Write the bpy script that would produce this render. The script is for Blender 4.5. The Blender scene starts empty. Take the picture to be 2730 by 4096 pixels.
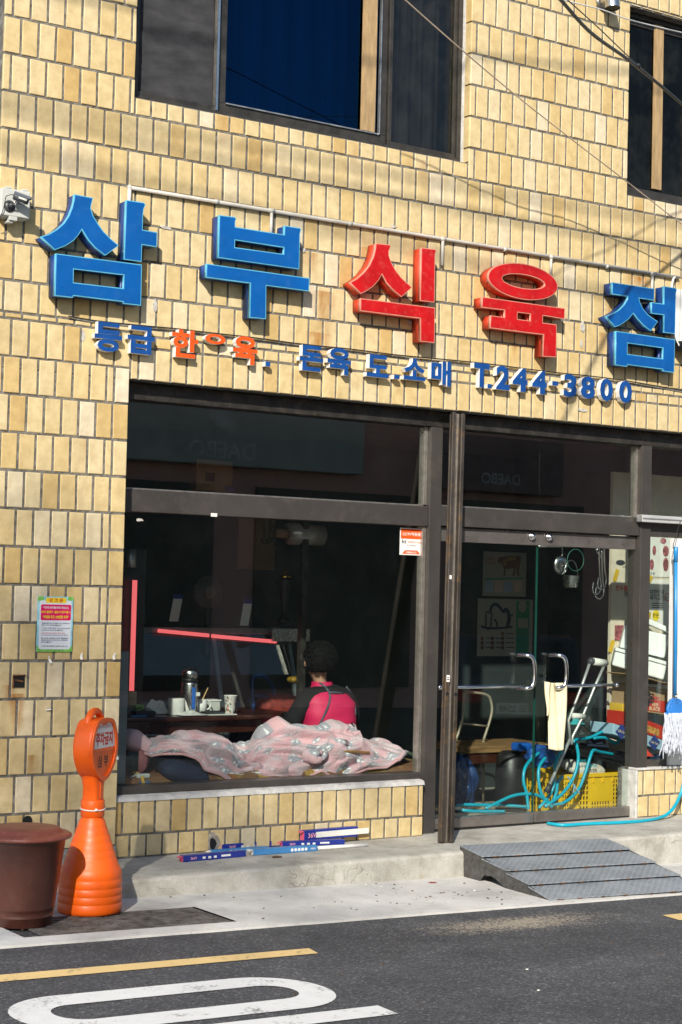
import bpy, bmesh, math, random
from mathutils import Vector, Matrix, noise
R = math.radians
sc = bpy.context.scene
COL = sc.collection
random.seed(7)

# ------------------------------------------------------------------ camera
CAM = Vector((-4.6509, -9.3453, 1.7607))
YAW, PIT, ROLL, FPX = .5856, .0455, .0242, 6905.1
_fw = Vector((math.sin(YAW)*math.cos(PIT), math.cos(YAW)*math.cos(PIT), math.sin(PIT)))
_r = Vector((math.cos(YAW), -math.sin(YAW), 0)); _u = _r.cross(_fw)
_rr = _r*math.cos(ROLL)+_u*math.sin(ROLL); _uu = -_r*math.sin(ROLL)+_u*math.cos(ROLL)
cd = bpy.data.cameras.new('camera'); cam = bpy.data.objects.new('camera', cd); COL.objects.link(cam)
cam.matrix_world = Matrix(((_rr.x,_uu.x,-_fw.x,CAM.x),(_rr.y,_uu.y,-_fw.y,CAM.y),(_rr.z,_uu.z,-_fw.z,CAM.z),(0,0,0,1)))
cd.sensor_fit = 'VERTICAL'; cd.sensor_height = 36; cd.lens = FPX/4096*36; cd.clip_end = 2000; cd.clip_start = .05
sc.camera = cam
# ------------------------------------------------------------------ light
SUN = Vector((.88, 1.0, -.83)).normalized()          # the way the light travels
EL = math.asin(-SUN.z)
w = bpy.data.worlds.new('World'); sc.world = w; w.use_nodes = True
nt = w.node_tree; nt.nodes.clear()
sky = nt.nodes.new('ShaderNodeTexSky'); sky.sky_type = 'NISHITA'; sky.sun_disc = False
sky.sun_elevation = EL; sky.sun_rotation = math.atan2(-SUN.x, -SUN.y); sky.air_density = 1.0; sky.dust_density = .6
bg = nt.nodes.new('ShaderNodeBackground'); bg.inputs[1].default_value = .1
wo = nt.nodes.new('ShaderNodeOutputWorld'); nt.links.new(sky.outputs[0], bg.inputs[0]); nt.links.new(bg.outputs[0], wo.inputs[0])
sl = bpy.data.lights.new('sun', 'SUN'); sl.energy = 4.6; sl.angle = R(.7); sl.color = (1, .935, .84)
sun = bpy.data.objects.new('sun', sl); COL.objects.link(sun)
sun.rotation_euler = SUN.to_track_quat('-Z', 'Y').to_euler(); sun.location = (-20, -25, 25)
sc.view_settings.view_transform = 'Standard'; sc.view_settings.look = 'None'
sc.view_settings.exposure = .47; sc.view_settings.gamma = 1; sc.view_settings.use_curve_mapping = False
sc.render.engine = 'CYCLES'
sc.cycles.max_bounces = 8; sc.cycles.transparent_max_bounces = 24; sc.cycles.caustics_reflective = False; sc.cycles.caustics_refractive = False

# measured points of the photograph laid onto real planes of the place
def _ray(x, y): return _fw+_rr*((x-1365)/FPX)-_uu*((y-2048)/FPX)
def fy(x, y, Y=0.):
    d = _ray(x, y); return CAM+d*((Y-CAM.y)/d.y)
def fz(x, y, Z=0.):
    d = _ray(x, y); return CAM+d*((Z-CAM.z)/d.z)
def gz(x): return -.02*x                              # the street falls gently to the right
def fg(x, y, dz=0):
    p = fz(x, y, 0)
    for i in range(4): p = fz(x, y, gz(p.x)+dz)
    return p
def stz(x): return .124+.004*x                        # top of the concrete step

# ------------------------------------------------------------------ helpers
class MB:
    def __init__(s): s.v = []; s.f = []; s.m = []
    def add(s, vs, fs, m=0):
        b = len(s.v); s.v += [Vector(p) for p in vs]
        for f in fs: s.f.append([b+i for i in f]); s.m.append(m)
        return s
    def box(s, x0, x1, y0, y1, z0, z1, m=0):
        return s.add([(x,y,z) for x in (x0,x1) for y in (y0,y1) for z in (z0,z1)],
            [(0,1,3,2),(4,6,7,5),(0,4,5,1),(2,3,7,6),(0,2,6,4),(1,5,7,3)], m)
    def obox(s, c, ax, ay, az, m=0):                  # half axes
        c, ax, ay, az = map(Vector, (c, ax, ay, az))
        return s.add([c+i*ax+j*ay+k*az for i in (-1,1) for j in (-1,1) for k in (-1,1)],
            [(0,1,3,2),(4,6,7,5),(0,4,5,1),(2,3,7,6),(0,2,6,4),(1,5,7,3)], m)
    def bar(s, a, b, wx, wy, up=(0,0,1), m=0):        # square bar from a to b
        a, b = Vector(a), Vector(b); d = (b-a); az = d/2; n = d.normalized()
        u = Vector(up)
        if abs(n.dot(u)) > .95: u = Vector((0,1,0))
        x = n.cross(u).normalized(); y = x.cross(n)
        return s.obox((a+b)/2, x*wx/2, y*wy/2, az, m)
    def prism(s, poly, y0, y1, m=0):                  # poly (x,z), counter clockwise seen from -Y
        n = len(poly)
        s.add([(x,y0,z) for x,z in poly]+[(x,y1,z) for x,z in poly],
            [tuple(range(n)), tuple(range(2*n-1,n-1,-1))]+[((i+1)%n, i, n+i, n+(i+1)%n) for i in range(n)], m); return s
    def prismz(s, poly, z0, z1, m=0):
        n = len(poly)
        s.add([(x,y,z0) for x,y in poly]+[(x,y,z1) for x,y in poly],
            [tuple(range(n-1,-1,-1)), tuple(range(n,2*n))]+[(i,(i+1)%n,n+(i+1)%n,n+i) for i in range(n)], m); return s
    def tube(s, pts, r, n=8, closed=False, m=0, cap=True):
        pts = [Vector(p) for p in pts]; N = len(pts); b = len(s.v); rs = r if isinstance(r, (list, tuple)) else [r]*N
        prev = None
        for i, p in enumerate(pts):
            a = pts[i-1] if (i > 0 or closed) else p; c = pts[(i+1) % N] if (i < N-1 or closed) else p
            t = (c-a).normalized() if (c-a).length > 1e-9 else Vector((0,0,1))
            if prev is None:
                x = t.orthogonal().normalized()
            else:
                x = prev-t*prev.dot(t)
                x = x.normalized() if x.length > 1e-6 else t.orthogonal().normalized()
            prev = x; y = t.cross(x)
            for k in range(n):
                a2 = 2*math.pi*k/n; s.v.append(p+(x*math.cos(a2)+y*math.sin(a2))*rs[i])
        for i in range(N if closed else N-1):
            j = (i+1) % N
            for k in range(n):
                s.f.append([b+i*n+k, b+i*n+(k+1)%n, b+j*n+(k+1)%n, b+j*n+k]); s.m.append(m)
        if cap and not closed:
            s.f.append([b+k for k in range(n-1,-1,-1)]); s.m.append(m)
            s.f.append([b+(N-1)*n+k for k in range(n)]); s.m.append(m)
        return s
    def lathe(s, c, prof, n=32, m=0, capb=True, capt=True):
        c = Vector(c); b = len(s.v)
        for r, z in prof:
            for k in range(n): s.v.append(c+Vector((r*math.cos(2*math.pi*k/n), r*math.sin(2*math.pi*k/n), z)))
        for i in range(len(prof)-1):
            for k in range(n):
                s.f.append([b+i*n+k, b+i*n+(k+1)%n, b+(i+1)*n+(k+1)%n, b+(i+1)*n+k]); s.m.append(m)
        if capb: s.f.append([b+k for k in range(n-1,-1,-1)]); s.m.append(m)
        if capt: s.f.append([b+(len(prof)-1)*n+k for k in range(n)]); s.m.append(m)
        return s
    def grid(s, fn, nu, nv, m=0):
        b = len(s.v)
        for i in range(nu+1):
            for j in range(nv+1): s.v.append(Vector(fn(i/nu, j/nv)))
        for i in range(nu):
            for j in range(nv):
                a = b+i*(nv+1)+j; s.f.append([a, a+nv+1, a+nv+2, a+1]); s.m.append(m)
        return s
    def ball(s, c, rx, ry, rz, n=16, m=0):
        prof = [(math.cos(a), math.sin(a)) for a in [(-math.pi/2)*.985+math.pi*.985*i/(n//2) for i in range(n//2+1)]]
        b = len(s.v); s.lathe((0,0,0), prof, n, m)
        for i in range(b, len(s.v)): p = s.v[i]; s.v[i] = Vector((c[0]+p.x*rx, c[1]+p.y*ry, c[2]+p.z*rz))
        return s
    def build(s, name, mats, parent=None, smooth=False, bevel=0, local=False, flip=False):
        me = bpy.data.meshes.new(name)
        off = Vector((0,0,0))
        if parent is not None and not local: off = wloc(parent)
        me.from_pydata([tuple(p-off) for p in s.v], [], s.f)
        ml = mats if isinstance(mats, (list, tuple)) else [mats]
        for q in ml: me.materials.append(q)
        if len(ml) > 1: me.polygons.foreach_set('material_index', s.m)
        fixn(me)
        if smooth: me.polygons.foreach_set('use_smooth', [True]*len(me.polygons))
        o = bpy.data.objects.new(name, me); COL.objects.link(o)
        if parent is not None: o.parent = parent
        if bevel:
            b = o.modifiers.new('bevel', 'BEVEL'); b.width = bevel; b.segments = 2; b.limit_method = 'ANGLE'; b.angle_limit = R(40)
        return o
def fixn(me):
    bm = bmesh.new(); bm.from_mesh(me); bmesh.ops.recalc_face_normals(bm, faces=bm.faces); bm.to_mesh(me); bm.free()
def wloc(o):
    p = Vector((0,0,0))
    while o is not None: p = p+o.location; o = o.parent
    return p
def tag(o, label, cat, group=None):
    o['label'] = label; o['category'] = cat
    if group: o['group'] = group
    return o
def thing(name, label, cat, loc=(0,0,0), rotz=0, group=None):
    o = bpy.data.objects.new(name, None); COL.objects.link(o); o.empty_display_size = .1
    o.location = loc; o.rotation_euler = (0,0,rotz)
    return tag(o, label, cat, group)
def struct(o): o['kind'] = 'structure'; return o
def spline(pts, k=6):                                  # Catmull-Rom through the points
    pts = [Vector(p) for p in pts]; out = []
    for i in range(len(pts)-1):
        p0 = pts[max(i-1,0)]; p1 = pts[i]; p2 = pts[i+1]; p3 = pts[min(i+2,len(pts)-1)]
        for j in range(k):
            t = j/k
            out.append(.5*((2*p1)+(p2-p0)*t+(2*p0-5*p1+4*p2-p3)*t*t+(3*p1-p0-3*p2+p3)*t**3))
    out.append(pts[-1]); return out
def curve_mesh(contours, depth, offset=0):
    cu = bpy.data.curves.new('outline', 'CURVE'); cu.dimensions = '2D'; cu.fill_mode = 'BOTH'; cu.extrude = depth/2; cu.offset = offset
    for c in contours:
        sp = cu.splines.new('POLY'); sp.points.add(len(c)-1)
        for i, (x, y) in enumerate(c): sp.points[i].co = (x, y, 0, 1)
        sp.use_cyclic_u = True
    return _conv(cu)
def _conv(cu):
    o = bpy.data.objects.new('tmp', cu); me = bpy.data.meshes.new_from_object(o)
    bpy.data.objects.remove(o); bpy.data.curves.remove(cu)
    bm = bmesh.new(); bm.from_mesh(me); bmesh.ops.remove_doubles(bm, verts=bm.verts, dist=1e-5); bm.to_mesh(me); bm.free()
    return me
_keep = bpy.data.curves.new('font_keeper', 'FONT')
def text_mesh(body, depth=0, offset=0, space=1.0):
    cu = bpy.data.curves.new('text', 'FONT'); cu.body = body; cu.extrude = depth/2; cu.offset = offset; cu.space_line = 1.0
    cu.resolution_u = 3; cu.space_character = space
    return _conv(cu)
def place(me, name, mats, parent, origin, xd=(1,0,0), zd=(0,0,1), fit=None, center=True, local=False):
    """put a flat outline mesh (x right, y up, z outward) into the place; fit=(w,h), either may be None"""
    xs = [v.co.x for v in me.vertices]; ys = [v.co.y for v in me.vertices]
    if not xs: return None
    x0, x1, y0, y1 = min(xs), max(xs), min(ys), max(ys)
    sx = sy = 1
    if fit:
        fw, fh = fit
        if fw: sx = fw/(x1-x0)
        if fh: sy = fh/(y1-y0)
        if not fw: sx = sy
        if not fh: sy = sx
    xd = Vector(xd).normalized(); zd = Vector(zd).normalized(); nd = xd.cross(zd)   # outward
    off = Vector((0,0,0))
    if parent is not None and not local: off = wloc(parent)
    cx, cy = ((x0+x1)/2, (y0+y1)/2) if center else (x0, y0)
    o3 = Vector(origin)
    for v in me.vertices:
        v.co = o3+xd*((v.co.x-cx)*sx)+zd*((v.co.y-cy)*sy)+nd*v.co.z-off
    me.materials.clear()
    for q in (mats if isinstance(mats, (list, tuple)) else [mats]): me.materials.append(q)
    o = bpy.data.objects.new(name, me); COL.objects.link(o)
    if parent is not None: o.parent = parent
    return o
def letters(body, name, mat, parent, origin, h=None, w_=None, xd=(1,0,0), zd=(0,0,1), bold=.0, depth=0, center=True, local=False):
    return place(text_mesh(body, depth, bold), name, mat, parent, origin, xd, zd, (w_, h), center, local)

# ------------------------------------------------------------------ materials
def _nodes(name):
    m = bpy.data.materials.new(name); m.use_nodes = True; nt = m.node_tree
    return m, nt, nt.nodes['Principled BSDF']
def N(nt, t, **k):
    n = nt.nodes.new(t)
    for a, b in k.items(): setattr(n, a, b)
    return n
def pos(nt, scale=(1,1,1)):
    g = N(nt, 'ShaderNodeNewGeometry'); mp = N(nt, 'ShaderNodeMapping'); mp.inputs['Scale'].default_value = scale
    nt.links.new(g.outputs['Position'], mp.inputs['Vector']); return mp.outputs[0]
def noi(nt, scale, det=4, rough=.55, vec=None, st=(1,1,1)):
    n = N(nt, 'ShaderNodeTexNoise'); n.inputs['Scale'].default_value = scale; n.inputs['Detail'].default_value = det; n.inputs['Roughness'].default_value = rough
    nt.links.new(vec if vec is not None else pos(nt, st), n.inputs['Vector']); return n.outputs['Fac']
def ramp(nt, fac, stops):
    r = N(nt, 'ShaderNodeValToRGB'); e = r.color_ramp.elements
    while len(e) < len(stops): e.new(.5)
    for i, (p, c) in enumerate(stops):
        e[i].position = p; e[i].color = (*c, 1) if not isinstance(c, (int, float)) else (c, c, c, 1)
    nt.links.new(fac, r.inputs[0]); return r.outputs[0]
def mixc(nt, fac, a, b, mode='MIX'):
    m = N(nt, 'ShaderNodeMix', data_type='RGBA', blend_type=mode)
    for s, v in ((m.inputs[0], fac), (m.inputs[6], a), (m.inputs[7], b)):
        if hasattr(v, 'is_output'): nt.links.new(v, s)
        elif isinstance(v, (int, float)): s.default_value = v
        else: s.default_value = (*v, 1)
    return m.outputs[2]
def math_(nt, op, a, b=None, c=None):
    m = N(nt, 'ShaderNodeMath', operation=op)
    for i, v in enumerate((a, b, c)):
        if v is None: continue
        if hasattr(v, 'is_output'): nt.links.new(v, m.inputs[i])
        else: m.inputs[i].default_value = v
    return m.outputs[0]
def bump(nt, b, h, strength, dist=.01):
    n = N(nt, 'ShaderNodeBump'); n.inputs['Strength'].default_value = strength; n.inputs['Distance'].default_value = dist
    nt.links.new(h, n.inputs['Height']); nt.links.new(n.outputs[0], b.inputs['Normal'])
_mc = {}
def M(name, col, rough=.5, metal=0, var=.12, vs=6, bmp=.1, bs=60, spec=.5, dirt=None, ds=9, st=(1,1,1)):
    if name in _mc: return _mc[name]
    m, nt, b = _nodes(name); _mc[name] = m
    b.inputs['Metallic'].default_value = metal; b.inputs['Specular IOR Level'].default_value = spec
    f = noi(nt, vs, 5, .6, st=st)
    lo = tuple(max(0, c*(1-var*2)) for c in col); hi = tuple(min(1, c*(1+var*2)) for c in col)
    c = ramp(nt, f, [(.25, lo), (.75, hi)])
    if dirt:
        f2 = noi(nt, ds, 6, .7); f2 = ramp(nt, f2, [(.52, 0.), (.72, 1.)])
        c = mixc(nt, f2, c, dirt)
    nt.links.new(c, b.inputs['Base Color'])
    r2 = math_(nt, 'MULTIPLY_ADD', noi(nt, vs*3, 3), .3, rough-.15); nt.links.new(r2, b.inputs['Roughness'])
    if bmp: bump(nt, b, noi(nt, bs, 4), bmp, .004)
    return m
def glass(name, tint, ior=1.5, rough=0, dusty=.03, gcol=(1,1,1)):
    m = bpy.data.materials.new(name); m.use_nodes = True; nt = m.node_tree; nt.nodes.clear()
    tr = N(nt, 'ShaderNodeBsdfTransparent'); tr.inputs[0].default_value = (*tint, 1)
    gl = N(nt, 'ShaderNodeBsdfGlossy'); gl.inputs['Roughness'].default_value = rough
    gl.inputs[0].default_value = (*gcol, 1)
    g_ = N(nt, 'ShaderNodeNewGeometry'); dt = N(nt, 'ShaderNodeVectorMath', operation='DOT_PRODUCT'); nt.links.new(g_.outputs['Incoming'], dt.inputs[0]); nt.links.new(g_.outputs['Normal'], dt.inputs[1])
    f0 = ((ior-1)/(ior+1))**2
    sch = math_(nt, 'MULTIPLY_ADD', math_(nt, 'POWER', math_(nt, 'SUBTRACT', 1., math_(nt, 'ABSOLUTE', dt.outputs['Value'])), 5.), 1-f0, f0)
    mx = N(nt, 'ShaderNodeMixShader'); nt.links.new(sch, mx.inputs[0]); nt.links.new(tr.outputs[0], mx.inputs[1]); nt.links.new(gl.outputs[0], mx.inputs[2])
    df = N(nt, 'ShaderNodeBsdfDiffuse'); df.inputs[0].default_value = (.5,.5,.48,1)
    m2 = N(nt, 'ShaderNodeMixShader')
    d = ramp(nt, noi(nt, 5, 7, .75, st=(1,1,.8)), [(.45, 0.), (.85, dusty)])
    nt.links.new(d, m2.inputs[0]); nt.links.new(mx.outputs[0], m2.inputs[1]); nt.links.new(df.outputs[0], m2.inputs[2])
    o = N(nt, 'ShaderNodeOutputMaterial'); nt.links.new(m2.outputs[0], o.inputs[0]); return m
def emis(name, col, s):
    m, nt, b = _nodes(name); b.inputs['Base Color'].default_value = (*col,1); b.inputs['Emission Color'].default_value = (*col,1); b.inputs['Emission Strength'].default_value = s; return m

def tile_material():
    m, nt, b = _nodes('glazed_tile')
    at = N(nt, 'ShaderNodeAttribute', attribute_name='tint', attribute_type='GEOMETRY')
    oi = N(nt, 'ShaderNodeObjectInfo'); sp = N(nt, 'ShaderNodeSeparateColor'); nt.links.new(oi.outputs['Color'], sp.inputs[0])
    t = math_(nt, 'ADD', at.outputs['Fac'], sp.outputs[0])
    c = ramp(nt, t, [(0., (.54,.375,.15)), (.22, (.62,.47,.22)), (.5, (.655,.525,.28)), (.78, (.675,.565,.34)), (.93, (.695,.60,.40)), (1., (.71,.64,.49))])
    c = mixc(nt, .8, c, ramp(nt, noi(nt, 14, 5, .6), [(.28, (.74,.68,.60)), (.7, (1.07,1.05,1.02))]), 'MULTIPLY')
    c = mixc(nt, ramp(nt, noi(nt, 5, 5, .65), [(.54, 0.), (.75, .45)]), c, (.44,.28,.09))
    # pits and specks in the glaze
    v = N(nt, 'ShaderNodeTexVoronoi'); v.inputs['Scale'].default_value = 130; nt.links.new(pos(nt), v.inputs[0])
    spk = math_(nt, 'MULTIPLY', ramp(nt, v.outputs['Distance'], [(.10, 1.), (.22, 0.)]), ramp(nt, noi(nt, 20, 3), [(.5, 0.), (.62, .8)]))
    c = mixc(nt, spk, c, (.24,.15,.06))
    # rust and water stains with their own outlines: centre x, top z, bottom z, half width, amount
    g = N(nt, 'ShaderNodeNewGeometry'); xyz = N(nt, 'ShaderNodeSeparateXYZ'); nt.links.new(g.outputs['Position'], xyz.inputs[0])
    wob = math_(nt, 'MULTIPLY_ADD', noi(nt, 9, 4), .06, -.03)
    xx = math_(nt, 'ADD', xyz.outputs[0], wob)
    for x0, zt, zb_, hw, am in STAINS:
        a = math_(nt, 'SUBTRACT', 1., math_(nt, 'DIVIDE', math_(nt, 'ABSOLUTE', math_(nt, 'SUBTRACT', xx, x0)), hw))
        a = math_(nt, 'MAXIMUM', a, 0.)
        zr = N(nt, 'ShaderNodeMapRange'); zr.inputs[1].default_value = zb_; zr.inputs[2].default_value = zt-.02; nt.links.new(xyz.outputs[2], zr.inputs[0])
        cut = math_(nt, 'LESS_THAN', xyz.outputs[2], zt)
        a = math_(nt, 'MULTIPLY', math_(nt, 'MULTIPLY', a, zr.outputs[0]), math_(nt, 'MULTIPLY', cut, am))
        a = math_(nt, 'MULTIPLY', a, ramp(nt, noi(nt, 22, 4, st=(1,1,.3)), [(.3, .3), (.6, 1.)]))
        a = math_(nt, 'MINIMUM', a, 1.)
        c = mixc(nt, a, c, (.36,.15,.025))
    nt.links.new(c, b.inputs['Base Color'])
    b.inputs['Specular IOR Level'].default_value = .35
    nt.links.new(math_(nt, 'MULTIPLY_ADD', noi(nt, 30, 3), .3, .33), b.inputs['Roughness'])
    hh = math_(nt, 'ADD', math_(nt, 'MULTIPLY', noi(nt, 18, 3), .7), math_(nt, 'MULTIPLY', noi(nt, 160, 3), .35))
    bump(nt, b, hh, .35, .004)
    return m
STAINS = []
def stain(px, py, py2, hw, am):
    a = fy(px, py); b2 = fy(px, py2); STAINS.append((a.x, a.z, b2.z, hw, am))
stain(70, 2775, 2960, .05, 1.6); stain(40, 2740, 2830, .05, 1.2); stain(128, 3020, 3140, .05, .9); stain(1300, 1165, 1420, .10, 1.1); stain(1275, 1330, 1440, .12, 1.2)
stain(1245, 1010, 1120, .07, .9); stain(2440, 1180, 1330, .05, 1.0); stain(2410, 1330, 1470, .05, .8); stain(2560, 1105, 1160, .14, 1.3); stain(340, 1750, 1860, .03, .6); stain(1470, 990, 1120, .1, .7); stain(620, 80, 400, .10, .35); stain(2060, 1370, 1460, .03, .9)
stain(900, 470, 640, .06, .45); stain(1420, 570, 760, .05, .4); stain(1700, 640, 800, .08, .5); stain(2560, 820, 960, .05, .4); stain(300, 560, 760, .07, .4); stain(2250, 1150, 1330, .06, .45)
TILE = tile_material()
MORTAR = M('grey_mortar', (.175,.165,.145), .9, 0, .35, 25, .6, 180, .2, (.10,.09,.075), 14)
BLUE = M('blue_acrylic', (.001,.088,.33), .34, 0, .08, 5, .04, 40, .5, (.012,.105,.345), 16)
RED = M('red_acrylic', (.48,.006,.007), .32, 0, .10, 8, .04, 40, .5, (.52,.045,.036), 26)
BLUE_SIDE = M('blue_painted_metal', (.008,.045,.20), .45, .0, .15, 10, .05)
RED_SIDE = M('red_painted_metal', (.50,.04,.012), .45, 0, .12, 10, .05)
BLUE_TRIM = M('pale_blue_trim', (.11,.42,.60), .35, 0, .1, 12, .02)
RED_TRIM = M('pale_pink_trim', (.64,.25,.18), .35, 0, .1, 12, .02)
SM_BLUE = M('blue_foam_face', (.003,.06,.25), .5, 0, .12, 14, .05)
SM_ORANGE = M('orange_foam_face', (.72,.085,.006), .5, 0, .08, 14, .05)
SM_WHITE = M('white_foam_side', (.74,.72,.67), .75, 0, .08, 18, .1)
WHITE = M('white_paint', (.76,.75,.71), .5, 0, .06, 8, .05)
PVC = M('white_plastic', (.80,.79,.75), .35, 0, .05, 10, .03)
BRONZE = M('bronze_aluminium', (.088,.080,.073), .36, .45, .10, 4, .02, 90, .5, (.13,.112,.095), 5, (1,1,1))
BRONZE_D = M('dark_bronze_aluminium', (.05,.045,.04), .4, .5, .25, 9, .06, 90, .5, (.11,.09,.07), 15)
STEEL = M('brushed_steel', (.55,.55,.54), .28, 1, .1, 20, .03)
CHROME = M('polished_steel', (.66,.66,.66), .16, 1, .06, 20, 0)
GALV = M('galvanised_metal', (.42,.43,.43), .45, .8, .2, 14, .05)
BLACK = M('black_plastic', (.012,.012,.013), .45, 0, .2, 10, .05)
DGREY = M('dark_grey_plastic', (.05,.055,.06), .45, 0, .2, 10, .05)
LGREY = M('light_grey_plastic', (.52,.53,.49), .5, 0, .06, 10, .04)
CONC = M('step_concrete', (.36,.335,.285), .92, 0, .22, 7, .7, 90, .2, (.20,.18,.14), 4)
GLASS = glass('shop_glass', (.93,.965,.95), 1.64, 0, .004)
GLASS_UP = glass('tinted_window_glass', (.14,.30,.46), 1.9, 0, .0, (.045,.23,.52))
PAPER = M('white_paper', (.74,.72,.66), .8, 0, .05, 10, .05)
CREAM = M('cream_paper', (.66,.58,.45), .8, 0, .08, 6, .05)
ORANGE = M('orange_polyethylene', (.92,.125,.004), .42, 0, .05, 6, .10, 120, .5, (.82,.105,.006), 10)
WOOD = M('worn_wood', (.22,.125,.05), .6, 0, .3, 5, .2, 60, .4, None, 9, (1,6,6))
DWOOD = M('dark_varnished_wood', (.045,.014,.008), .22, 0, .3, 5, .05, 60, .6, None, 9, (1,5,5))
# ================================================================== the setting
def asphalt():
    m, nt, b = _nodes('asphalt')
    base = ramp(nt, noi(nt, 3.5, 6, .65), [(.25, (.062,.063,.068)), (.75, (.100,.100,.104))])
    base = mixc(nt, .8, base, ramp(nt, noi(nt, .9, 5, .6, st=(.5,1.4,1)), [(.3, .68), (.7, 1.2)]), 'MULTIPLY')
    v = N(nt, 'ShaderNodeTexVoronoi'); v.inputs['Scale'].default_value = 105; nt.links.new(pos(nt), v.inputs[0])
    sepc = N(nt, 'ShaderNodeSeparateColor'); nt.links.new(v.outputs['Color'], sepc.inputs[0])
    agg = ramp(nt, sepc.outputs[0], [(.0, .6), (.6, .95), (.9, 1.3), (1., 2.3)])
    c = mixc(nt, 1., base, agg, 'MULTIPLY')
    # pale spilled sand beside the ramp, with its own ragged outline
    g = N(nt, 'ShaderNodeNewGeometry'); s = N(nt, 'ShaderNodeSeparateXYZ'); nt.links.new(g.outputs[0], s.inputs[0])
    dx = math_(nt, 'DIVIDE', math_(nt, 'SUBTRACT', s.outputs[0], 1.45), 1.0); dy = math_(nt, 'DIVIDE', math_(nt, 'ADD', s.outputs[1], 1.98), .30)
    d = math_(nt, 'SQRT', math_(nt, 'ADD', math_(nt, 'POWER', dx, 2.), math_(nt, 'POWER', dy, 2.)))
    fall = math_(nt, 'SUBTRACT', 1.1, d)
    big = noi(nt, 9, 6, .7, st=(.5,1.3,1)); fine = noi(nt, 60, 4, .7)
    k = math_(nt, 'ADD', math_(nt, 'MULTIPLY', math_(nt, 'MAXIMUM', fall, 0.), .42), math_(nt, 'ADD', math_(nt, 'MULTIPLY', big, .5), math_(nt, 'MULTIPLY', sepc.outputs[1], .28)))
    c = mixc(nt, ramp(nt, k, [(.62, 0.), (.80, .8)]), c, (.42,.36,.27))
    nt.links.new(c, b.inputs['Base Color']); b.inputs['Roughness'].default_value = .85; b.inputs['Specular IOR Level'].default_value = .3
    bump(nt, b, math_(nt, 'ADD', v.outputs['Distance'], noi(nt, 200, 3)), .6, .006); return m
def pavement_mat():
    m, nt, b = _nodes('pavement_concrete')
    c = ramp(nt, noi(nt, 2.2, 7, .65), [(.25, (.40,.39,.36)), (.5, (.56,.55,.515)), (.75, (.66,.65,.62))])
    c = mixc(nt, ramp(nt, noi(nt, 7, 6, .7), [(.55, 0.), (.75, .55)]), c, (.30,.285,.25))
    c = mixc(nt, ramp(nt, noi(nt, 45, 4, .7), [(.62, 0.), (.70, .7)]), c, (.16,.15,.13))
    nt.links.new(c, b.inputs['Base Color']); b.inputs['Roughness'].default_value = .9
    bump(nt, b, noi(nt, 80, 6, .7), .35, .004); return m
ASPH = asphalt(); PAVE = pavement_mat()
mb = MB(); mb.grid(lambda u, v: (-90+180*u, -70+80*v, gz(-90+180*u)), 60, 2)
road = struct(mb.build('road', ASPH))
mb = MB()
edge = lambda x: -1.6+.006*noise.noise(Vector((x*3, 0, 0)))+.004*noise.noise(Vector((x*14, 3, 0)))
xs = [-12+24*i/240 for i in range(241)]
for i in range(240):
    a, b2 = xs[i], xs[i+1]
    if b2 > -1.10 and a < -.02:
        for y0, y1 in ((None, -1.44), (-.98, .3)):
            mb.add([(a, edge(a) if y0 is None else y0, gz(a)+.012), (b2, edge(b2) if y0 is None else y0, gz(b2)+.012), (b2, y1, gz(b2)+.012), (a, y1, gz(a)+.012)], [(0,1,2,3)])
    else:
        mb.add([(a, edge(a), gz(a)+.012), (b2, edge(b2), gz(b2)+.012), (b2, .3, gz(b2)+.012), (a, .3, gz(a)+.012)], [(0,1,2,3)])
    mb.add([(a, edge(a), gz(a)-.03), (b2, edge(b2), gz(b2)-.03), (b2, edge(b2), gz(b2)+.012), (a, edge(a), gz(a)+.012)], [(0,1,2,3)])
pavement = struct(mb.build('pavement', PAVE))
# painted road markings
def paint(name, col):
    m, nt, b = _nodes(name)
    wear = ramp(nt, math_(nt, 'ADD', math_(nt, 'MULTIPLY', noi(nt, 6, 6, .7), .55), math_(nt, 'MULTIPLY', noi(nt, 55, 5, .75), .45)), [(.55, 0.), (.64, .9)])
    c = mixc(nt, ramp(nt, noi(nt, 18, 5), [(.3, .0), (.8, .25)]), col, tuple(x*.6 for x in col))
    nt.links.new(mixc(nt, wear, c, (.07,.068,.065)), b.inputs['Base Color']); b.inputs['Roughness'].default_value = .7
    bump(nt, b, noi(nt, 120, 4), .4, .003); return m
YPAINT = paint('yellow_road_paint', (.74,.53,.23)); WPAINT = paint('white_road_paint', (.72,.72,.70))
def marking(name, poly, mat, hole=None):
    me = curve_mesh([poly]+([hole] if hole else []), 0)
    for v in me.vertices: x, y = v.co.x, v.co.y; v.co = (x, y, gz(x)+.004)
    fixn(me); me.materials.append(mat)
    for p in me.polygons:
        if p.normal.z < 0: p.flip()
    o = bpy.data.objects.new(name, me); COL.objects.link(o); o.parent = road; return o
marking('yellow_line', [(-9,-2.26),(-.03,-2.272),(-.005,-2.15),(-9,-2.10)], YPAINT)
marking('yellow_line', [(2.40,-2.26),(9,-2.26),(9,-2.10),(2.42,-2.10)], YPAINT)
def stadium(x0, x1, y0, y1, r, n=10):
    out = []
    for cx, cy, a0 in ((x1-r, y1-r, 0), (x0+r, y1-r, 90), (x0+r, y0+r, 180), (x1-r, y0+r, 270)):
        for i in range(n+1):
            a = R(a0+90*i/n); out.append((cx+r*math.cos(a), cy+r*math.sin(a)))
    return out
marking('white_road_letter', stadium(-1.87, -.41, -3.215, -2.60, .30), WPAINT, stadium(-1.70, -.565, -3.035, -2.775, .125))
marking('white_road_letter', [(-2.2,-3.46),(-.401,-3.457),(-.393,-3.299),(-2.2,-3.30)], WPAINT)
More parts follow.
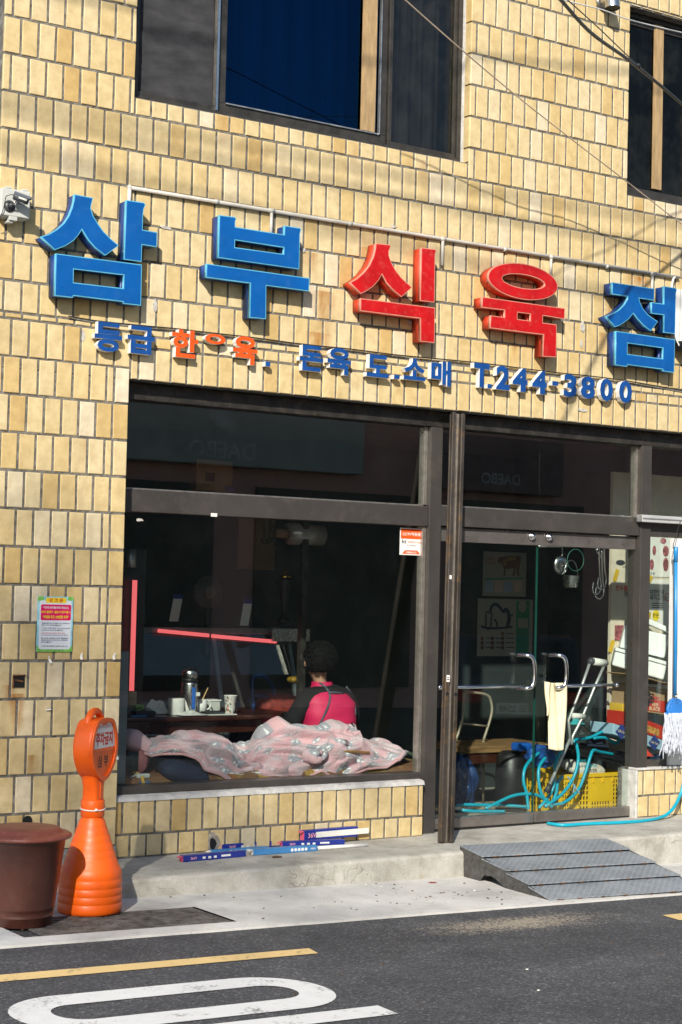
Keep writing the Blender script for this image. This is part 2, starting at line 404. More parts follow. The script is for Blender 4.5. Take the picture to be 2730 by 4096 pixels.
# the concrete step along the shop
def step_mat():
    m, nt, b = _nodes('rough_step_concrete')
    c = ramp(nt, noi(nt, 4, 7, .7), [(.25, (.23,.215,.175)), (.5, (.40,.385,.335)), (.75, (.54,.52,.47))])
    v = N(nt, 'ShaderNodeTexVoronoi'); v.inputs['Scale'].default_value = 90; nt.links.new(pos(nt), v.inputs[0])
    c = mixc(nt, math_(nt, 'MULTIPLY', ramp(nt, v.outputs['Distance'], [(.15, 1.), (.4, 0.)]), ramp(nt, noi(nt, 8, 3), [(.4, 0.), (.6, .6)])), c, (.62,.60,.54))
    c = mixc(nt, ramp(nt, noi(nt, 6, 6, .7, st=(1,.6,1)), [(.60, 0.), (.74, .6)]), c, (.30,.20,.085))
    w1 = N(nt, 'ShaderNodeTexVoronoi', feature='DISTANCE_TO_EDGE'); w1.inputs['Scale'].default_value = 1.6
    dv = N(nt, 'ShaderNodeVectorMath', operation='ADD'); nn = N(nt, 'ShaderNodeTexNoise'); nn.inputs['Scale'].default_value = 4; nt.links.new(pos(nt), nn.inputs[0])
    nt.links.new(pos(nt), dv.inputs[0]); nt.links.new(nn.outputs['Color'], dv.inputs[1]); nt.links.new(dv.outputs[0], w1.inputs[0])
    crack = math_(nt, 'MULTIPLY', ramp(nt, w1.outputs['Distance'], [(.001, 1.), (.006, 0.)]), ramp(nt, noi(nt, 3, 3), [(.5, 0.), (.62, 1.)]))
    c = mixc(nt, math_(nt, 'MULTIPLY', crack, .5), c, (.10,.09,.07))
    nt.links.new(c, b.inputs['Base Color']); b.inputs['Roughness'].default_value = .93
    h = math_(nt, 'SUBTRACT', math_(nt, 'ADD', noi(nt, 60, 6, .75), math_(nt, 'MULTIPLY', noi(nt, 12, 3), .8)), crack)
    bump(nt, b, h, .6, .008); return m
STEP = step_mat()
mb = MB(); nx = 120
prof = lambda x: [(.25, stz(x)), (-.2, stz(x)-.002), (-.57, stz(x)-.004), (-.592, stz(x)-.010+.005*noise.noise(Vector((x*7,1,0)))), (-.602+.006*noise.noise(Vector((x*5,0,0))), stz(x)-.026), (-.605+.008*noise.noise(Vector((x*4,9,0))), (stz(x)+gz(x))/2), (-.612+.008*noise.noise(Vector((x*6,4,0))), gz(x)-.02)]
mb.grid(lambda u, v: (lambda x, p: (x, p[0], p[1]))(-.33+6.6*u, prof(-.33+6.6*u)[round(v*6)]), nx, 6)
mb.add([(-.33, y, z) for y, z in prof(-.33)]+[(-.33, .25, gz(-.33))], [tuple(range(8))])
step = struct(mb.build('step', STEP))

# ================================================================== the building
bld = thing('shop_building', 'yellow tiled shop building with dark bronze shop front and upper windows', 'building', (0,0,0))
ZT = 7.0
mb = MB()
mb.box(-.87, -.01, .006, .5, .215, 3.0)                         # pier
mb.box(-.87, 6.2, .006, .12, 3.005, 4.72); mb.box(-.87, 6.2, .12, .3, 3.0, 4.715)
mb.box(-.87, -.03, .006, .3, 4.72, ZT); mb.box(2.54, 4.0, .006, .3, 4.72, ZT); mb.box(5.5, 6.2, .006, .3, 4.72, ZT)
mb.box(-.03, 2.54, .007, .3, 6.13, ZT); mb.box(4.0, 5.5, .007, .3, 6.13, ZT)
mb.box(-.01, 2.29, .046, .30, .05, .482); mb.box(4.285, 6.2, .096, .30, .05, .49)
mb.build('wall', MORTAR, bld)
mb = MB()
mb.box(-.89, -.70, .5, 6, gz(0)-.1, ZT); mb.box(6.0, 6.2, .3, 6, -.2, ZT); mb.box(-.7, 6.0, 5.8, 6, -.2, ZT); mb.box(-.88, 6.2, 0.02, 6, ZT, ZT+.2)
mb.box(-.7, 6.0, .3, 5.8, 3.2, 4.3)
mb.build('side_wall', M('grey_render', (.30,.29,.27), .9, 0, .2, 4, .4, 60), bld)
BASE = M('speckled_stone', (.22,.22,.215), .8, 0, .6, 190, .3, 120, .3)
mb = MB(); mb.box(-.885, -.003, -.004, .5, -.1, .212); mb.build('stone_base', BASE, bld)
# cement fillets on the sills of the two low walls
SILLM = M('sill_cement', (.52,.51,.48), .9, 0, .15, 12, .5, 70, .2, (.33,.31,.27), 9)
mb = MB(); mb.grid(lambda u, v: (u*2.297, [.034,.04,.06,.13][round(v*3)], [.462+.01*u,.482+.012*u+.004*noise.noise(Vector((u*30,0,0))),.492+.011*u+.004*noise.noise(Vector((u*22,5,0))),.499+.01*u][round(v*3)]), 70, 3); mb.build('window_sill', SILLM, bld, True)
mb = MB(); mb.box(4.274, 6.2, .083, .18, .487, .507); mb.box(4.268, 4.29, .085, .24, .10, .487); mb.build('window_sill', SILLM, bld, bevel=.006)

# ---- tiles
PW = .11
tiles = []                                                    # x0,x1,z0,z1,y
def row(x0, x1, z0, z1, off, y=0, gap=.0145, lead=None):
    x = x0; first = True
    while x < x1-.004:
        wd = PW*(.5 if (first and off) else 1); first = False
        e = x+wd
        if x1-e < .03: e = x1
        e = min(e, x1)
        tiles.append((x+gap/2, e-gap/2, z0+gap/2, z1-gap/2, y)); x = e
def prow(z0, z1, off):                                        # the corner pier keeps a full tile at its right end
    X = [0.]
    if off: X += [-.103, -.155]
    while X[-1] > -.88+.12: X.append(X[-1]-PW)
    X.append(-.88); X.sort()
    for a, b in zip(X[:-1], X[1:]): tiles.append((a+.0078, b-.0075, z0+.0075, z1-.0075, 0))
zk = lambda k: 5.05-.22*k
for k in range(8, 22): prow(zk(k+1), zk(k) if k > 8 else 3.285, k % 2)
prow(3.287, 3.325, 1)
row(-.88, 6.2, 3.325, 3.51, 1)
row(0, 6.2, 3.272, 3.318, 0); row(0, 6.2, 3.2, 3.272, 1); row(0, 6.2, 3.0, 3.2, 1)
for k in range(2, 7): row(-.88, 6.2, zk(k+1), zk(k), k % 2)
row(-.02, 2.528, 4.61, 4.722, 0); row(4.01, 5.5, 4.61, 4.722, 1)
row(-.88, -.02, 4.61, 4.83, 1); row(2.528, 4.01, 4.61, 4.83, 1); row(5.5, 6.2, 4.61, 4.83, 1)
for k in range(-9, 1):
    z0, z1 = zk(k+1), zk(k)
    if z0 > 6.12: row(-.88, 6.2, z0, z1, k % 2); continue
    for a, b in ((-.88, -.02), (2.528, 4.01), (5.5, 6.2)): row(a, b, z0, z1, k % 2)
    if z1 > 6.13:
        for a, b in ((-.02, 2.528), (4.01, 5.5)): row(a, b, 6.135, z1, 0)
row(0, 2.297, .265, .475, 1, .04); row(0, 2.297, .128, .265, 0, .04)
row(4.292, 6.2, .30, .488, 1, .09); row(4.292, 6.2, .14, .30, 0, .09)
def tint():
    t = random.gauss(.55, .15)
    if random.random() < .06: t = random.uniform(.9, 1)
    if random.random() < .07: t = random.uniform(.02, .2)
    return min(1, max(.01, t))
def tile_geo(w, h, d=.02, ch=.0035, wob=.0):
    hx, hz = w/2, h/2
    r = lambda: random.uniform(-wob, wob)
    back = [(-hx,d,-hz),(hx,d,-hz),(hx,d,hz),(-hx,d,hz)]
    mid = [(-hx+r(),ch,-hz+r()),(hx+r(),ch,-hz+r()),(hx+r(),ch,hz+r()),(-hx+r(),ch,hz+r())]
    fr = [(-hx+ch,0,-hz+ch),(hx-ch,0,-hz+ch),(hx-ch,0,hz-ch),(-hx+ch,0,hz-ch)]
    f = [(8,9,10,11)]+[(4+i,4+(i+1)%4,8+(i+1)%4,8+i) for i in range(4)]+[(i,(i+1)%4,4+(i+1)%4,4+i) for i in range(4)]
    return back+mid+fr, f
def dist(t): return (Vector(((t[0]+t[1])/2, t[4], (t[2]+t[3])/2))-CAM).length
def inview(t):
    d = Vector(((t[0]+t[1])/2, t[4], (t[2]+t[3])/2))-CAM
    x = 1365+FPX*d.dot(_rr)/d.dot(_fw); y = 2048-FPX*d.dot(_uu)/d.dot(_fw); return -30 < x < 2760 and -60 < y < 4100
big = sorted([t for t in tiles if inview(t) and t[1]-t[0] > .09 and t[3]-t[2] > .19], key=dist)[:300]
bigset = set(big)
variants = {}
def add_single(t):
    w_, h_ = round(t[1]-t[0], 2), round(t[3]-t[2], 2)
    lst = variants.setdefault((w_, h_), [])
    if len(lst) < 3:
        vs, fs = tile_geo(t[1]-t[0], t[3]-t[2], wob=.0014); me = bpy.data.meshes.new('tile'); me.from_pydata(vs, [], fs); me.materials.append(TILE); fixn(me); lst.append(me)
        me_ = me
    else: me_ = random.choice(lst)
    o = bpy.data.objects.new('tile', me_); COL.objects.link(o); o.parent = bld
    o.location = ((t[0]+t[1])/2, t[4]+random.uniform(-.002, .002), (t[2]+t[3])/2)
    o.rotation_euler = (R(random.gauss(0, .35)), R(random.gauss(0, .25)), R(random.gauss(0, .45)))
    o.color = (tint(), 0, 0, 1)
for t in big: add_single(t)
V, F, T = [], [], []
for t in tiles:
    if t in bigset: continue
    vs, fs = tile_geo(t[1]-t[0], t[3]-t[2], wob=.0014)
    mt = Matrix.Translation(((t[0]+t[1])/2, t[4]+random.uniform(-.002,.002), (t[2]+t[3])/2)) @ Matrix.Rotation(R(random.gauss(0,.45)), 4, 'Z') @ Matrix.Rotation(R(random.gauss(0,.35)), 4, 'X') @ Matrix.Rotation(R(random.gauss(0,.25)), 4, 'Y')
    b = len(V); V += [tuple(mt @ Vector(p)) for p in vs]; F += [tuple(b+i for i in f) for f in fs]; T += [tint()]*len(fs)
# tile returns into the right jambs of the upper windows and the right end of the low wall
for k in range(-5, 2):
    z0, z1 = max(zk(k+1), 4.727), zk(k)
    for X in (2.527, 5.5):
        vs = [(X, .004, z0+.006), (X, .06, z0+.006), (X, .06, z1-.006), (X, .004, z1-.006)]; vs += [(x+.02, y, z) for x, y, z in vs]
        b = len(V); V += vs; F += [tuple(b+i for i in f) for f in ((3,2,1,0),(0,1,5,4),(1,2,6,5),(2,3,7,6),(3,0,4,7))]; T += [tint()]*5
me = bpy.data.meshes.new('tile'); me.from_pydata(V, [], F); at = me.attributes.new('tint', 'FLOAT', 'FACE'); at.data.foreach_set('value', T); me.materials.append(TILE); fixn(me)
o = bpy.data.objects.new('tile', me); COL.objects.link(o); o.parent = bld; o['kind'] = 'stuff'; o.color = (0,0,0,1)

# ---- upper windows
FR = M('brown_window_frame', (.055,.05,.043), .4, .4, .2, 12, .05)
CAULK = M('white_caulk', (.62,.60,.56), .8, 0, .15, 20, .4, 50)
SCREEN = None
def screen_mat():
    m = bpy.data.materials.new('insect_screen'); m.use_nodes = True; nt = m.node_tree; nt.nodes.clear()
    tr = N(nt, 'ShaderNodeBsdfTransparent'); df = N(nt, 'ShaderNodeBsdfDiffuse'); nt.links.new(ramp(nt, noi(nt, 6, 4, .6, st=(1,1,2.2)), [(.35, (.045,.046,.05)), (.75, (.085,.085,.09))]), df.inputs[0])
    wv = N(nt, 'ShaderNodeTexWave'); wv.inputs['Scale'].default_value = 120; wv.inputs['Distortion'].default_value = 1.5; nt.links.new(pos(nt), wv.inputs[0])
    mx = N(nt, 'ShaderNodeMixShader'); nt.links.new(ramp(nt, wv.outputs['Fac'], [(0., .62), (1., .9)]), mx.inputs[0]); nt.links.new(tr.outputs[0], mx.inputs[1]); nt.links.new(df.outputs[0], mx.inputs[2])
    o = N(nt, 'ShaderNodeOutputMaterial'); nt.links.new(mx.outputs[0], o.inputs[0]); return m
SCREEN = screen_mat()
TAN = M('tan_wood_frame', (.38,.26,.13), .5, 0, .15, 6, .1, 60, .4, None, 9, (6,6,1))
def upper_window(x0, x1, z0, z1, splits, nm):
    wdw = bpy.data.objects.new('window', None); COL.objects.link(wdw); wdw.parent = bld
    mb = MB(); mb.box(x0, x1, .09, .2, z0, z0+.035); mb.box(x0, x1, .09, .2, z1-.04, z1); mb.box(x0, x0+.035, .09, .2, z0+.035, z1-.04); mb.box(x1-.035, x1, .09, .2, z0+.035, z1-.04)
    mb.build('frame', FR, wdw, bevel=.003)
    mb = MB(); mb.grid(lambda u, v: (x0-.005+(x1-x0+.01)*u, [.04,.055,.088][round(v*2)], z0+[-.012,.0,.004][round(v*2)]+.004*noise.noise(Vector((u*40,v,0)))), 60, 2); mb.box(x1-.004, x1+.008, .062, .092, z0, z1); mb.build('caulk', CAULK, wdw)
    return wdw
wd1 = upper_window(-.02, 2.53, 4.73, 6.13, None, 'big')
def sash(wdw, x0, x1, z0, z1, y, pane, fmat=FR, t=.045, nm='sash'):
    mb = MB(); mb.box(x0, x1, y, y+.03, z0, z0+t); mb.box(x0, x1, y, y+.03, z1-t, z1); mb.box(x0, x0+t, y, y+.03, z0+t, z1-t); mb.box(x1-t, x1, y, y+.03, z0+t, z1-t)
    mb.build('sash', fmat, wdw, bevel=.003)
    mb = MB(); mb.box(x0+t, x1-t, y+.012, y+.018, z0+t, z1-t); mb.build('pane', pane, wdw)
zb0, zb1 = 4.766, 6.088
sash(wd1, .016, .60, zb0, zb1, .105, SCREEN, FR, .03)
sash(wd1, .605, 1.915, zb0, zb1, .12, GLASS_UP, FR, .065)
sash(wd1, 1.92, 2.494, zb0, zb1, .105, glass('dark_film_glass', (.45,.45,.42), 1.5, .12, .035), FR, .03)
mb = MB(); mb.box(.582, .598, .085, .105, zb0, zb1); mb.build('screen_stile', STEEL, wd1)
mb = MB(); mb.box(.67, 1.85, .108, .1205, zb0+.06, zb0+.068); mb.box(1.845, 1.853, .1, .1205, zb0+.06, zb1); mb.build('glazing_bead', GALV, wd1)
wd2 = upper_window(4.01, 5.5, 4.73, 6.13, None, 'right')
DG = glass('smoked_glass', (.5,.5,.47), 1.5, 0, .03, (.55,.55,.5)); sash(wd2, 4.046, 4.72, zb0, zb1, .105, DG, FR, .05); sash(wd2, 4.73, 5.46, zb0, zb1, .12, DG, FR, .05)
mb = MB(); mb.box(4.68, 4.695, .095, .106, zb0+.04, zb1); mb.build('glazing_bead', GALV, wd2)
# inner wooden sashes, and the dark rooms behind
for a, b, w, ya in ((1.715, 1.815, wd1, .106), (4.36, 4.44, wd2, .098)):
    mb = MB(); mb.box(a, b, ya, ya+.013, zb0+.07, zb1); mb.box(a-.012, a-.001, ya+.004, ya+.012, zb0+.07, zb1); mb.build('wood_stile', TAN, w)
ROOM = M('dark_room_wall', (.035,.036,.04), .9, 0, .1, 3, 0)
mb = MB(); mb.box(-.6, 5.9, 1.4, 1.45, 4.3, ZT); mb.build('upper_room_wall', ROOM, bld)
CURT = M('grey_curtain', (.16,.16,.17), .9, 0, .3, 3, .2, 30, .2, None, 9, (12,12,.4))
for a, b, w in ((.04, .60, wd1), (.68, 1.7, wd1), (1.93, 2.48, wd1)):  # the middle curtain is added to vary the tone of the blue pane
    mb = MB(); mb.grid(lambda u, v: (a+(b-a)*u, .30+.02*math.sin(u*34), zb0-.2+1.6*v), 80, 1); mb.build('curtain', CURT, w, True)

# ---- shop front
sf = bpy.data.objects.new('shop_front', None); COL.objects.link(sf); sf.parent = bld
def fbar(name, x0, x1, y0, y1, z0, z1, mat=BRONZE, bev=.004): mb = MB(); mb.box(x0, x1, y0, y1, z0, z1); return mb.build(name, mat, sf, bevel=bev)
fbar('header', 0.003, 6.0, .10, .26, 2.895, 2.997, BRONZE_D)
fbar('transom', .0405, 2.339, .12, .22, 2.212, 2.348); fbar('mullion', 2.34, 2.44, .105, .235, .10, 2.8945)
fbar('sill_rail', .003, 2.3395, .10, .245, .497, .545); fbar('stile', .003, .04, .12, .22, .5455, 2.8945, BRONZE_D)
fbar('door_transom', 2.4405, 4.2895, .115, .225, 2.222, 2.355); fbar('jamb', 4.29, 4.39, .10, .235, .10, 2.8945)
fbar('transom', 4.3905, 6.0, .12, .22, 2.222, 2.355); fbar('sill_rail', 4.3905, 6.0, .135, .245, .508, .55)
BEAD = M('pale_aluminium_bead', (.45,.42,.37), .35, .8, .15, 20, .03)
fbar('glazing_bead', 2.312, 2.3395, .14, .2, .5455, 2.2115, BEAD, .002); fbar('glazing_bead', .0405, 2.31, .135, .17, 2.3485, 2.358, BEAD, .002)
fbar('glazing_bead', 2.4405, 4.2895, .13, .17, 2.3555, 2.365, BEAD, .002); fbar('glazing_bead', 2.312, 2.3395, .14, .2, 2.359, 2.8945, BEAD, .002); fbar('glazing_bead', 4.2705, 4.2895, .14, .2, 2.366, 2.8945, BEAD, .002)
def pane(x0, x1, z0, z1, y=.166, mat=GLASS, parent=sf): mb = MB(); mb.box(x0, x1, y, y+.006, z0, z1); return mb.build('pane', mat, parent)
pane(.0405, .679, 2.3585, 2.894); pane(.682, 2.311, 2.3585, 2.894); pane(.0405, 2.311, .5455, 2.2115)
pane(2.4405, 3.36, 2.3655, 2.894); pane(3.3605, 4.27, 2.3655, 2.894); pane(4.3905, 5.99, 2.3555, 2.894); pane(4.3905, 5.99, .5505, 2.2215)
RAIL = M('worn_steel_rail', (.26,.235,.215), .32, .7, .1, 6, .03, 60, .5, (.18,.16,.145), 7, (1,1,2))
EDGE = M('green_glass_edge', (.008,.06,.045), .2, 0, .1, 10, 0)
def door(x0, x1, right):
    d = bpy.data.objects.new('door', None); COL.objects.link(d); d.parent = bld; d.location = (x0, .17, stz(x0))
    mb = MB(); mb.box(x0, x1, .15, .195, 2.117, 2.215); mb.build('top_rail', RAIL, d, bevel=.004)
    mb = MB(); mb.box(x0, x1, .148, .197, .15, .222); mb.build('bottom_rail', RAIL, d, bevel=.006)
    mb = MB(); mb.box(x0+.002, x1-.002, .168, .178, .2225, 2.1165); mb.build('pane', GLASS, d)
    xe = x0+.001 if right else x1-.001
    mb = MB(); mb.box(xe-.0012, xe+.0012, .167, .179, .2225, 2.1165); mb.build('glass_edge', EDGE, d)
    xl = (x0+.08) if right else (x1-.075)
    mb = MB(); mb.tube([(xl, .15, 2.18), (xl, .135, 2.18)], .028, 20); mb.tube([(xl, .136, 2.18), (xl, .122, 2.18)], .021, 20); mb.tube([(xl, .123, 2.18), (xl, .119, 2.18)], .012, 16); mb.build('lock', CHROME, d, True)
    # C handle outside with the long push bar
    s = 1 if right else -1
    xa = x0+.125 if right else x1-.165; xo = .085 if right else .085
    mb = MB()
    mb.tube(spline([(xa, .165, 1.335), (xa+.01, .09, 1.338), (xa+.045, .065, 1.325), (xa+.068, .062, 1.27), (xa+.07, .062, 1.17), (xa+.05, .065, 1.118), (xa+.01, .085, 1.105), (xa, .165, 1.105)], 6), .015, 12)
    mb.build('handle', CHROME, d, True)
    xb = x1-.2 if right else x0+.02
    mb = MB(); mb.tube([(xa+.02, .115, 1.115), (xb, .115, 1.118)], .011, 10); mb.ball((xb, .115, 1.118), .018, .018, .018, 12); mb.tube([(xb, .115, 1.118), (xb, .167, 1.118)], .008, 8); mb.build('push_bar', CHROME, d, True)
    mb = MB(); mb.box(x0+.001, x1-.001, .15, .2, stz(x0)+.001, .149); mb.build('door_sweep', BLACK, d)
door(2.445, 3.352, False); door(3.357, 4.287, True)
# leaning shutter post
a, b = Vector((2.238, -.275, stz(2.24))), Vector((2.497, .035, 2.99)); n = (b-a).normalized(); xv = Vector((1, -.1, 0)); xv = (xv-n*xv.dot(n)).normalized(); yv = n.cross(xv)
if yv.y > 0: yv = -yv
RUST = M('rusty_bronze_post', (.085,.072,.06), .42, .6, .25, 8, .1, 80, .5, (.20,.12,.05), 13, (1,1,.5))
post = thing('shutter_post', 'leaning dark bronze shutter post in front of the glass doors', 'post', a)
mb = MB(); c = (a+b)/2; L = (b-a)/2
mb.obox(c, xv*.05, yv*.006-yv*0, L); post_c = mb.build('web', RUST, post, bevel=.002)
for s in (-1, 1):
    mb = MB(); mb.obox(c+xv*s*.036+yv*.022, xv*.0135, yv*.0155, L*.999); mb.build('flange', RUST, post, bevel=.003)
mb = MB(); mb.obox(c+yv*.011-xv*.012, xv*.004, yv*.0045, L*.998); mb.obox(c+yv*.011+xv*.008, xv*.003, yv*.0045, L*.998); mb.build('track_lip', BEAD, post)
mb = MB(); q = a+(b-a)*.37
mb.obox(q+yv*.039-xv*.03, xv*.012, yv*.0008, n*.022); mb.build('barcode_sticker', PAPER, post)
mb = MB(); mb.obox(q+yv*.0392-xv*.03+n*.005, xv*.009, yv*.0008, n*.003); mb.obox(q+yv*.0392-xv*.03-n*.008, xv*.009, yv*.0008, n*.004); mb.build('barcode_print', BLACK, post)
mb = MB(); mb.obox(a+(b-a)*.605+yv*.039-xv*.033, xv*.008, yv*.0008, n*.013); mb.build('tape_scrap', PAPER, post)
mb = MB(); q = a+(b-a)*.335
for s in (-1, 1): mb.tube([q+xv*s*.033+yv*.037, q+xv*s*.033+yv*.040], .012, 12)
mb.build('lock_hole', BLACK, post)

# ---- shop interior
FLOOR = M('worn_floor_tile', (.30,.28,.23), .6, 0, .25, 4, .2, 40, .3, (.16,.14,.11), 6)
mb = MB(); mb.box(-.7, 6.0, .2, 5.8, .02, .125); struct(mb.build('shop_floor', FLOOR))
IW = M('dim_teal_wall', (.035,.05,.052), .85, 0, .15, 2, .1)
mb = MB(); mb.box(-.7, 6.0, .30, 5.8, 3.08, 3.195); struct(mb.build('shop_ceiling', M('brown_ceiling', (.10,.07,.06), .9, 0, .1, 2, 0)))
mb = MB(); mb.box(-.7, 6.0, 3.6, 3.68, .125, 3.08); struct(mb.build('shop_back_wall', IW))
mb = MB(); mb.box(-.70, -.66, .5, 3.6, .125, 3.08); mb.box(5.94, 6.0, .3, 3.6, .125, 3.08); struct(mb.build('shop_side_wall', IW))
a = fy(845, 2052, .118); mb = MB(); mb.box(a.x, a.x+.045, .1185, .1195, a.z-.022, a.z); mb.build('paper_tag', PAPER, sf)
# ================================================================== sign letters
YF = -.104
def con(o, s, pts, Y=YF):
    out = []
    for x, y in pts:
        p = fy(o[0]+x/s, o[1]+y/s, Y); out.append((p.x, p.z))
    return out
def ell(cx, cz, rx, rz, n=48): return [(cx+rx*math.cos(2*math.pi*i/n), cz+rz*math.sin(2*math.pi*i/n)) for i in range(n)]
def big_letter(label, pieces, red, group):
    allp = [q for pc in pieces for q in pc[0]]
    root = thing('sign_letter', label, 'sign letter', ((min(q[0] for q in allp)+max(q[0] for q in allp))/2, 0, min(q[1] for q in allp)), group=group)
    face, trim, side = (RED, RED_TRIM, RED_SIDE) if red else (BLUE, BLUE_TRIM, BLUE_SIDE)
    for pc in pieces:
        def mk(name, y0, y1, mat, off, par):
            me = curve_mesh(pc, y1-y0, off)
            for v in me.vertices: v.co = Vector((v.co.x, (y0+y1)/2-v.co.z, v.co.y))-wloc(par)
            fixn(me); me.materials.append(mat); o = bpy.data.objects.new(name, me); COL.objects.link(o); o.parent = par; return o
        st = mk('stroke', -.078, -.008, side, -.003, root)
        st.location = (0,0,0)
        mk('trim', -.104, -.0785, trim, 0, st); mk('face', -.1055, -.0795, face, -.0055, st)
        cx, cz = pc[0][0]
        mb = MB(); zs = [q[1] for q in pc[0]]; xm = min(q[0] for q in pc[0])
        for q in pc[0]:
            if abs(q[0]-xm) < .004:
                mb.ball((q[0]-.001, -.09, q[1]+(.05 if q[1] < sum(zs)/len(zs) else -.05)), .004, .004, .004, 8); break
        if mb.v: mb.build('rivet', GALV, st)
    return root
def smooth(pts, closed=False): return pts
G = 'big letters of the shop sign'
o1, s1 = (130,750), 1568/520
big_letter('big blue sign letter 삼, leftmost of the large row', [
 [con(o1,s1,[(510,80),(735,125),(715,200),(707,250),(735,340),(790,430),(860,530),(950,620),(1045,700),(880,822),(760,730),(680,640),(630,560),(598,508),(560,570),(500,640),(400,705),(270,755),(100,592),(200,560),(300,500),(380,430),(440,340),(480,240),(500,160)])],
 [con(o1,s1,[(1135,150),(1345,180),(1368,205),(1345,260),(1335,340),(1332,510),(1508,540),(1503,718),(1325,690),(1318,897),(1105,867)])],
 [con(o1,s1,[(285,795),(1322,930),(1312,1425),(1098,1400),(1095,1378),(497,1305),(490,1330),(270,1305)]), con(o1,s1,[(500,985),(1103,1055),(1098,1215),(497,1145)])]], False, G)
o1, s1 = (780,840), 1568/480
big_letter('big blue sign letter 부 between the blue 삼 and the red 식', [
 [con(o1,s1,[(322,65),(520,90),(545,110),(530,150),(530,220),(1170,322),(1175,203),(1375,235),(1390,255),(1375,310),(1365,775),(305,622)]), con(o1,s1,[(527,393),(1165,490),(1160,575),(523,487)])],
 [con(o1,s1,[(155,700),(1500,890),(1493,1062),(935,987),(930,1425),(715,1405),(727,957),(148,880)])]], False, G)
o1, s1 = (1360,950), 1568/420
big_letter('big red sign letter 식, left one of the two red letters', [
 [con(o1,s1,[(540,85),(740,105),(765,130),(735,200),(735,270),(770,370),(830,480),(920,600),(1080,745),(922,890),(800,790),(700,680),(632,550),(580,640),(500,730),(400,800),(315,842),(150,672),(260,610),(360,520),(440,420),(500,290),(530,170)])],
 [con(o1,s1,[(1220,150),(1425,175),(1443,195),(1425,250),(1415,970),(1200,945)])],
 [con(o1,s1,[(310,907),(1422,1047),(1415,1575),(1205,1550),(1205,1208),(308,1095)])]], True, G)
o1, s1 = (1880,1030), 1568/400
q = lambda x, y: fy(o1[0]+x/s1, o1[1]+y/s1, YF)
ce = q(842,377); rx = (q(1387,440).x-q(297,305).x)/2; rz = (q(842,97).z-q(842,657).z)/2
ci = q(845,375); rxi = (q(1180,440).x-q(512,318).x)/2; rzi = (q(845,268).z-q(845,480).z)/2
big_letter('big red sign letter 육 with the oval ring on top', [
 [ell(ce.x, ce.z, rx, rz), ell(ci.x, ci.z, rxi, rzi)],
 [con(o1,s1,[(197,615),(1492,797),(1487,965),(1148,910),(1145,1022),(1362,1050),(1357,1565),(1143,1550),(1158,1210),(320,1105),(328,908),(545,935),(548,825),(190,782)]), con(o1,s1,[(752,860),(952,885),(950,992),(747,965)])]], True, G)
o1, s1 = (2380,1100), 1568/350
big_letter('big blue sign letter 점 at the right end of the large row', [
 [con(o1,s1,[(318,130),(1068,245),(1060,455),(795,415),(815,500),(870,610),(950,705),(1035,770),(1133,832),(1005,1005),(880,910),(770,790),(690,687),(620,780),(530,850),(440,905),(360,935),(205,740),(330,690),(440,620),(530,530),(585,430),(592,383),(310,342)])],
 [con(o1,s1,[(1245,200),(1440,230),(1472,255),(1455,330),(1440,1055),(1235,1030),(1240,715),(1015,687),(1018,487),(1240,518)])],
 [con(o1,s1,[(380,1003),(1437,1155),(1422,1750),(1217,1722),(1220,1690),(585,1607),(580,1645),(370,1612)]), con(o1,s1,[(590,1220),(1225,1307),(1220,1500),(585,1415)])]], False, G)
# ---- small foam letters of the lower row
YS0, YS1 = -.052, -.010
def small(ch, label, o, s, tl, br, mat, bold=.036):
    a = fy(o[0]+tl[0]/s, o[1]+tl[1]/s, YS0); b = fy(o[0]+br[0]/s, o[1]+br[1]/s, YS0)
    w_, h_ = b.x-a.x, a.z-b.z
    c = Vector(((a.x+b.x)/2, (YS0+YS1)/2, (a.z+b.z)/2))
    if ch == 'O': me = curve_mesh([ell(0,0,.5,.5,40), ell(0,0,.26,.24,40)], 1)
    elif ch in '.-': me = curve_mesh([[(-.5,-.5),(.5,-.5),(.5,.5),(-.5,.5)]], 1)
    else: me = text_mesh(ch, 1., bold)
    for v in me.vertices: v.co.z *= (YS1-YS0)
    nm = place(me, 'sign_letter', [SM_WHITE, mat], None, c, fit=(w_, h_))
    me.polygons.foreach_set('material_index', [0]*len(me.polygons)); fixn(me)
    for p in me.polygons:
        p.use_smooth = False
        if p.normal.y < -.9 or (abs(p.normal.y) > .9 and p.center.y < (YS0+YS1)/2): p.material_index = 1
    off = Vector((c.x, 0, c.z-h_/2))
    for v in me.vertices: v.co -= off
    nm.location = off
    tag(nm, label, 'sign letter', 'small letters of the lower sign row')
za = ((360,1250), 1568/740); zb_ = ((1180,1340), 1568/660); zc_ = ((1860,1420), 1568/700)
small('등', 'small blue raised letter 등, leftmost of the lower sign row', *za, (45,70), (272,345), SM_BLUE); small('급', 'small blue raised letter 급 just left of the orange letters', *za, (325,102), (548,363), SM_BLUE)
small('한', 'small orange raised letter 한, first of the orange letters', *za, (700,135), (915,394), SM_ORANGE)
small('O', 'lone orange oval ring left of a lost letter in lower row', *za, (980,172), (1150,278), SM_ORANGE)
small('육', 'small orange raised letter 육 right of the lone oval ring', *za, (1217,190), (1418,450), SM_ORANGE)
small('.', 'small blue square dot right after the orange 육', *za, (1490,415), (1530,458), SM_BLUE)
small('돈', 'small blue raised letter 돈 under the gap between 부 and 식', *zb_, (50,87), (268,354), SM_BLUE); small('육', 'small blue raised letter 육 with a ring on top', *zb_, (315,112), (532,388), SM_BLUE); small('도', 'small blue raised letter 도 below the red letter 식', *zb_, (688,177), (895,412), SM_BLUE)
small('.', 'small blue square dot between letters 도 and 소', *zb_, (945,375), (995,420), SM_BLUE)
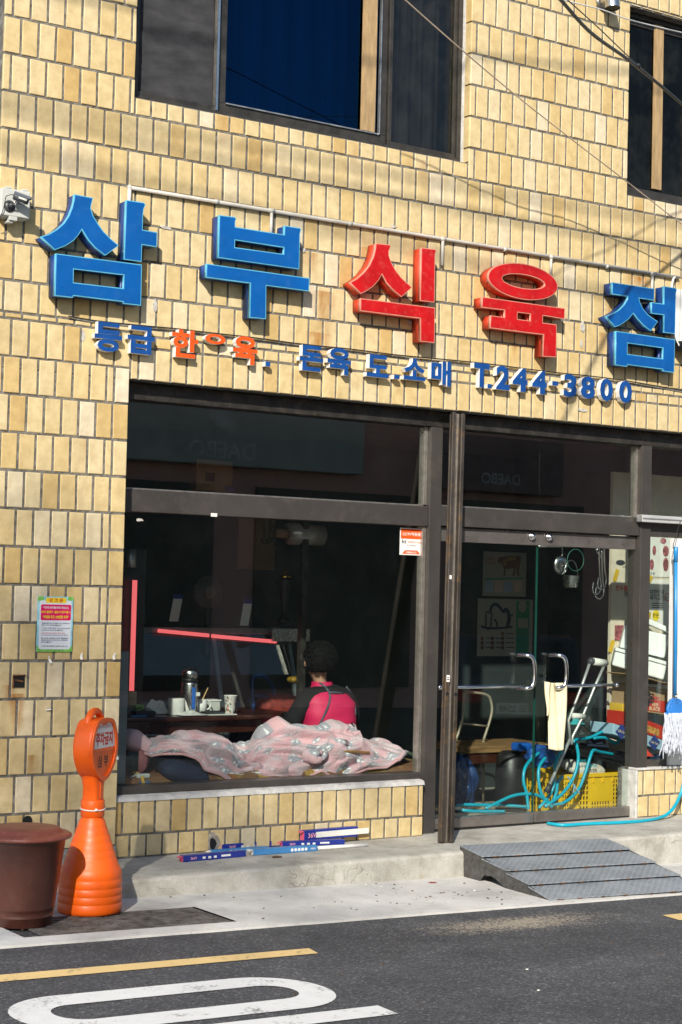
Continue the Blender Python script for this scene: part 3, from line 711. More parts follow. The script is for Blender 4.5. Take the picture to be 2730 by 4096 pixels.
small('소', 'small blue raised letter 소 shaped like a tent on a bar', *zb_, (1040,210), (1240,440), SM_BLUE); small('매', 'small blue raised letter 매, last before the phone number', *zb_, (1300,235), (1482,492), SM_BLUE)
bd = .042
small('T', 'small blue letter T before the phone number', *zc_, (85,66), (220,298), SM_BLUE, bd); small('.', 'small blue square dot right after the letter T', *zc_, (205,258), (242,300), SM_BLUE)
small('2', 'small blue numeral 2 starting the phone number', *zc_, (285,90), (403,318), SM_BLUE, bd)
small('4', 'small blue numeral 4, right next to the 2', *zc_, (432,108), (562,335), SM_BLUE, bd); small('4', 'small blue numeral 4 just before the dash', *zc_, (608,132), (735,356), SM_BLUE, bd)
small('-', 'small blue dash in the phone number', *zc_, (785,232), (837,276), SM_BLUE); small('3', 'small blue numeral 3 right after the dash', *zc_, (890,166), (1003,384), SM_BLUE, bd)
small('8', 'small blue numeral 8 of the phone number', *zc_, (1042,184), (1167,398), SM_BLUE, bd); small('0', 'small blue numeral 0 right after the 8', *zc_, (1215,203), (1327,420), SM_BLUE, bd); small('0', 'small blue numeral 0 ending the phone number', *zc_, (1385,223), (1497,437), SM_BLUE, bd)

# ---- conduit above the sign
pc = thing('conduit_pipe', 'thin white conduit pipe running above the big sign letters', 'pipe', (-.05, 0, 4.14))
mb = MB(); mb.tube([(-.052, -.018, 4.158), (4.52, -.018, 4.165)], .0125, 10); mb.build('pipe', M('beige_conduit', (.55,.52,.46), .45, 0, .08, 10, .03), pc, True)
CONDM = M('beige_conduit', (.55,.52,.46), .45, 0, .08, 10, .03)
mb = MB(); mb.tube([(-.052, -.018, 4.17), (-.052, -.018, 3.98)], .0125, 10); mb.ball((-.052,-.018,4.16), .016,.016,.016, 10); mb.build('drop', CONDM, pc, True)
for x, zz in ((.95, 3.99), (2.31, 3.98), (3.27, 4.02), (4.25, 3.98)): mb = MB(); mb.tube([(x, -.018, 4.16), (x, -.018, zz)], .011, 8); mb.tube([(x-.02,-.018,4.16),(x+.02,-.018,4.16)], .0155, 10); mb.build('drop', CONDM, pc, True)
for x in (.55, 1.55, 2.85, 3.8): mb = MB(); mb.tube([(x-.012,-.018,4.159),(x+.012,-.018,4.159)], .0155, 10); mb.build('coupling', LGREY, pc, True)
# sagging black wire behind the small letters
mb = MB(); mb.tube(spline([fy(360+x/za[1], 1250+y/za[1], -.012) for x, y in [(-180,30),(60,72),(330,100),(560,122),(720,136),(960,165),(1230,195),(1480,225)]]+[fy(1180+x/zb_[1], 1340+y/zb_[1], -.012) for x, y in [(0,78),(270,108),(540,135),(930,185),(1200,212),(1568,246)]]+[fy(1860+x/zc_[1], 1420+y/zc_[1], -.012) for x, y in [(280,88),(500,118),(820,158),(1120,188),(1330,215),(1560,250)]]+[Vector((4.8,-.012,3.31))], 4), .0042, 6)
tag(mb.build('sign_wire', BLACK, smooth=True), 'thin black wire strung behind the small sign letters', 'wire')
# white trunking and cable at the right edge
tr = thing('cable_trunking', 'white cable trunking by the right end of the big sign', 'trunking', (4.50, 0, 3.62))
mb = MB(); mb.box(4.455, 4.56, -.05, -.002, 3.68, 4.07); mb.build('duct', PVC, tr, bevel=.004)
mb = MB(); mb.box(4.50, 4.508, -.054, -.05, 3.68, 4.07); mb.build('seam', LGREY, tr)
mb = MB(); mb.tube(spline([(4.47,-.03,4.16),(4.43,-.05,4.13),(4.42,-.05,4.05),(4.44,-.06,3.9)],6), .008, 6); mb.tube(spline([(4.44,-.06,3.9),(4.43,-.07,3.78),(4.46,-.08,3.66),(4.55,-.09,3.56)],6), .006, 6); mb.build('cable', PVC, tr, True)
mb = MB(); mb.box(4.47, 4.7, -.14, -.04, 3.60, 3.675); mb.build('lamp_box', BLACK, tr, bevel=.008)

# ---- camera and its box at the left edge
bx = thing('junction_box', 'pale grey plastic junction box on the tiles at left edge', 'junction box', (-.81, 0, 3.85))
mb = MB(); mb.box(-.895, -.72, -.075, -.0, 3.856, 4.022); mb.build('case', LGREY, bx, bevel=.01)
mb = MB(); mb.box(-.897, -.718, -.088, -.0755, 3.862, 4.020); mb.build('lid', LGREY, bx, bevel=.006)
for x in (-.865, -.765): mb = MB(); mb.box(x, x+.034, -.086, -.05, 4.0205, 4.032); mb.build('latch', LGREY, bx, bevel=.003)
mb = MB(); mb.box(-.845, -.795, -.092, -.06, 3.838, 3.8615); mb.box(-.85, -.815, -.08, -.03, 3.825, 3.8385); mb.build('clasp', LGREY, bx, bevel=.003)
letters('telecop', 'lettering', DGREY, bx, (-.775, -.0885, 3.942), w_=.052, bold=.01)
cc = thing('security_camera', 'small black bullet security camera on the grey junction box', 'security camera', (-.83, -.088, 3.93))
pcam = lambda x, y, Y: fy(x*300/1568, 700+y*300/1568, Y)
bc = pcam(215, 645, -.10)
mb = MB(); mb.tube([(bc.x, -.0885, bc.z), (bc.x, -.094, bc.z)], .034, 24); mb.tube([(bc.x,-.094,bc.z),(bc.x+.01,-.115,bc.z+.006)], [.017,.011], 16); mb.build('mount', DGREY, cc, True)
e1 = pcam(300, 590, -.13); mb = MB(); mb.tube([(bc.x+.01,-.115,bc.z+.006), e1, e1+Vector((.004,-.004,.012))], .006, 10); mb.build('joint', STEEL, cc, True)
pA = pcam(290, 430, -.145); pB = pcam(600, 545, -.165); dv = (pB-pA).normalized()
mb = MB(); mb.tube([pA, pA+dv*.006, pA+(pB-pA)*.9, pB], [.019,.023,.023,.022], 20); mb.build('body', DGREY, cc, True)
mb = MB(); mb.tube([pB-dv*.02, pB+dv*.001], .0235, 20, cap=True); mb.build('lens_ring', BLACK, cc, True)
side = dv.cross(Vector((0,0,1))).normalized(); upv = side.cross(dv)
mb = MB(); mb.grid(lambda u, v: pA+dv*(.0+(.105 if abs(v-.5) < .4 else .09)*u)+side*(.0275*math.sin(R(-80+160*v)))+upv*(.0275*math.cos(R(-80+160*v))), 8, 12); mb.build('sun_hood', M('slate_plastic', (.10,.115,.14), .35, 0, .1, 20, .02), cc, True)
mb = MB(); c0 = (pA+pB)/2-side*0-Vector((0,0.0235,.006)); mb.obox(c0, dv*.024, Vector((0,.0004,0)), upv*.006); mb.build('type_label', LGREY, cc)
mb = MB(); mb.tube(spline([pA, pA+Vector((-.012,-.0,.004)), pA+Vector((-.035,.02,-.005)), (-.876,-.10,3.95), (-.89,-.10,3.88), (-.905,-.06,3.82)], 6), .0022, 6); mb.build('cable', BLACK, cc, True)

# ---- warning notice
nw, nh = .2245, .322; nx, nz = -.444, 1.5245
no = thing('warning_notice', 'white paper warning notice with magenta block taped to pier tiles', 'notice', (nx, 0, nz-nh/2))
mb = MB(); mb.box(nx-nw/2, nx+nw/2, -.009, -.005, nz-nh/2, nz+nh/2); mb.build('sheet', M('notice_blue', (.30,.62,.78), .35, 0, .2, 20, .02), no)
def flat(name, mat, u0, u1, v0, v1, y, par=no, r=.008):
    x0, x1 = nx-nw/2+nw*u0, nx-nw/2+nw*u1; z0, z1 = nz+nh/2-nh*v1, nz+nh/2-nh*v0
    me = curve_mesh([stadium(x0, x1, z0, z1, min(r, (x1-x0)/2.1, (z1-z0)/2.1), 4)], 0)
    for v in me.vertices: v.co = Vector((v.co.x, y, v.co.y))-wloc(par)
    fixn(me); me.materials.append(mat); o = bpy.data.objects.new(name, me); COL.objects.link(o); o.parent = par; return o
GRASS = M('notice_green', (.20,.52,.10), .4, 0, .3, 60, 0); NWHITE = M('notice_white', (.72,.76,.80), .4, 0, .03, 10, 0); NYEL = M('notice_yellow', (.88,.66,.03), .4, 0, .03, 10, 0); NMAG = M('notice_magenta', (.70,.004,.11), .4, 0, .03, 10, 0)
TXT_RED = M('print_red', (.62,.03,.02), .5, 0, 0, 10, 0); TXT_BLK = M('print_black', (.02,.02,.025), .5, 0, 0, 10, 0); TXT_NAVY = M('print_navy', (.03,.05,.22), .5, 0, 0, 10, 0)
flat('grass_print', GRASS, 0, 1, .9, 1, -.0095, r=.001); flat('leaf_print', GRASS, 0, .17, 0, .085, -.0095); flat('leaf_print', GRASS, .84, 1, 0, .07, -.0095)
flat('panel', NWHITE, .05, .95, .07, .955, -.0099, r=.015); flat('title_block', NYEL, .22, .80, .02, .115, -.0103); flat('message_block', NMAG, .09, .94, .145, .43, -.0103)
def line(body, mat, u, v, w_, h=.0, bold=.02, y=-.0108): letters(body, 'lettering', mat, no, (nx-nw/2+nw*u, y, nz+nh/2-nh*v), w_=nw*w_, h=nh*h if h else None, bold=bold)
line('경 고 문', TXT_RED, .51, .068, .40, .072, .03); line('「이곳에 쓰레기를 버리지 마십시오」', NWHITE, .51, .2, .72, .05, .03); line('쓰레기 불법투기 · 불법소각 행위 적발 시', NYEL, .51, .28, .82, .05, .03); line('“과태료 최고 100만원 부과”', NYEL, .51, .37, .74, .062, .035)
for i, (tx, ww) in enumerate([('생활폐기물은 반드시 종량제 쓰레기 봉투에 담아', .80), ('묶은 후 자기 집 앞에 배출합시다.', .56), ('가구류 등 대형폐기물은 그린자연(900-8488)에', .80), ('신고하여 수수료 납부 후 배출합시다.', .62), ('대형 폐가전(냉장고,세탁기,에어컨 등)은', .66), ('(1599-0903)으로 연락하면 무상수거 됩니다.', .76), ('종이·캔·병·고철·플라스틱 등 재활용품은', .76), ('종류별로 분리하여 끈으로 묶거나 투명봉지에', .74), ('담아서 배출합시다.', .32)]):
    line(tx, [TXT_NAVY, TXT_BLK, TXT_NAVY, TXT_BLK, TXT_RED, TXT_NAVY, TXT_BLK, TXT_NAVY, TXT_BLK][i], .12+ww/2, [.485,.52,.575,.61,.665,.70,.755,.79,.825][i], ww, .027, .012)
line('서구청 청소행정과 (☎240-4431~8)', TXT_BLK, .5, .90, .74, .03, .012)
# ---- security sticker on the glass
a = fy(1365+272/1.1487, 1700+472/1.1487, .164); b = fy(1365+375/1.1487, 1700+600/1.1487, .164)
nx, nz, nw, nh = (a.x+b.x)/2, (a.z+b.z)/2, b.x-a.x, a.z-b.z
st = thing('security_sticker', 'orange and white security sticker on the shop window glass', 'sticker', (nx, .165, nz-nh/2))
mb = MB(); mb.box(nx-nw/2, nx+nw/2, .1645, .1655, nz-nh/2, nz+nh/2); mb.build('sheet', WHITE, st)
OR2 = M('sticker_orange', (.80,.10,.012), .4, 0, .03, 10, 0)
flat('header_print', OR2, .04, .96, .03, .40, .1642, st, .003)
me = curve_mesh([[(nx+nw*u, nz+nh*v) for u, v in [(-.40,-.465),(.40,-.465),(.36,-.43),(.30,-.35),(.24,-.32),(-.24,-.32),(-.30,-.35),(-.36,-.43)]]], 0)
for v in me.vertices: v.co = Vector((v.co.x, .1642, v.co.y))-wloc(st)
me.materials.append(OR2); o = bpy.data.objects.new('footer_print', me); COL.objects.link(o); o.parent = st
for body, mat, dz, ww, hh, bo, dx in (('CCTV작동중', WHITE, .28, .78, .13, .02, 0), ('kt', TXT_BLK, -.0, .19, .15, .02, -.31), ('telecop', OR2, -.02, .56, .12, .0, .12), ('케이티텔레캅', TXT_BLK, -.14, .4, .055, .0, 0), ('1588-0112', WHITE, -.40, .46, .075, .02, 0)):
    letters(body, 'lettering', mat, st, (nx+nw*dx, .1638, nz+nh*dz), w_=nw*ww, h=nh*hh, bold=bo)
# ---- scraps of tape and holes on the pier
for i, (x, y, w_, h_, an, lb) in enumerate([(228,388,.012,.045,20,'torn white tape scrap just under the notice'), (374,373,.012,.04,-4,'torn white tape scrap right of the notice'), (524,373,.013,.04,-10,'torn white tape scrap by the pier edge under grey panel top'), (222,615,.026,.012,10,'small white tape scrap on the pier above the orange sign'), (533,838,.03,.02,-20,'curled white tape scrap at pier edge beside the orange sign')]):
    p = fy(x/1.1487, 2300+y/1.1487, -.006); xd = Vector((math.cos(R(an)), 0, math.sin(R(an)))); zd = Vector((-math.sin(R(an)), 0, math.cos(R(an))))
    mb = MB(); mb.grid(lambda u, v: p+xd*(u-.5)*w_*(1+.2*math.sin(v*5))+zd*(v-.5)*h_+Vector((0, -.012*abs(v-.5)**1.5*2-.004*u, 0)), 3, 6); o = mb.build('tape_scrap', PAPER, smooth=True); tag(o, lb, 'tape', 'tape scraps on the pier')
hb = thing('wall_hole', 'small dark square outlet hole rusting down the pier tiles', 'outlet hole', fy(75, 2725, 0))
a, b = fy(55, 2703, -.004), fy(98, 2750, -.004)
mb = MB(); mb.box(a.x, b.x, -.006, .006, b.z, a.z); mb.build('recess', BLACK, hb)
mb = MB(); mb.bar((a.x-.004,-.008,a.z+.003),(b.x+.004,-.008,a.z+.003),.008,.008); mb.bar((a.x-.003,-.008,a.z),(a.x-.003,-.008,b.z),.008,.006); mb.tube([(a.x+.01,-.008,(a.z+b.z)/2+.01),(b.x-.01,-.01,(a.z+b.z)/2)],.005,6); mb.build('rusty_rim', M('rust', (.16,.07,.025), .9, .2, .4, 30, .4, 80), hb)
p = fy(110, 3283, -.004); mb = MB(); mb.tube([(p.x, .004, p.z), (p.x, -.008, p.z)], [.026,.03], 16); mb.tube([(p.x,-.0085,p.z),(p.x,-.003,p.z)], .02, 16); tag(mb.build('drain_pipe_end', BLACK), 'dark round drain hole in the pier just above the brown bin', 'pipe')
# ragged hole in the low wall
p = fy(680+330*820/1568, 3290+160*820/1568, .04); mb = MB()
ang = [(math.cos(2*math.pi*i/14)*(.028+.012*random.random()), math.sin(2*math.pi*i/14)*(.036+.02*random.random())) for i in range(14)]
mb.prism([(p.x+x*1.35, p.z+z*1.35) for x, z in ang], .0355, .0368, 0); mb.prism([(p.x+x*.75-.004, p.z+z*.75-.004) for x, z in ang], .0335, .0354, 1)
o = mb.build('broken_hole', [M('broken_mortar', (.34,.30,.25), .95, 0, .3, 40, .8, 60), BLACK], bld)

# cement patches where old fixings were torn out
PATCH = M('cement_patch', (.46,.44,.40), .95, 0, .25, 40, .6, 70, .2)
for px_, py_, w_, h_ in [(666,911,.05,.014),(622,1222,.016,.05),(335,1345,.012,.045),(2331,1309,.022,.05),(2327,1375,.016,.03),(1575,905,.03,.012),(1215,1000,.02,.02),(2330,1640,.05,.014),(560,2080,.03,.01),(1640,1290,.02,.02),(2415,1590,.03,.02)]:
    c = fy(px_, py_, -.003); k0 = random.random()*6
    mb = MB(); mb.prism([(c.x+w_*math.cos(6.283*i/11)*random.uniform(.55,1.1), c.z+h_*math.sin(6.283*i/11)*random.uniform(.55,1.1)) for i in range(11)], -.0045, .004); mb.build('cement_patch', PATCH, bld)
# ---- vent hood and overhead wires
vt = thing('vent_hood', 'stubby steel vent hood on the wall at the top edge', 'vent', (0,0,0))
p = fy(2432, 22, -.05); vt.location = (p.x, 0, p.z)
mb = MB(); mb.tube(spline([(p.x,.02,p.z+.045),(p.x,-.05,p.z+.045),(p.x,-.09,p.z+.02),(p.x+.0,-.10,p.z-.035)], 5), .056, 20, cap=False); mb.build('elbow', STEEL, vt, True)
mb = MB(); mb.tube([(p.x,.003,p.z+.045),(p.x,-.012,p.z+.045)], .075, 24); mb.build('flange', STEEL, vt, True)
mb = MB(); mb.tube([(p.x,-.099,p.z-.02),(p.x,-.10,p.z-.03)], .05, 20); mb.build('mouth', BLACK, vt)
def wire(name, label, pts, r, mat, cat='cable'):
    mb = MB(); mb.tube(spline(pts, 8), r, 8); return tag(mb.build(name, mat, smooth=True), label, cat)
z2 = lambda x, y, Y: fy(1365+x/1.1487, y/1.1487, Y)
wire('power_cable', 'thick black power cable sagging across the upper right corner', [z2(940,-70,-2.6), z2(1010,0,-2.4), z2(1150,152,-2.0), z2(1340,290,-1.5), z2(1568,480,-1.0), z2(1800,700,-.5)], .0105, BLACK)
wire('messenger_wire', 'thin dark wire meeting the thick black cable at a clamp', [z2(1030,-10,-2.35), z2(1180,125,-1.95), z2(1300,240,-1.6), z2(1368,303,-1.45)], .0035, BLACK)
mb = MB(); p = z2(1366,302,-1.45); mb.ball(p, .016, .016, .018, 10); tag(mb.build('cable_clamp', BLACK, smooth=True), 'small black clamp on the thick power cable', 'clamp')
wire('white_wire', 'thin white wire crossing in front of the steel vent hood', [z2(900,-35,-1.6), z2(1040,5,-1.5), z2(1200,45,-1.4), z2(1330,92,-1.3), z2(1568,150,-1.1), z2(1750,190,-1)], .0042, PVC)
wire('beige_wire', 'long thin beige wire slanting down across the upper wall', [z2(200,-90,-.9), z2(295,0,-.85), z2(550,225,-.75), z2(800,435,-.65), z2(1060,640,-.5), z2(1310,832,-.4), z2(1568,1030,-.3), z2(1760,1150,-.2)], .0042, M('beige_cable', (.50,.40,.30), .6, 0, .1, 10, 0))
br = thing('aluminium_bracket', 'white aluminium bar fixed across the right window frame', 'bracket', (4.35,.0,2.33))
a = fy(1365+1376/1.1487, 1700+412/1.1487, .06); b = fy(1365+1376/1.1487, 1700+445/1.1487, .06)
mb = MB(); mb.box(a.x, 5.2, .04, .0985, b.z, a.z); mb.build('bar', M('white_aluminium', (.68,.68,.66), .35, .4, .05, 10, 0), br, bevel=.004)
mb = MB(); mb.box(a.x+.004, 5.2, .036, .0395, (a.z+b.z)/2-.004, (a.z+b.z)/2+.004); mb.box(a.x-.002, a.x-.0002, .042, .097, b.z+.004, a.z-.004); mb.build('groove', GALV, br)
# ================================================================== things in the street
# ---- orange no-parking stand
bp = fg(359, 3646, .014)
cs = thing('parking_stand', 'orange plastic no-parking stand with round head beside the pier', 'parking stand', (bp.x, bp.y, bp.z), R(40))
prof = [(.150,0),(.166,.004),(.170,.02),(.170,.055),(.1675,.058),(.1695,.062),(.1695,.095),(.167,.098),(.169,.102),(.1685,.135),(.166,.138),(.168,.142),(.1675,.178),(.165,.182),(.1665,.187),(.165,.215),(.155,.238),(.146,.25)]
for i, z in enumerate([.29,.33,.37,.41,.45,.485]):
    r = .146+(.060-.146)*((z-.25)/.25); prof += [(r+.0025, z-.003), (r, z), (r-.0005, z+.004)]
prof += [(.058,.495),(.057,.505)]
mb = MB(); mb.lathe((0,0,0), prof, 48); mb.build('base', ORANGE, cs, True, local=True)
mb = MB(); mb.lathe((0,0,0), [(.058,.50),(.0635,.504),(.0635,.586),(.060,.592)], 40); mb.build('collar', ORANGE, cs, True, local=True)
mb = MB()
for zz, hw, hd in ((.585,.052,.048),(.60,.052,.048),(.66,.055,.046),(.72,.075,.05),(.78,.10,.053)):
    n = 24
    for k in range(n):
        a = 2*math.pi*k/n; c_, s_ = math.cos(a), math.sin(a)
        mb.v.append(Vector((hw*math.copysign(abs(c_)**.5, c_), hd*math.copysign(abs(s_)**.5, s_), zz)))
for i in range(4):
    for k in range(24): mb.f.append([i*24+k, i*24+(k+1)%24, (i+1)*24+(k+1)%24, (i+1)*24+k]); mb.m.append(0)
mb.build('neck', ORANGE, cs, True, local=True)
mb = MB(); mb.box(-.022, .022, -.052, -.046, .60, .71); mb.build('rib', ORANGE, cs, bevel=.004, local=True)
def headout(sx=1, sz=1):
    out = []
    for i in range(64):
        a = 2*math.pi*i/64; c_, s_ = math.cos(a), math.sin(a)
        x = .165*c_; z = .178*s_
        if s_ > .80: z = .178*.80+(z-.178*.80)*.35
        if s_ < 0: x *= 1-.20*(-s_)**2
        out.append((x*sx, .872+z*sz))
    return out
mb = MB(); mb.prism(headout(), -.054, .054); mb.build('head', ORANGE, cs, bevel=.014, local=True)
me = curve_mesh([headout(), headout(.86,.87)], .012)
for v in me.vertices: v.co = Vector((v.co.x, -.0585-v.co.z, v.co.y))
fixn(me); me.materials.append(ORANGE); o = bpy.data.objects.new('face_rim', me); COL.objects.link(o); o.parent = cs
ho = headout(.845, .855); zmid = .868
up = [q_ for q_ in ho if q_[1] > zmid]; up = sorted(up, key=lambda q_: math.atan2(q_[1]-zmid, q_[0]))
up = [(x, z if z < 1.0 else 1.0-.012*math.cos(x*30)) for x, z in up]
me = curve_mesh([[(up[0][0], zmid)]+up+[(up[-1][0], zmid)]], 0)
for v in me.vertices: v.co = Vector((v.co.x, -.0556, v.co.y))
me.materials.append(WHITE); o = bpy.data.objects.new('sticker', me); COL.objects.link(o); o.parent = cs
letters('주차금지', 'lettering', TXT_RED, cs, (0,-.0562,.918), w_=.215, h=.072, bold=.045, local=True)
letters('협조 부탁 드립니다', 'lettering', TXT_RED, cs, (0,-.0562,.982), w_=.15, h=.018, bold=.01, local=True)
letters('삼 부', 'handwriting', BLACK, cs, (-.008,-.0562,.80), w_=.13, h=.065, bold=.012, local=True)
mb = MB(); mb.box(-.125, .125, -.0605, -.0545, .852, .866); mb.build('divider', ORANGE, cs, bevel=.003, local=True)
mb = MB(); mb.tube(spline([(-.095,0,.99),(-.085,0,1.025),(-.045,0,1.055),(.015,0,1.058),(.06,0,1.03),(.085,0,.99)],6), .02, 12); mb.build('handle', ORANGE, cs, True, local=True)
mb = MB(); mb.tube([(.066*math.cos(2*math.pi*i/30), .066*math.sin(2*math.pi*i/30), .545+.006*math.sin(2*math.pi*i/30+1)) for i in range(30)], .0035, 6, True); mb.ball((-.052,-.045,.544), .01,.01,.008, 8); mb.build('tie_wire', PVC, cs, True, local=True)
mb = MB(); mb.tube([(.0635,-.02,.55),(.078,-.024,.55)], .016, 10); mb.build('wire_eye', ORANGE, cs, True, local=True)
mb = MB(); mb.obox((.126,-.111,.03), Vector((.010,.0115,0)), Vector((.001,-.001,0)), Vector((0,0,.012))); mb.build('green_sticker', M('green_print', (.02,.30,.17), .5, 0, .1, 20, 0), cs, local=True)

# ---- brown bin
bb = fg(84, 3694, .012)
bn = thing('rubbish_bin', 'brown plastic bin with domed lid at the left edge', 'bin', (bb.x, bb.y, bb.z))
BR = M('brown_plastic', (.075,.024,.016), .38, 0, .08, 5, .05, 60, .5, (.095,.036,.026), 22); BRL = M('reddish_brown_plastic', (.20,.055,.036), .42, 0, .1, 6, .05, 60, .5, (.27,.10,.075), 18)
mb = MB(); mb.lathe(bb, [(.148,0),(.152,.004),(.158,.045),(.161,.047),(.1615,.052),(.160,.055),(.165,.085),(.168,.088),(.168,.094),(.213,.425),(.219,.428),(.22,.445),(.215,.447)], 48); mb.build('bucket', BR, bn, True)
mb = MB(); mb.lathe(bb, [(.216,.436),(.240,.438),(.245,.444),(.243,.454),(.234,.460),(.205,.463),(.197,.466),(.190,.478),(.18,.486),(.11,.492),(.02,.494)], 48); mb.build('lid', BRL, bn, True)

# ---- drain grate
gx0, gx1, gy0, gy1 = -1.09, -.03, -1.43, -.99
gr = thing('drain_grate', 'rusty iron drain grate set in the pavement under orange stand', 'drain grate', (-.56, -1.2, gz(-.56)))
IRON = M('rusty_iron', (.14,.13,.12), .7, .3, .4, 16, .4, 90, .4, (.10,.07,.055), 9)
mb = MB()
def gbox(x0, x1, y0, y1, z0, z1): mb.add([(x, y, gz(x)+z) for x in (x0,x1) for y in (y0,y1) for z in (z0,z1)], [(0,1,3,2),(4,6,7,5),(0,4,5,1),(2,3,7,6),(0,2,6,4),(1,5,7,3)])
gbox(gx0, gx1, gy0, gy0+.014, .004, .014); gbox(gx0, gx1, gy1-.014, gy1, .004, .014); gbox(gx0, gx0+.014, gy0+.0145, gy1-.0145, .004, .014); gbox(gx1-.014, gx1, gy0+.0145, gy1-.0145, .004, .014)
mb.build('frame', IRON, gr)
nb = 9
for i in range(nb):
    y = gy0+.03+(gy1-gy0-.06)*i/(nb-1); mb = MB(); gbox(gx0+.015, gx1-.015, y-.009, y+.009, .0045, .0135); mb.build('bar', IRON, gr)
mb = MB(); gbox(gx0+.3, gx0+.32, gy0+.015, gy1-.015, .0046, .0125); mb.build('cross_bar', IRON, gr); mb = MB(); gbox(gx0+.72, gx0+.74, gy0+.015, gy1-.015, .0046, .0125); mb.build('cross_bar', IRON, gr)
mb = MB(); gbox(gx0, gx1, gy0, gy1, .001, .003); mb.build('pit', BLACK, gr)

# ---- steel ramp
def plate_mat():
    m, nt, b = _nodes('checker_plate')
    c = ramp(nt, noi(nt, 5, 6, .65), [(.3, (.20,.225,.25)), (.7, (.33,.36,.39))])
    c = mixc(nt, ramp(nt, noi(nt, 9, 6, .7), [(.6, 0.), (.75, .75)]), c, (.15,.085,.045))
    uv = N(nt, 'ShaderNodeTexCoord'); mp = N(nt, 'ShaderNodeMapping'); mp.inputs['Rotation'].default_value = (0, 0, R(45)); mp.inputs['Scale'].default_value = (30, 30, 30)
    nt.links.new(uv.outputs['Object'], mp.inputs[0])
    ck = N(nt, 'ShaderNodeTexChecker'); ck.inputs['Scale'].default_value = 1; nt.links.new(mp.outputs[0], ck.inputs[0])
    sx = N(nt, 'ShaderNodeSeparateXYZ'); nt.links.new(mp.outputs[0], sx.inputs[0])
    fx = math_(nt, 'ABSOLUTE', math_(nt, 'SUBTRACT', math_(nt, 'FRACT', sx.outputs[0]), .5)); fy_ = math_(nt, 'ABSOLUTE', math_(nt, 'SUBTRACT', math_(nt, 'FRACT', sx.outputs[1]), .5))
    a = math_(nt, 'MULTIPLY', ck.outputs['Fac'], math_(nt, 'MULTIPLY', math_(nt, 'LESS_THAN', fx, .12), math_(nt, 'LESS_THAN', fy_, .40)))
    inv = math_(nt, 'SUBTRACT', 1., ck.outputs['Fac'])
    d = math_(nt, 'MULTIPLY', inv, math_(nt, 'MULTIPLY', math_(nt, 'LESS_THAN', fy_, .12), math_(nt, 'LESS_THAN', fx, .40)))
    h = math_(nt, 'ADD', a, d)
    c = mixc(nt, math_(nt, 'MULTIPLY', h, .5), c, (.52,.55,.58))
    nt.links.new(c, b.inputs['Base Color']); b.inputs['Metallic'].default_value = .3; b.inputs['Roughness'].default_value = .5
    bump(nt, b, h, .8, .004); return m
PLATE = plate_mat(); RUSTE = M('rust_edge', (.12,.065,.035), .9, .2, .4, 30, .4, 80)
rp = thing('access_ramp', 'grey steel checker-plate ramp leading up to the doors', 'ramp', (2.14, -.56, .0), R(-4))
W_ = 1.18; prof2 = [(0, .165), (-.27, .125), (-.29, .110), (-.55, .075), (-.57, .060), (-.80, .030), (-.82, .016), (-1.04, -.028)]
tz = gz(2.1)
segs = [(0,.160,-.262,.128),(-.253,.112,-.52,.080),(-.511,.066,-.755,.034),(-.746,.020,-.962,-.022)]
for y0, z0, y1, z1 in segs:
    mb = MB()
    tilt = lambda x: -.012*x
    mb.add([(x, y, z+dz+tilt(x)) for x in (0,W_) for y, z in ((y0,z0),(y1,z1)) for dz in (-.006,0)], [(0,1,3,2),(4,6,7,5),(0,4,5,1),(2,3,7,6),(0,2,6,4),(1,5,7,3)])
    mb.build('tread', PLATE, rp, bevel=.0015, local=True)
for k, (y1, z1) in enumerate([(-.264,.12),(-.522,.072),(-.757,.026),(-.964,-.030)]):
    mb = MB()
    for i in range(7):
        x = W_*(i+.2+.3*random.random())/7; ln = .015+.035*random.random(); mb.box(x, x+ln, y1-.004, y1+.001, z1-.002-.012*x, z1+.005-.012*x)
    mb.build('rust_flake', RUSTE, rp, local=True)['kind'] = 'stuff'
sp = [(0,.153),(-.26,.118),(-.515,.070),(-.755,.024),(-.95,-.034),(-.85,-.036),(-.52,-.036),(-.42,.002),(-.36,.018),(-.28,.018),(-.22,-.036),(-.02,-.036),(0,-.02)]
for x in (.006, W_-.012):
    mb = MB(); n = len(sp); dz = -.012*x
    mb.add([(x, y, z+dz) for y, z in sp]+[(x+.006, y, z+dz) for y, z in sp], [tuple(range(n)), tuple(range(2*n-1,n-1,-1))]+[(i,(i+1)%n,n+(i+1)%n,n+i) for i in range(n)])
    mb.build('side_plate', M('dark_checker_side', (.09,.088,.085), .5, .4, .3, 30, .5, 120, .5, (.05,.045,.04), 14), rp, local=True)

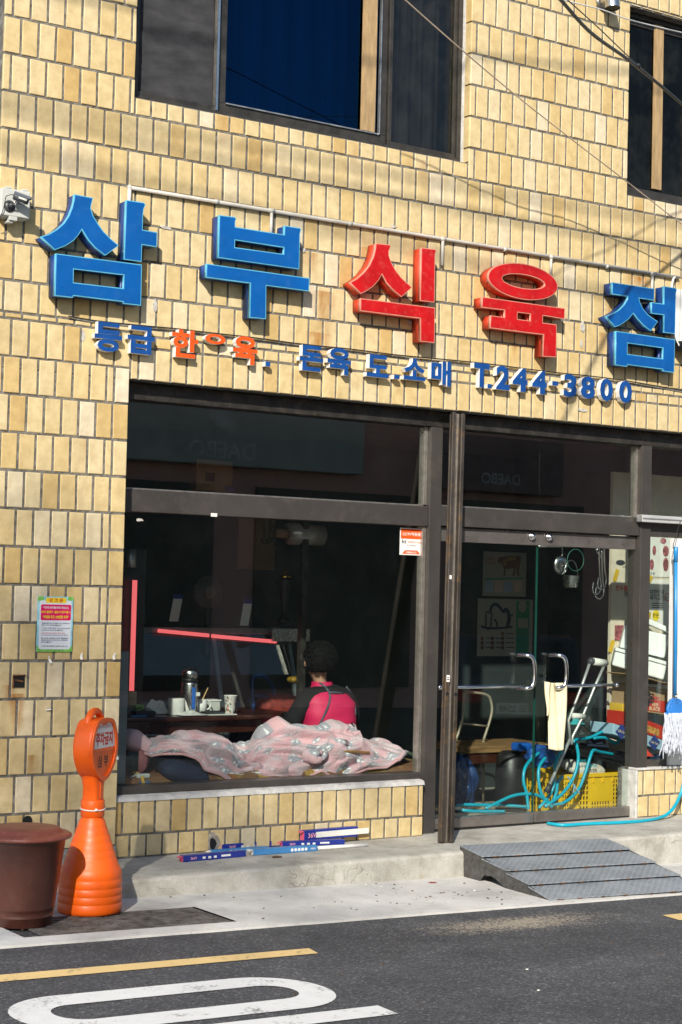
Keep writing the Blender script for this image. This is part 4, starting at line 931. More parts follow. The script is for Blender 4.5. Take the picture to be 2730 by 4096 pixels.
# ---- boxes of fluorescent tubes on the step
NAVY = M('navy_carton', (.018,.035,.26), .4, 0, .06, 10, 0); SKYC = M('sky_blue_carton', (.06,.24,.52), .4, 0, .08, 10, 0); PINK = M('pink_carton_flap', (.70,.10,.20), .5, 0, .05, 10, 0)
zt = lambda x, y: (680+x*820/1568, 3290+y*820/1568)
def carton(label, p0, p1, h, top, mat, flap, lift=0, d=.045, txt=None, kind=None):
    a = fz(*zt(*p0), stz(1)+lift); b = fz(*zt(*p1), stz(1)+lift); L = (b-a).length; ang = math.atan2(b.y-a.y, b.x-a.x)
    t = thing('tube_carton', label, 'carton', (a.x, a.y, stz(a.x)+lift+.001), ang, 'fluorescent tube cartons on the step')
    mb = MB(); mb.box(0, L, 0, d, 0, h); mb.build('box', mat, t, bevel=.0015, local=True)
    mb = MB(); mb.box(.004, L-.002, .002, d-.002, h+.0004, h+.001); mb.build('top_print', SKYC if mat is SKYC else NAVY, t, local=True)
    if flap:
        mb = MB(); mb.obox((-.012, d/2, h-.006), (.014,0,.004), (0,d*.45,0), (-.0003,0,.0008)); mb.box(-.003, -.0005, .003, d-.003, .002, h-.01); mb.build('flap', flap, t, local=True)
    mb = MB()
    if kind == 'dots':
        for i in range(5): c = (L*(.60+.055*i), -.0008, h*.5); mb.tube([c, (c[0], -.0012, c[2])], h*.3, 14)
    else:
        for i in range(3): mb.box(L*(.30+.09*i), L*(.345+.09*i), -.0012, -.0006, h*.25, h*.65)
        mb.box(L*.60, L*.75, -.0012, -.0006, h*.35, h*.7)
    mb.build('print', WHITE, t, local=True)['kind'] = 'stuff'
    if txt: letters(txt, 'lettering', WHITE if mat is SKYC else M('pink_print', (.75,.35,.42), .5, 0, 0, 10, 0), t, (L*.16 if kind != 'dots' else L*.93, -.0014, h*.5), h=h*.5, bold=.02, local=True)
    return t
carton('navy tube carton nearest the step edge, pink flap open', (105,300), (582,258), .034, 0, NAVY, PINK, 0, txt='36W')
carton('navy tube carton behind and touching the low wall, left group', (402,214), (872,178), .036, 0, NAVY, PINK, .004, txt='36W')
carton('pale blue tube carton mostly hidden under the navy ones', (322,236), (760,205), .016, 0, SKYC, PAPER, 0)
carton('sky blue tube carton with white dots and open torn end', (640,252), (1128,218), .034, 0, SKYC, PAPER, 0, txt='cityo', kind='dots')
carton('navy tube carton lying across the middle of the pile', (862,188), (1338,170), .030, 0, NAVY, PINK, .018, txt='36W')
carton('sky blue tube carton under the biggest navy carton', (1110,146), (1518,128), .03, 0, SKYC, PAPER, .004, kind='dots', txt='cityo')
t = carton('biggest navy tube carton with white tube picture on top', (1030,143), (1440,108), .062, 0, NAVY, PINK, .036, txt='36W')
mb = MB()
L_ = .62
mb.box(.09, .52, -.0022, -.0014, .014, .05); mb.build('tube_picture', PAPER, t, local=True)
mb = MB(); mb.tube([fz(*zt(1130,196), stz(1)+.012), fz(*zt(1512,172), stz(1)+.012)], .012, 12); tag(mb.build('loose_tube', WHITE, smooth=True), 'bare white fluorescent tube lying in front of the cartons', 'tube')
rnd = random.Random(3)
DEB = M('brown_debris', (.10,.06,.03), .9, 0, .3, 30, .2); DEBR = M('red_scrap', (.42,.05,.03), .7, 0, .2, 30, .1)
def leaf(p, r, mat, label, nm='leaf_litter', cat='litter'):
    mb = MB(); a0 = rnd.random()*6
    mb.add([p+Vector((r*math.cos(a0+i*1.05)*(1+.5*(i % 2)), r*math.sin(a0+i*1.05)*.6, .002+.006*rnd.random())) for i in range(6)], [(0,1,2,3,4,5)]); o = mb.build(nm, mat); tag(o, label, cat); return o
mb = MB(); p = fz(*zt(810,262), stz(1)+.004); mb.obox(p, (.022,.004,0), (0,.008,0), (0,0,.004)); mb.obox(p+Vector((.02,-.012,0)), (.014,.0,0), (0,.007,0), (0,0,.003)); tag(mb.build('rusty_latch', RUSTE), 'small rusty metal piece on the step before the cartons', 'metal scrap')
leaf(fg(1365+420/1.1487, 3072+528/1.1487, .013), .028, DEBR, 'reddish dry leaf on the pavement left of the ramp', 'dry_leaf', 'leaf')
mb = MB()
for i in range(150):
    x = rnd.uniform(-1.5, 3); y = rnd.choice([rnd.uniform(-1.55,-.66), rnd.uniform(-3.6,-1.6), rnd.gauss(-1.25,.15)]); x = x if rnd.random() < .7 else rnd.gauss(1.75, .25)
    if -1.12 < x < .0 and -1.45 < y < -.97: continue
    if 2.0 < x < 3.4 and -1.6 < y < -.5: continue
    r = rnd.uniform(.002, .0055); z = gz(x)+(.013 if y > -1.6 else .001)
    mb.obox((x, y, z+r*.3), (r,r*.3,0), (-r*.3,r*.8,0), (0,0,r*.4), 0 if rnd.random() < .9 else 1)
o = mb.build('grit', [DEB, PAPER]); o['kind'] = 'stuff'; tag(o, 'loose grit and crumbs scattered on pavement and asphalt', 'grit')

# ---- turquoise hose outside, mop
HOSE = M('turquoise_hose', (.006,.34,.46), .35, 0, .08, 8, .03)
zD = lambda x, y, Y: fy(1365+x/1.1487, 2500+y/1.1487, Y)
def hz(x, y): return fz(1365+x/1.1487, 2500+y/1.1487, stz(4)+.010)
wire('garden_hose', 'turquoise hose running from the door over the step outside', [hz(1015,921)+Vector((-.02,.13,0)), hz(1022,920), hz(1130,914), hz(1280,908), hz(1390,900)]+[zD(1470,884,-.06), zD(1520,850,-.05), zD(1555,790,-.03), zD(1575,720,-.02), zD(1590,600,-.01), zD(1605,300,0.0)], .0125, HOSE, 'hose')
mp = thing('string_mop', 'blue handled string mop hung upside down by the right window', 'mop', (4.47, -.02, .6))
z7 = lambda x, y, Y=-.02: fy(2330+x/1.96, 2100+y/1.96, Y)
MB_ = M('blue_mop_plastic', (.035,.20,.58), .4, 0, .08, 10, .02); MBH = M('blue_mop_handle', (.02,.22,.52), .35, 0, .06, 10, .02)
mb = MB(); mb.tube([z7(734,185), z7(733,800), z7(727,1335)], .0135, 12); mb.build('handle', MBH, mp, True)
mb = MB(); mb.tube([z7(734,170), z7(734,176), z7(733,290)], [.012,.0175,.0165], 12); mb.build('grip', MBH, mp, True)
mb = MB(); mb.tube([z7(734,200,-.02), z7(712,180,-.02), z7(715,150,.0), z7(770,-30,.04)], .003, 6); mb.build('hook_wire', BRONZE_D, mp)
c = z7(728, 1420); me = curve_mesh([[(c.x+x, c.z+z) for x, z in [(-.085,-.045),(.085,-.045),(.085,-.02),(.075,.01),(.05,.045),(.02,.058),(-.02,.058),(-.05,.045),(-.075,.01),(-.085,-.02)]]]+[ell(c.x+dx, c.z+dz, .007, .007, 10) for dx, dz in ((-.06,-.02),(-.055,.005),(-.035,.03),(.06,-.02),(.055,.005),(.035,.03))], .028)
for v in me.vertices: v.co = Vector((v.co.x, -.02-v.co.z, v.co.y))-wloc(mp)
fixn(me); me.materials.append(MB_); o = bpy.data.objects.new('clamp', me); COL.objects.link(o); o.parent = mp
mb = MB(); mb.tube([c+Vector((.013*math.cos(i*.6), -.018*math.sin(i*.6), .02+.002*i)) for i in range(40)], .0025, 5); mb.build('spring', BRONZE_D, mp)
mb = MB(); mb.box(c.x-.09, c.x+.09, -.038, -.002, c.z-.058, c.z-.0455); mb.build('clamp_bar', MB_, mp, bevel=.003)
YARN = M('white_yarn', (.52,.55,.62), .95, 0, .15, 30, .3, 120, .2)
mb = MB()
for i in range(260):
    x0 = c.x+rnd.uniform(-.085,.085); y0 = rnd.uniform(-.05,.012); L_ = rnd.uniform(.21,.30)+(.06 if rnd.random() < .08 else 0); sw = (x0-c.x)*.35+rnd.gauss(0,.012); sy = rnd.gauss(-.01,.014)
    pts = [(x0+sw*t_+.006*math.sin(t_*8+i), y0+sy*t_*1.4-.012*math.sin(t_*3.1)+.004*math.cos(t_*9+i), c.z-.05-L_*t_) for t_ in (0,.15,.3,.45,.6,.75,.9,1)]
    mb.tube(pts, .0042, 5)
mb.build('strands', YARN, mp, True)['kind'] = 'stuff'
# ================================================================== inside the shop
zS = lambda x, y, Y: fy(490+x*710/1568, 2700+y*710/1568, Y)         # window left zoom
zQ = lambda x, y, Y: fy(1000+x/1.96, 2400+y/1.96, Y)                # window right zoom
zE = lambda x, y, Y: fy(1750+x/1.6, 2050+y/1.6, Y)                  # door zoom
# ---- day bed along the window
def mat_pattern():
    m, nt, b = _nodes('patterned_mat')
    v = N(nt, 'ShaderNodeTexVoronoi'); v.inputs['Scale'].default_value = 9; nt.links.new(pos(nt, (1,.3,1)), v.inputs[0])
    s = N(nt, 'ShaderNodeSeparateColor'); nt.links.new(v.outputs['Color'], s.inputs[0])
    c = ramp(nt, s.outputs[0], [(0., (.16,.07,.03)), (.35, (.24,.12,.05)), (.55, (.45,.13,.03)), (.75, (.10,.09,.05)), (1., (.52,.30,.05))])
    w_ = N(nt, 'ShaderNodeTexWave'); w_.inputs['Scale'].default_value = 40; w_.inputs['Distortion'].default_value = 6; nt.links.new(pos(nt), w_.inputs[0])
    c = mixc(nt, .45, c, ramp(nt, w_.outputs['Fac'], [(.3, .45), (.7, 1.15)]), 'MULTIPLY')
    nt.links.new(c, b.inputs['Base Color']); b.inputs['Roughness'].default_value = .8; bump(nt, b, w_.outputs['Fac'], .4, .004); return m
bed = thing('day_bed', 'low day bed with a brown and orange patterned mat by the window', 'day bed', (1.3, .6, .125))
mb = MB(); mb.box(.05, 2.52, .27, .98, .40, .47); mb.build('platform', DWOOD, bed, bevel=.01)
for x in (.1, 2.45):
    for y in (.32, .92): mb = MB(); mb.box(x-.03, x+.03, y-.03, y+.03, .125, .40); mb.build('leg', DWOOD, bed)
mb = MB()
mb.grid(lambda u, v: (.14+2.40*u, [.262,.255,.275,.32,.6,.95,.99][round(v*6)], [.47,.53,.57,.585,.59,.585,.47][round(v*6)]+.004*noise.noise(Vector((u*25,v*5,0)))), 100, 6); mb.add([(.14,.262,.47),(.14,.255,.53),(.14,.275,.57),(.14,.32,.585),(.14,.95,.585),(.14,.99,.47)], [tuple(range(6))]); mb.add([(2.54,.262,.47),(2.54,.255,.53),(2.54,.275,.57),(2.54,.32,.585),(2.54,.95,.585),(2.54,.99,.47)], [tuple(range(6))]); mb.build('mat', mat_pattern(), bed, True)
mb = MB(); mb.tube([(.30,.258,.475),(.30,.25,.53),(.30,.27,.575),(.30,.33,.592),(.30,.9,.592)], .012, 8); mb.build('mat_binding', M('yellow_binding', (.55,.33,.06), .8, 0, .1, 10, .1), bed, True)
# ---- quilt
def quilt_mat():
    m, nt, b = _nodes('pink_floral_quilt')
    uv = N(nt, 'ShaderNodeAttribute', attribute_name='clothuv', attribute_type='GEOMETRY')
    def at(scale):
        mp_ = N(nt, 'ShaderNodeMapping'); mp_.inputs['Scale'].default_value = (scale,)*3; nt.links.new(uv.outputs['Vector'], mp_.inputs[0]); return mp_.outputs[0]
    v1 = N(nt, 'ShaderNodeTexVoronoi'); v1.inputs['Scale'].default_value = 6.5; v1.inputs['Randomness'].default_value = .7; nt.links.new(at(1), v1.inputs[0])
    v2 = N(nt, 'ShaderNodeTexVoronoi'); v2.inputs['Scale'].default_value = 30; v2.inputs['Randomness'].default_value = .6; nt.links.new(at(1), v2.inputs[0])
    v3 = N(nt, 'ShaderNodeTexVoronoi', feature='DISTANCE_TO_EDGE'); v3.inputs['Scale'].default_value = 40; v3.inputs['Randomness'].default_value = .15; nt.links.new(at(1), v3.inputs[0])
    base = mixc(nt, ramp(nt, noi(nt, 7, 3, .5, at(1)), [(.42, 0.), (.58, 1.)]), (.76,.42,.45), (.72,.54,.57))
    base = mixc(nt, ramp(nt, v3.outputs['Distance'], [(.02, .8), (.12, 0.)]), base, (.52,.42,.47))
    petal = math_(nt, 'MULTIPLY', ramp(nt, v1.outputs['Distance'], [(.40, 1.), (.46, 0.)]), ramp(nt, v2.outputs['Distance'], [(.34, 1.), (.42, 0.)]))
    gap = math_(nt, 'MULTIPLY', ramp(nt, v1.outputs['Distance'], [(.40, 1.), (.46, 0.)]), ramp(nt, v2.outputs['Distance'], [(.34, 0.), (.42, .85)]))
    c = mixc(nt, gap, base, (.36,.37,.42)); c = mixc(nt, petal, c, (.82,.81,.80))
    nt.links.new(c, b.inputs['Base Color']); b.inputs['Roughness'].default_value = .95; b.inputs['Specular IOR Level'].default_value = .15
    b.inputs['Sheen Weight'].default_value = .2
    bump(nt, b, math_(nt, 'ADD', v3.outputs['Distance'], math_(nt, 'MULTIPLY', v2.outputs['Distance'], .6)), .6, .006); return m
QM = quilt_mat()
ridge = [zS(x, y, .58) for x, y in [(180,610),(200,545),(270,505),(380,492),(460,525),(560,528),(680,510),(800,508),(900,540),(960,590),(1000,622),(1085,615),(1140,560),(1250,500),(1400,465),(1500,458)]]+[zQ(x, y, .58) for x, y in [(480,1000),(600,985),(700,965),(820,925),(850,1010),(930,1062),(1060,1088),(1140,1120),(1190,1160)]]
hem = [zS(x, y, .27) for x, y in [(190,690),(250,715),(340,700),(520,705),(640,740),(680,770),(720,840),(850,880),(950,940),(1080,968),(1250,950),(1400,925),(1540,940)]]+[zQ(x, y, .27) for x, y in [(240,1435),(400,1405),(480,1370),(560,1340),(690,1402),(800,1375),(900,1335),(1060,1318),(1150,1260),(1195,1185)]]
def interp(pts, x):
    if x <= pts[0].x: return pts[0].z
    for a, b in zip(pts[:-1], pts[1:]):
        if x <= b.x: return a.z+(b.z-a.z)*(x-a.x)/max(1e-6, b.x-a.x)
    return pts[-1].z
NU, NV = 260, 90
def quilt(u, v):
    xr0, xr1 = ridge[0].x, ridge[-1].x; xh0, xh1 = hem[0].x, hem[-1].x
    xr = xr0+(xr1-xr0)*u; xh = xh0+(xh1-xh0)*u
    zr, zh = interp(ridge, xr)-.03, max(interp(hem, xh), .555-.03)
    if v < .25:                                        # hidden back side falling behind the ridge
        t = 1-v/.25; X, Y, Z = xr, .58+.22*t, zr-.03-(zr-.62)*t**1.5+.03*(1-t)
        X2 = (xr, .58, zr); X, Y, Z = xr, .58+.24*t, zr-(zr-.60)*t**1.6
    else:
        t = (v-.25)/.75
        X = xr+(xh-xr)*t; Z = zr+(zh-zr)*(t**1.15); Y = .58+(.265-.58)*(1-(1-t)**1.7)
    p = Vector((X, Y, Z))
    env = math.sin(min(1, max(0, u))*math.pi)**.25*min(1, (1-v)*6+.15)
    f = 0
    q_ = Vector((X*2.3+Z*.8, v*3.2-X*.9, 1.7))
    q_ = q_+.5*Vector((noise.noise(q_*1.3), noise.noise(q_*1.3+Vector((5,5,5))), 0))
    f += .115*(1.5*abs(noise.noise(q_))**.7-.28)
    f += .050*(1.5*abs(noise.noise(q_*2.1+Vector((9,1,0))))**.8-.30)
    f += .010*abs(noise.noise(q_*4.5))
    n = Vector((0, -.8, .5)).normalized() if v > .25 else Vector((0, .3, .9)).normalized()
    return p+n*(f*env)
mb = MB(); mb.grid(quilt, NU, NV)
qo = mb.build('quilt', QM, smooth=True)
at_ = qo.data.attributes.new('clothuv', 'FLOAT_VECTOR', 'POINT')
vals = []
for i in range(NU+1):
    for j in range(NV+1): vals += [i/NU*2.2, j/NV*.9, 0]
at_.data.foreach_set('vector', vals)
sm = qo.modifiers.new('thickness', 'SOLIDIFY'); sm.thickness = .014
tag(qo, 'crumpled pink floral quilt heaped on the day bed', 'quilt')
# hem rope as a sub-piece
rope = [quilt(u/160, 1.) for u in range(0, 161)]
mb = MB(); mb.tube([p+Vector((0,-.004,.0)) for p in rope], .0085, 6); o = mb.build('hem', M('pink_hem', (.66,.36,.37), .9, 0, .1, 40, .3), qo, True)
# loose fold / roll in the middle of the quilt
def roll(c, r, turns, dx, name='fold'):
    mb = MB(); mb.grid(lambda u, v: Vector(c)+Vector((dx*(v-.5)+r*(.35+.65*u)*math.cos(u*turns*6.28)*1.2, -.06*math.sin(v*3.14)-.02*u, r*(.35+.65*u)*math.sin(u*turns*6.28)+.01*noise.noise(Vector((u*9,v*5,c[0]))))), 60, 14)
    o = mb.build(name, QM, qo, True); a_ = o.data.attributes.new('clothuv', 'FLOAT_VECTOR', 'POINT')
    vv = []
    for i in range(61):
        for j in range(15): vv += [i/60*.5+c[0], j/14*.2, 0]
    a_.data.foreach_set('vector', vv)
    so = o.modifiers.new('thickness', 'SOLIDIFY'); so.thickness = .02
roll(zQ(500,1210,.30), .045, 1.1, .10); roll(zQ(700,1130,.40), .04, .8, .12)
# bolsters and cushions at the left end
def pillow(name, label, c, rx, ry, rz, mat, rot=(0,0,0), cat='cushion', e=.45):
    n, k = 32, 20; mb = MB(); RM = Matrix.Rotation(rot[2],3,'Z') @ Matrix.Rotation(rot[1],3,'Y') @ Matrix.Rotation(rot[0],3,'X')
    sg = lambda v_, e_: math.copysign(abs(v_)**e_, v_)
    def fn(u, v):
        a = 2*math.pi*u; b_ = -math.pi/2+math.pi*v
        x = rx*sg(math.cos(a), e)*abs(math.cos(b_))**.6; y = ry*sg(math.sin(a), e)*abs(math.cos(b_))**.6; z = rz*math.sin(b_)
        w_ = .02*noise.noise(Vector((x*9, y*9, z*12)))
        return Vector(c)+RM @ Vector((x*(1+w_), y*(1+w_), z+w_*rz*4))
    mb.grid(fn, n, k); return tag(mb.build(name, mat, smooth=True), label, cat)
pillow('cushion', 'dark navy cushion under the left end of the quilt', zS(520,830,.36), .19, .14, .07, M('navy_cloth', (.006,.014,.04), .8, 0, .1, 8, .2, 60), (R(25), R(14), R(6)))
p = zS(110,770,.40); bo = thing('bolster', 'mesh ended dusty pink bolster at the left window corner', 'bolster', (p.x, p.y, p.z-.075))
mb = MB(); mb.tube([p, p+Vector((.04,.04,0)), p+Vector((.09,.38,0))], .078, 24); mb.build('roll', M('dusty_pink_cloth', (.30,.11,.12), .9, 0, .1, 10, .2), bo, True)
mb = MB(); mb.tube([p+Vector((-.003,-.012,0)), p], .07, 24); mb.build('mesh_end', M('dark_mesh', (.03,.045,.045), .7, 0, .2, 60, .3, 160), bo, True)
pillow('cushion', 'small pink quilted cushion tucked behind the bolster', zS(120,600,.52), .10, .09, .07, QM, (0, R(35), 0))
p = zS(180,890,.29); pw = thing('power_strip', 'off-white power adapter lying on the mat corner', 'power adapter', p)
mb = MB(); mb.box(p.x-.045, p.x+.045, p.y-.02, p.y+.03, p.z-.015, p.z+.013); mb.build('case', LGREY, pw, bevel=.008)
mb = MB(); mb.tube(spline([p+Vector((-.045,0,0)), p+Vector((-.07,-.005,.0)), p+Vector((-.09,.0,-.02)), p+Vector((-.075,-.01,-.05)), p+Vector((-.09,-.01,-.09))], 6), .004, 6); mb.build('cord', LGREY, pw, True)
pillow('denim_cloth', 'crumpled blue denim cloth beneath the power adapter', zS(180,975,.29), .055, .04, .035, M('denim', (.05,.11,.22), .9, 0, .35, 25, .3), cat='cloth')
a = zS(0,-210,.24); b = zS(30,1000,.24); X0 = fy(481, 2620, .24).x; X1 = fy(510, 2620, .24).x
mb = MB(); mb.box(.045, X1, .215, .25, .55, fy(495, 2605, .24).z); tag(mb.build('metal_panel', M('grey_painted_metal', (.20,.225,.24), .4, .3, .05, 10, 0), bevel=.004), 'grey metal panel standing against the left window edge', 'panel')
mb = MB(); mb.obox(zQ(835,1190,.31), (.105,0,-.006), (0,.012,0), (0,0,.006)); tag(mb.build('wooden_stick', M('yellow_wood', (.32,.16,.035), .5, 0, .2, 8, .1), bevel=.003), 'flat wooden back scratcher lying on the quilt', 'stick')
wire('strap', 'dark green strap at the right end of the day bed', [zQ(1195,1220,.4), zQ(1230,1200,.38), zQ(1270,1210,.36), zQ(1295,1250,.36)], .012, M('green_strap', (.03,.05,.03), .9), 'strap')

# ---- table and what stands on it
YT = 1.25
tz_ = zS(300, 365, 1.0).z
tb = thing('dining_table', 'dark varnished oval dining table behind the day bed', 'table', (1.15, 1.3, .125))
def oval(rx, ry, n=48): return [(1.10+rx*math.copysign(abs(math.cos(2*math.pi*i/n))**.7, math.cos(2*math.pi*i/n)), 1.32+ry*math.copysign(abs(math.sin(2*math.pi*i/n))**.8, math.sin(2*math.pi*i/n))) for i in range(n)]
mb = MB(); mb.prismz(oval(.80,.40), tz_-.035, tz_); mb.build('top', DWOOD, tb, bevel=.01)
mb = MB(); mb.prismz(oval(.74,.34), tz_-.12, tz_-.036); mb.build('apron', DWOOD, tb)
for x in (.52, 1.68):
    for y in (1.12, 1.52): mb = MB(); mb.tube([(x,y,.125),(x,y,.25),(x,y,.5),(x,y,tz_-.1)], [.022,.03,.026,.04], 12); mb.build('leg', DWOOD, tb, True)
def ont(x, Y=1.1): return fy(490+x*710/1568, 2700+360*710/1568, Y).x
def pt(x, y, Y): p = zS(x, y, Y); return Vector((p.x, p.y, tz_+.001))
p = pt(475, 365, 1.08); tr_ = thing('toilet_roll', 'white toilet paper roll standing on the dining table', 'toilet roll', p)
mb = MB(); mb.lathe(p, [(.018,0),(.056,0),(.057,.004),(.057,.108),(.055,.112),(.018,.112)], 28, capb=False, capt=False); mb.build('roll', PAPER, tr_, True)
mb = MB(); mb.grid(lambda u, v: p+Vector((.05+.03*v*u, -.03-.01*u-.02*v, .10-.10*v+.004*math.sin(u*6))), 5, 8); mb.build('loose_end', PAPER, tr_, True)
p = pt(590, 335, 1.2); th = thing('thermos', 'steel vacuum flask with black lid band on the table', 'flask', p)
mb = MB(); mb.lathe(p, [(.055,0),(.059,.004),(.059,.20),(.056,.215)], 28); mb.build('body', STEEL, th, True)
mb = MB(); mb.lathe(p+Vector((0,0,.215)), [(.0575,0),(.0585,.012),(.057,.024)], 28); mb.build('band', BLACK, th, True)
mb = MB(); mb.lathe(p+Vector((0,0,.239)), [(.056,0),(.055,.04),(.046,.062),(.02,.07)], 28); mb.build('cup', STEEL, th, True)
mb = MB(); mb.box(p.x-.014, p.x+.014, p.y-.064, p.y-.056, p.z+.03, p.z+.18); mb.build('blue_strap', M('flask_blue', (.02,.12,.45), .5, 0, .05, 10, 0), th, bevel=.004)
mb = MB(); mb.box(p.x+.022, p.x+.05, p.y-.058, p.y-.045, p.z+.12, p.z+.145); mb.build('type_label', WHITE, th)
p = pt(952, 345, 1.12); pcup = thing('paper_cup', 'paper cup with floral print on the right of the table', 'cup', p)
def floral():
    m, nt, b = _nodes('floral_print'); v = N(nt, 'ShaderNodeTexVoronoi'); v.inputs['Scale'].default_value = 60; nt.links.new(pos(nt), v.inputs[0])
    s = N(nt, 'ShaderNodeSeparateColor'); nt.links.new(v.outputs['Color'], s.inputs[0])
    c = mixc(nt, ramp(nt, v.outputs['Distance'], [(.38, 1.), (.46, 0.)]), (.72,.70,.64), ramp(nt, s.outputs[0], [(.2, (.05,.12,.08)), (.45, (.50,.07,.05)), (.7, (.72,.70,.64)), (.9, (.05,.06,.12))])); nt.links.new(c, b.inputs['Base Color']); return m
mb = MB(); mb.lathe(p, [(.033,0),(.034,.002),(.045,.118),(.047,.12),(.046,.123)], 28, capt=False); mb.build('wall', floral(), pcup, True)
mb = MB(); mb.lathe(p, [(.0455,.1185),(.0475,.12),(.046,.1235),(.044,.12)], 28, capb=False, capt=False); mb.build('rim', PAPER, pcup, True)
p = pt(690, 345, 1.25); mg = thing('mug', 'white mug with a stirring stick beside the flask', 'mug', p)
mb = MB(); mb.lathe(p, [(.036,0),(.042,.004),(.043,.09),(.040,.09)], 24); mb.build('wall', WHITE, mg, True)
mb = MB(); mb.tube([p+Vector((.043+.03*math.sin(a), -.01, .05+.032*math.cos(a))) for a in [i*math.pi/8 for i in range(9)]], .0055, 8); mb.build('handle', WHITE, mg, True)
mb = MB(); mb.tube([p+Vector((0,0,.06)), p+Vector((.05,-.01,.17))], .004, 6); mb.build('stick', M('bamboo', (.55,.36,.14), .6), mg)
p = pt(760, 325, 1.35); bxp = thing('plastic_tub', 'translucent white plastic tub behind the phone', 'tub', p); mb = MB(); mb.box(p.x-.07, p.x+.07, p.y-.05, p.y+.05, p.z, p.z+.07); mb.build('tub', LGREY, bxp, bevel=.008); mb = MB(); mb.box(p.x-.075, p.x+.075, p.y-.055, p.y+.055, p.z+.0705, p.z+.08); mb.build('lid', WHITE, bxp, bevel=.003)
p = pt(830, 355, 1.02); ph = thing('phone', 'black phone lying on white papers on the table', 'phone', p); mb = MB(); mb.box(p.x-.10, p.x+.06, p.y-.02, p.y+.05, p.z+.006, p.z+.022); mb.build('body', BLACK, ph, bevel=.005); mb = MB(); mb.box(p.x-.098, p.x+.058, p.y-.022, p.y-.0195, p.z+.010, p.z+.018); mb.build('bumper', DGREY, ph)
mb = MB(); mb.box(p.x-.17, p.x+.13, p.y-.06, p.y+.12, p.z+.0005, p.z+.005); tag(mb.build('papers', PAPER), 'flat white papers under the black phone', 'papers')
def crumple(name, label, c, r, mat, cat='paper', sq=.5, seed=0):
    mb = MB(); rr_ = random.Random(seed)
    mb.grid(lambda u, v: Vector(c)+Vector((r*(2*u-1)*1.3, r*.7*(2*v-1), .004+max(0, sq*r*(.9+1.4*noise.noise(Vector((u*4+seed, v*4, seed))))*(1-(2*u-1)**2)*(1-(2*v-1)**2)))), 18, 14); return tag(mb.build(name, mat), label, cat)
crumple('tissue', 'crumpled white tissue at the left of the table', pt(300,330,1.2), .085, PAPER, seed=2, sq=.9); crumple('tissue', 'creased white paper wrapper next to the toilet roll', pt(610,350,1.0), .08, PAPER, seed=5, sq=.3); crumple('plastic_bag', 'thin clear plastic bag on the table by the tissue', pt(170,330,1.15), .09, glass('clear_bag', (.7,.75,.72), 1.5, .15, .5), 'bag', seed=8)
mb = MB(); p = pt(210,365,1.02); mb.box(p.x-.09, p.x+.06, p.y-.03, p.y+.04, p.z+.001, p.z+.035); tag(mb.build('wallet', BLACK, bevel=.01), 'black pouch lying on the table left of toilet roll', 'pouch')
mb = MB(); p = pt(150,372,.97); mb.tube([p+Vector((-.06,0,.006)), p+Vector((.05,-.005,.006))], .005, 8); tag(mb.build('pen', M('pen_blue', (.04,.22,.5), .4)), 'blue pen at the near edge of the table', 'pen')
p = pt(78, 240, 1.25); mb = MB(); mb.lathe(p, [(.034,0),(.036,.003),(.036,.15),(.034,.152)], 22); tag(mb.build('snack_tin', M('tan_tin', (.34,.25,.13), .5, 0, .2, 20, 0), smooth=True), 'tan cylindrical tin on the left end of the table', 'tin')
p = pt(148, 270, 1.2); mb = MB(); mb.box(p.x-.035, p.x+.03, p.y-.02, p.y+.03, p.z, p.z+.065); tag(mb.build('green_packet', M('lime_packet', (.22,.42,.10), .5, 0, .3, 40, 0), bevel=.004), 'small lime green packet beside the tan tin', 'packet')
p = pt(60, 300, 1.1); mb = MB(); mb.lathe(p, [(.03,0),(.045,.005),(.05,.07),(.047,.07)], 20, capt=False); tag(mb.build('clear_bowl', glass('clear_plastic', (.75,.78,.76), 1.45, .1, .3), smooth=True), 'clear plastic bowl at the left corner of the table', 'bowl')

# ---- person
PB = Vector((2.17, 1.02, .592))
pr = thing('person', 'person seated with back to window in pink padded vest and black sleeves', 'person', (PB.x, PB.y, .125))
SKIN = M('skin', (.42,.23,.15), .55, 0, .05, 10, .05); VEST = M('pink_vest_cloth', (.58,.014,.085), .62, 0, .08, 6, .12, 26); BLK = M('black_cloth', (.004,.004,.005), .9, 0, .2, 10, .2)
def skin_mesh(name, verts, edges, mat, parent, sub=2, root=0):
    me = bpy.data.meshes.new(name); me.from_pydata([tuple(PB+Vector(v[:3])-wloc(parent)) for v in verts], edges, [])
    o = bpy.data.objects.new(name, me); COL.objects.link(o); o.parent = parent
    sk = o.modifiers.new('skin', 'SKIN'); sk.use_smooth_shade = True
    if not me.skin_vertices: me.skin_vertices.new()
    for i, v in enumerate(verts):
        r = v[3]; me.skin_vertices[0].data[i].radius = (r if isinstance(r, tuple) else (r, r)); me.skin_vertices[0].data[i].use_root = (i == root)
    sb = o.modifiers.new('sub', 'SUBSURF'); sb.levels = sub; sb.render_levels = sub
    d = bpy.context.evaluated_depsgraph_get(); m2 = bpy.data.meshes.new_from_object(o.evaluated_get(d)); o.modifiers.clear(); o.data = m2; m2.materials.clear(); m2.materials.append(mat)
    m2.polygons.foreach_set('use_smooth', [True]*len(m2.polygons)); return o
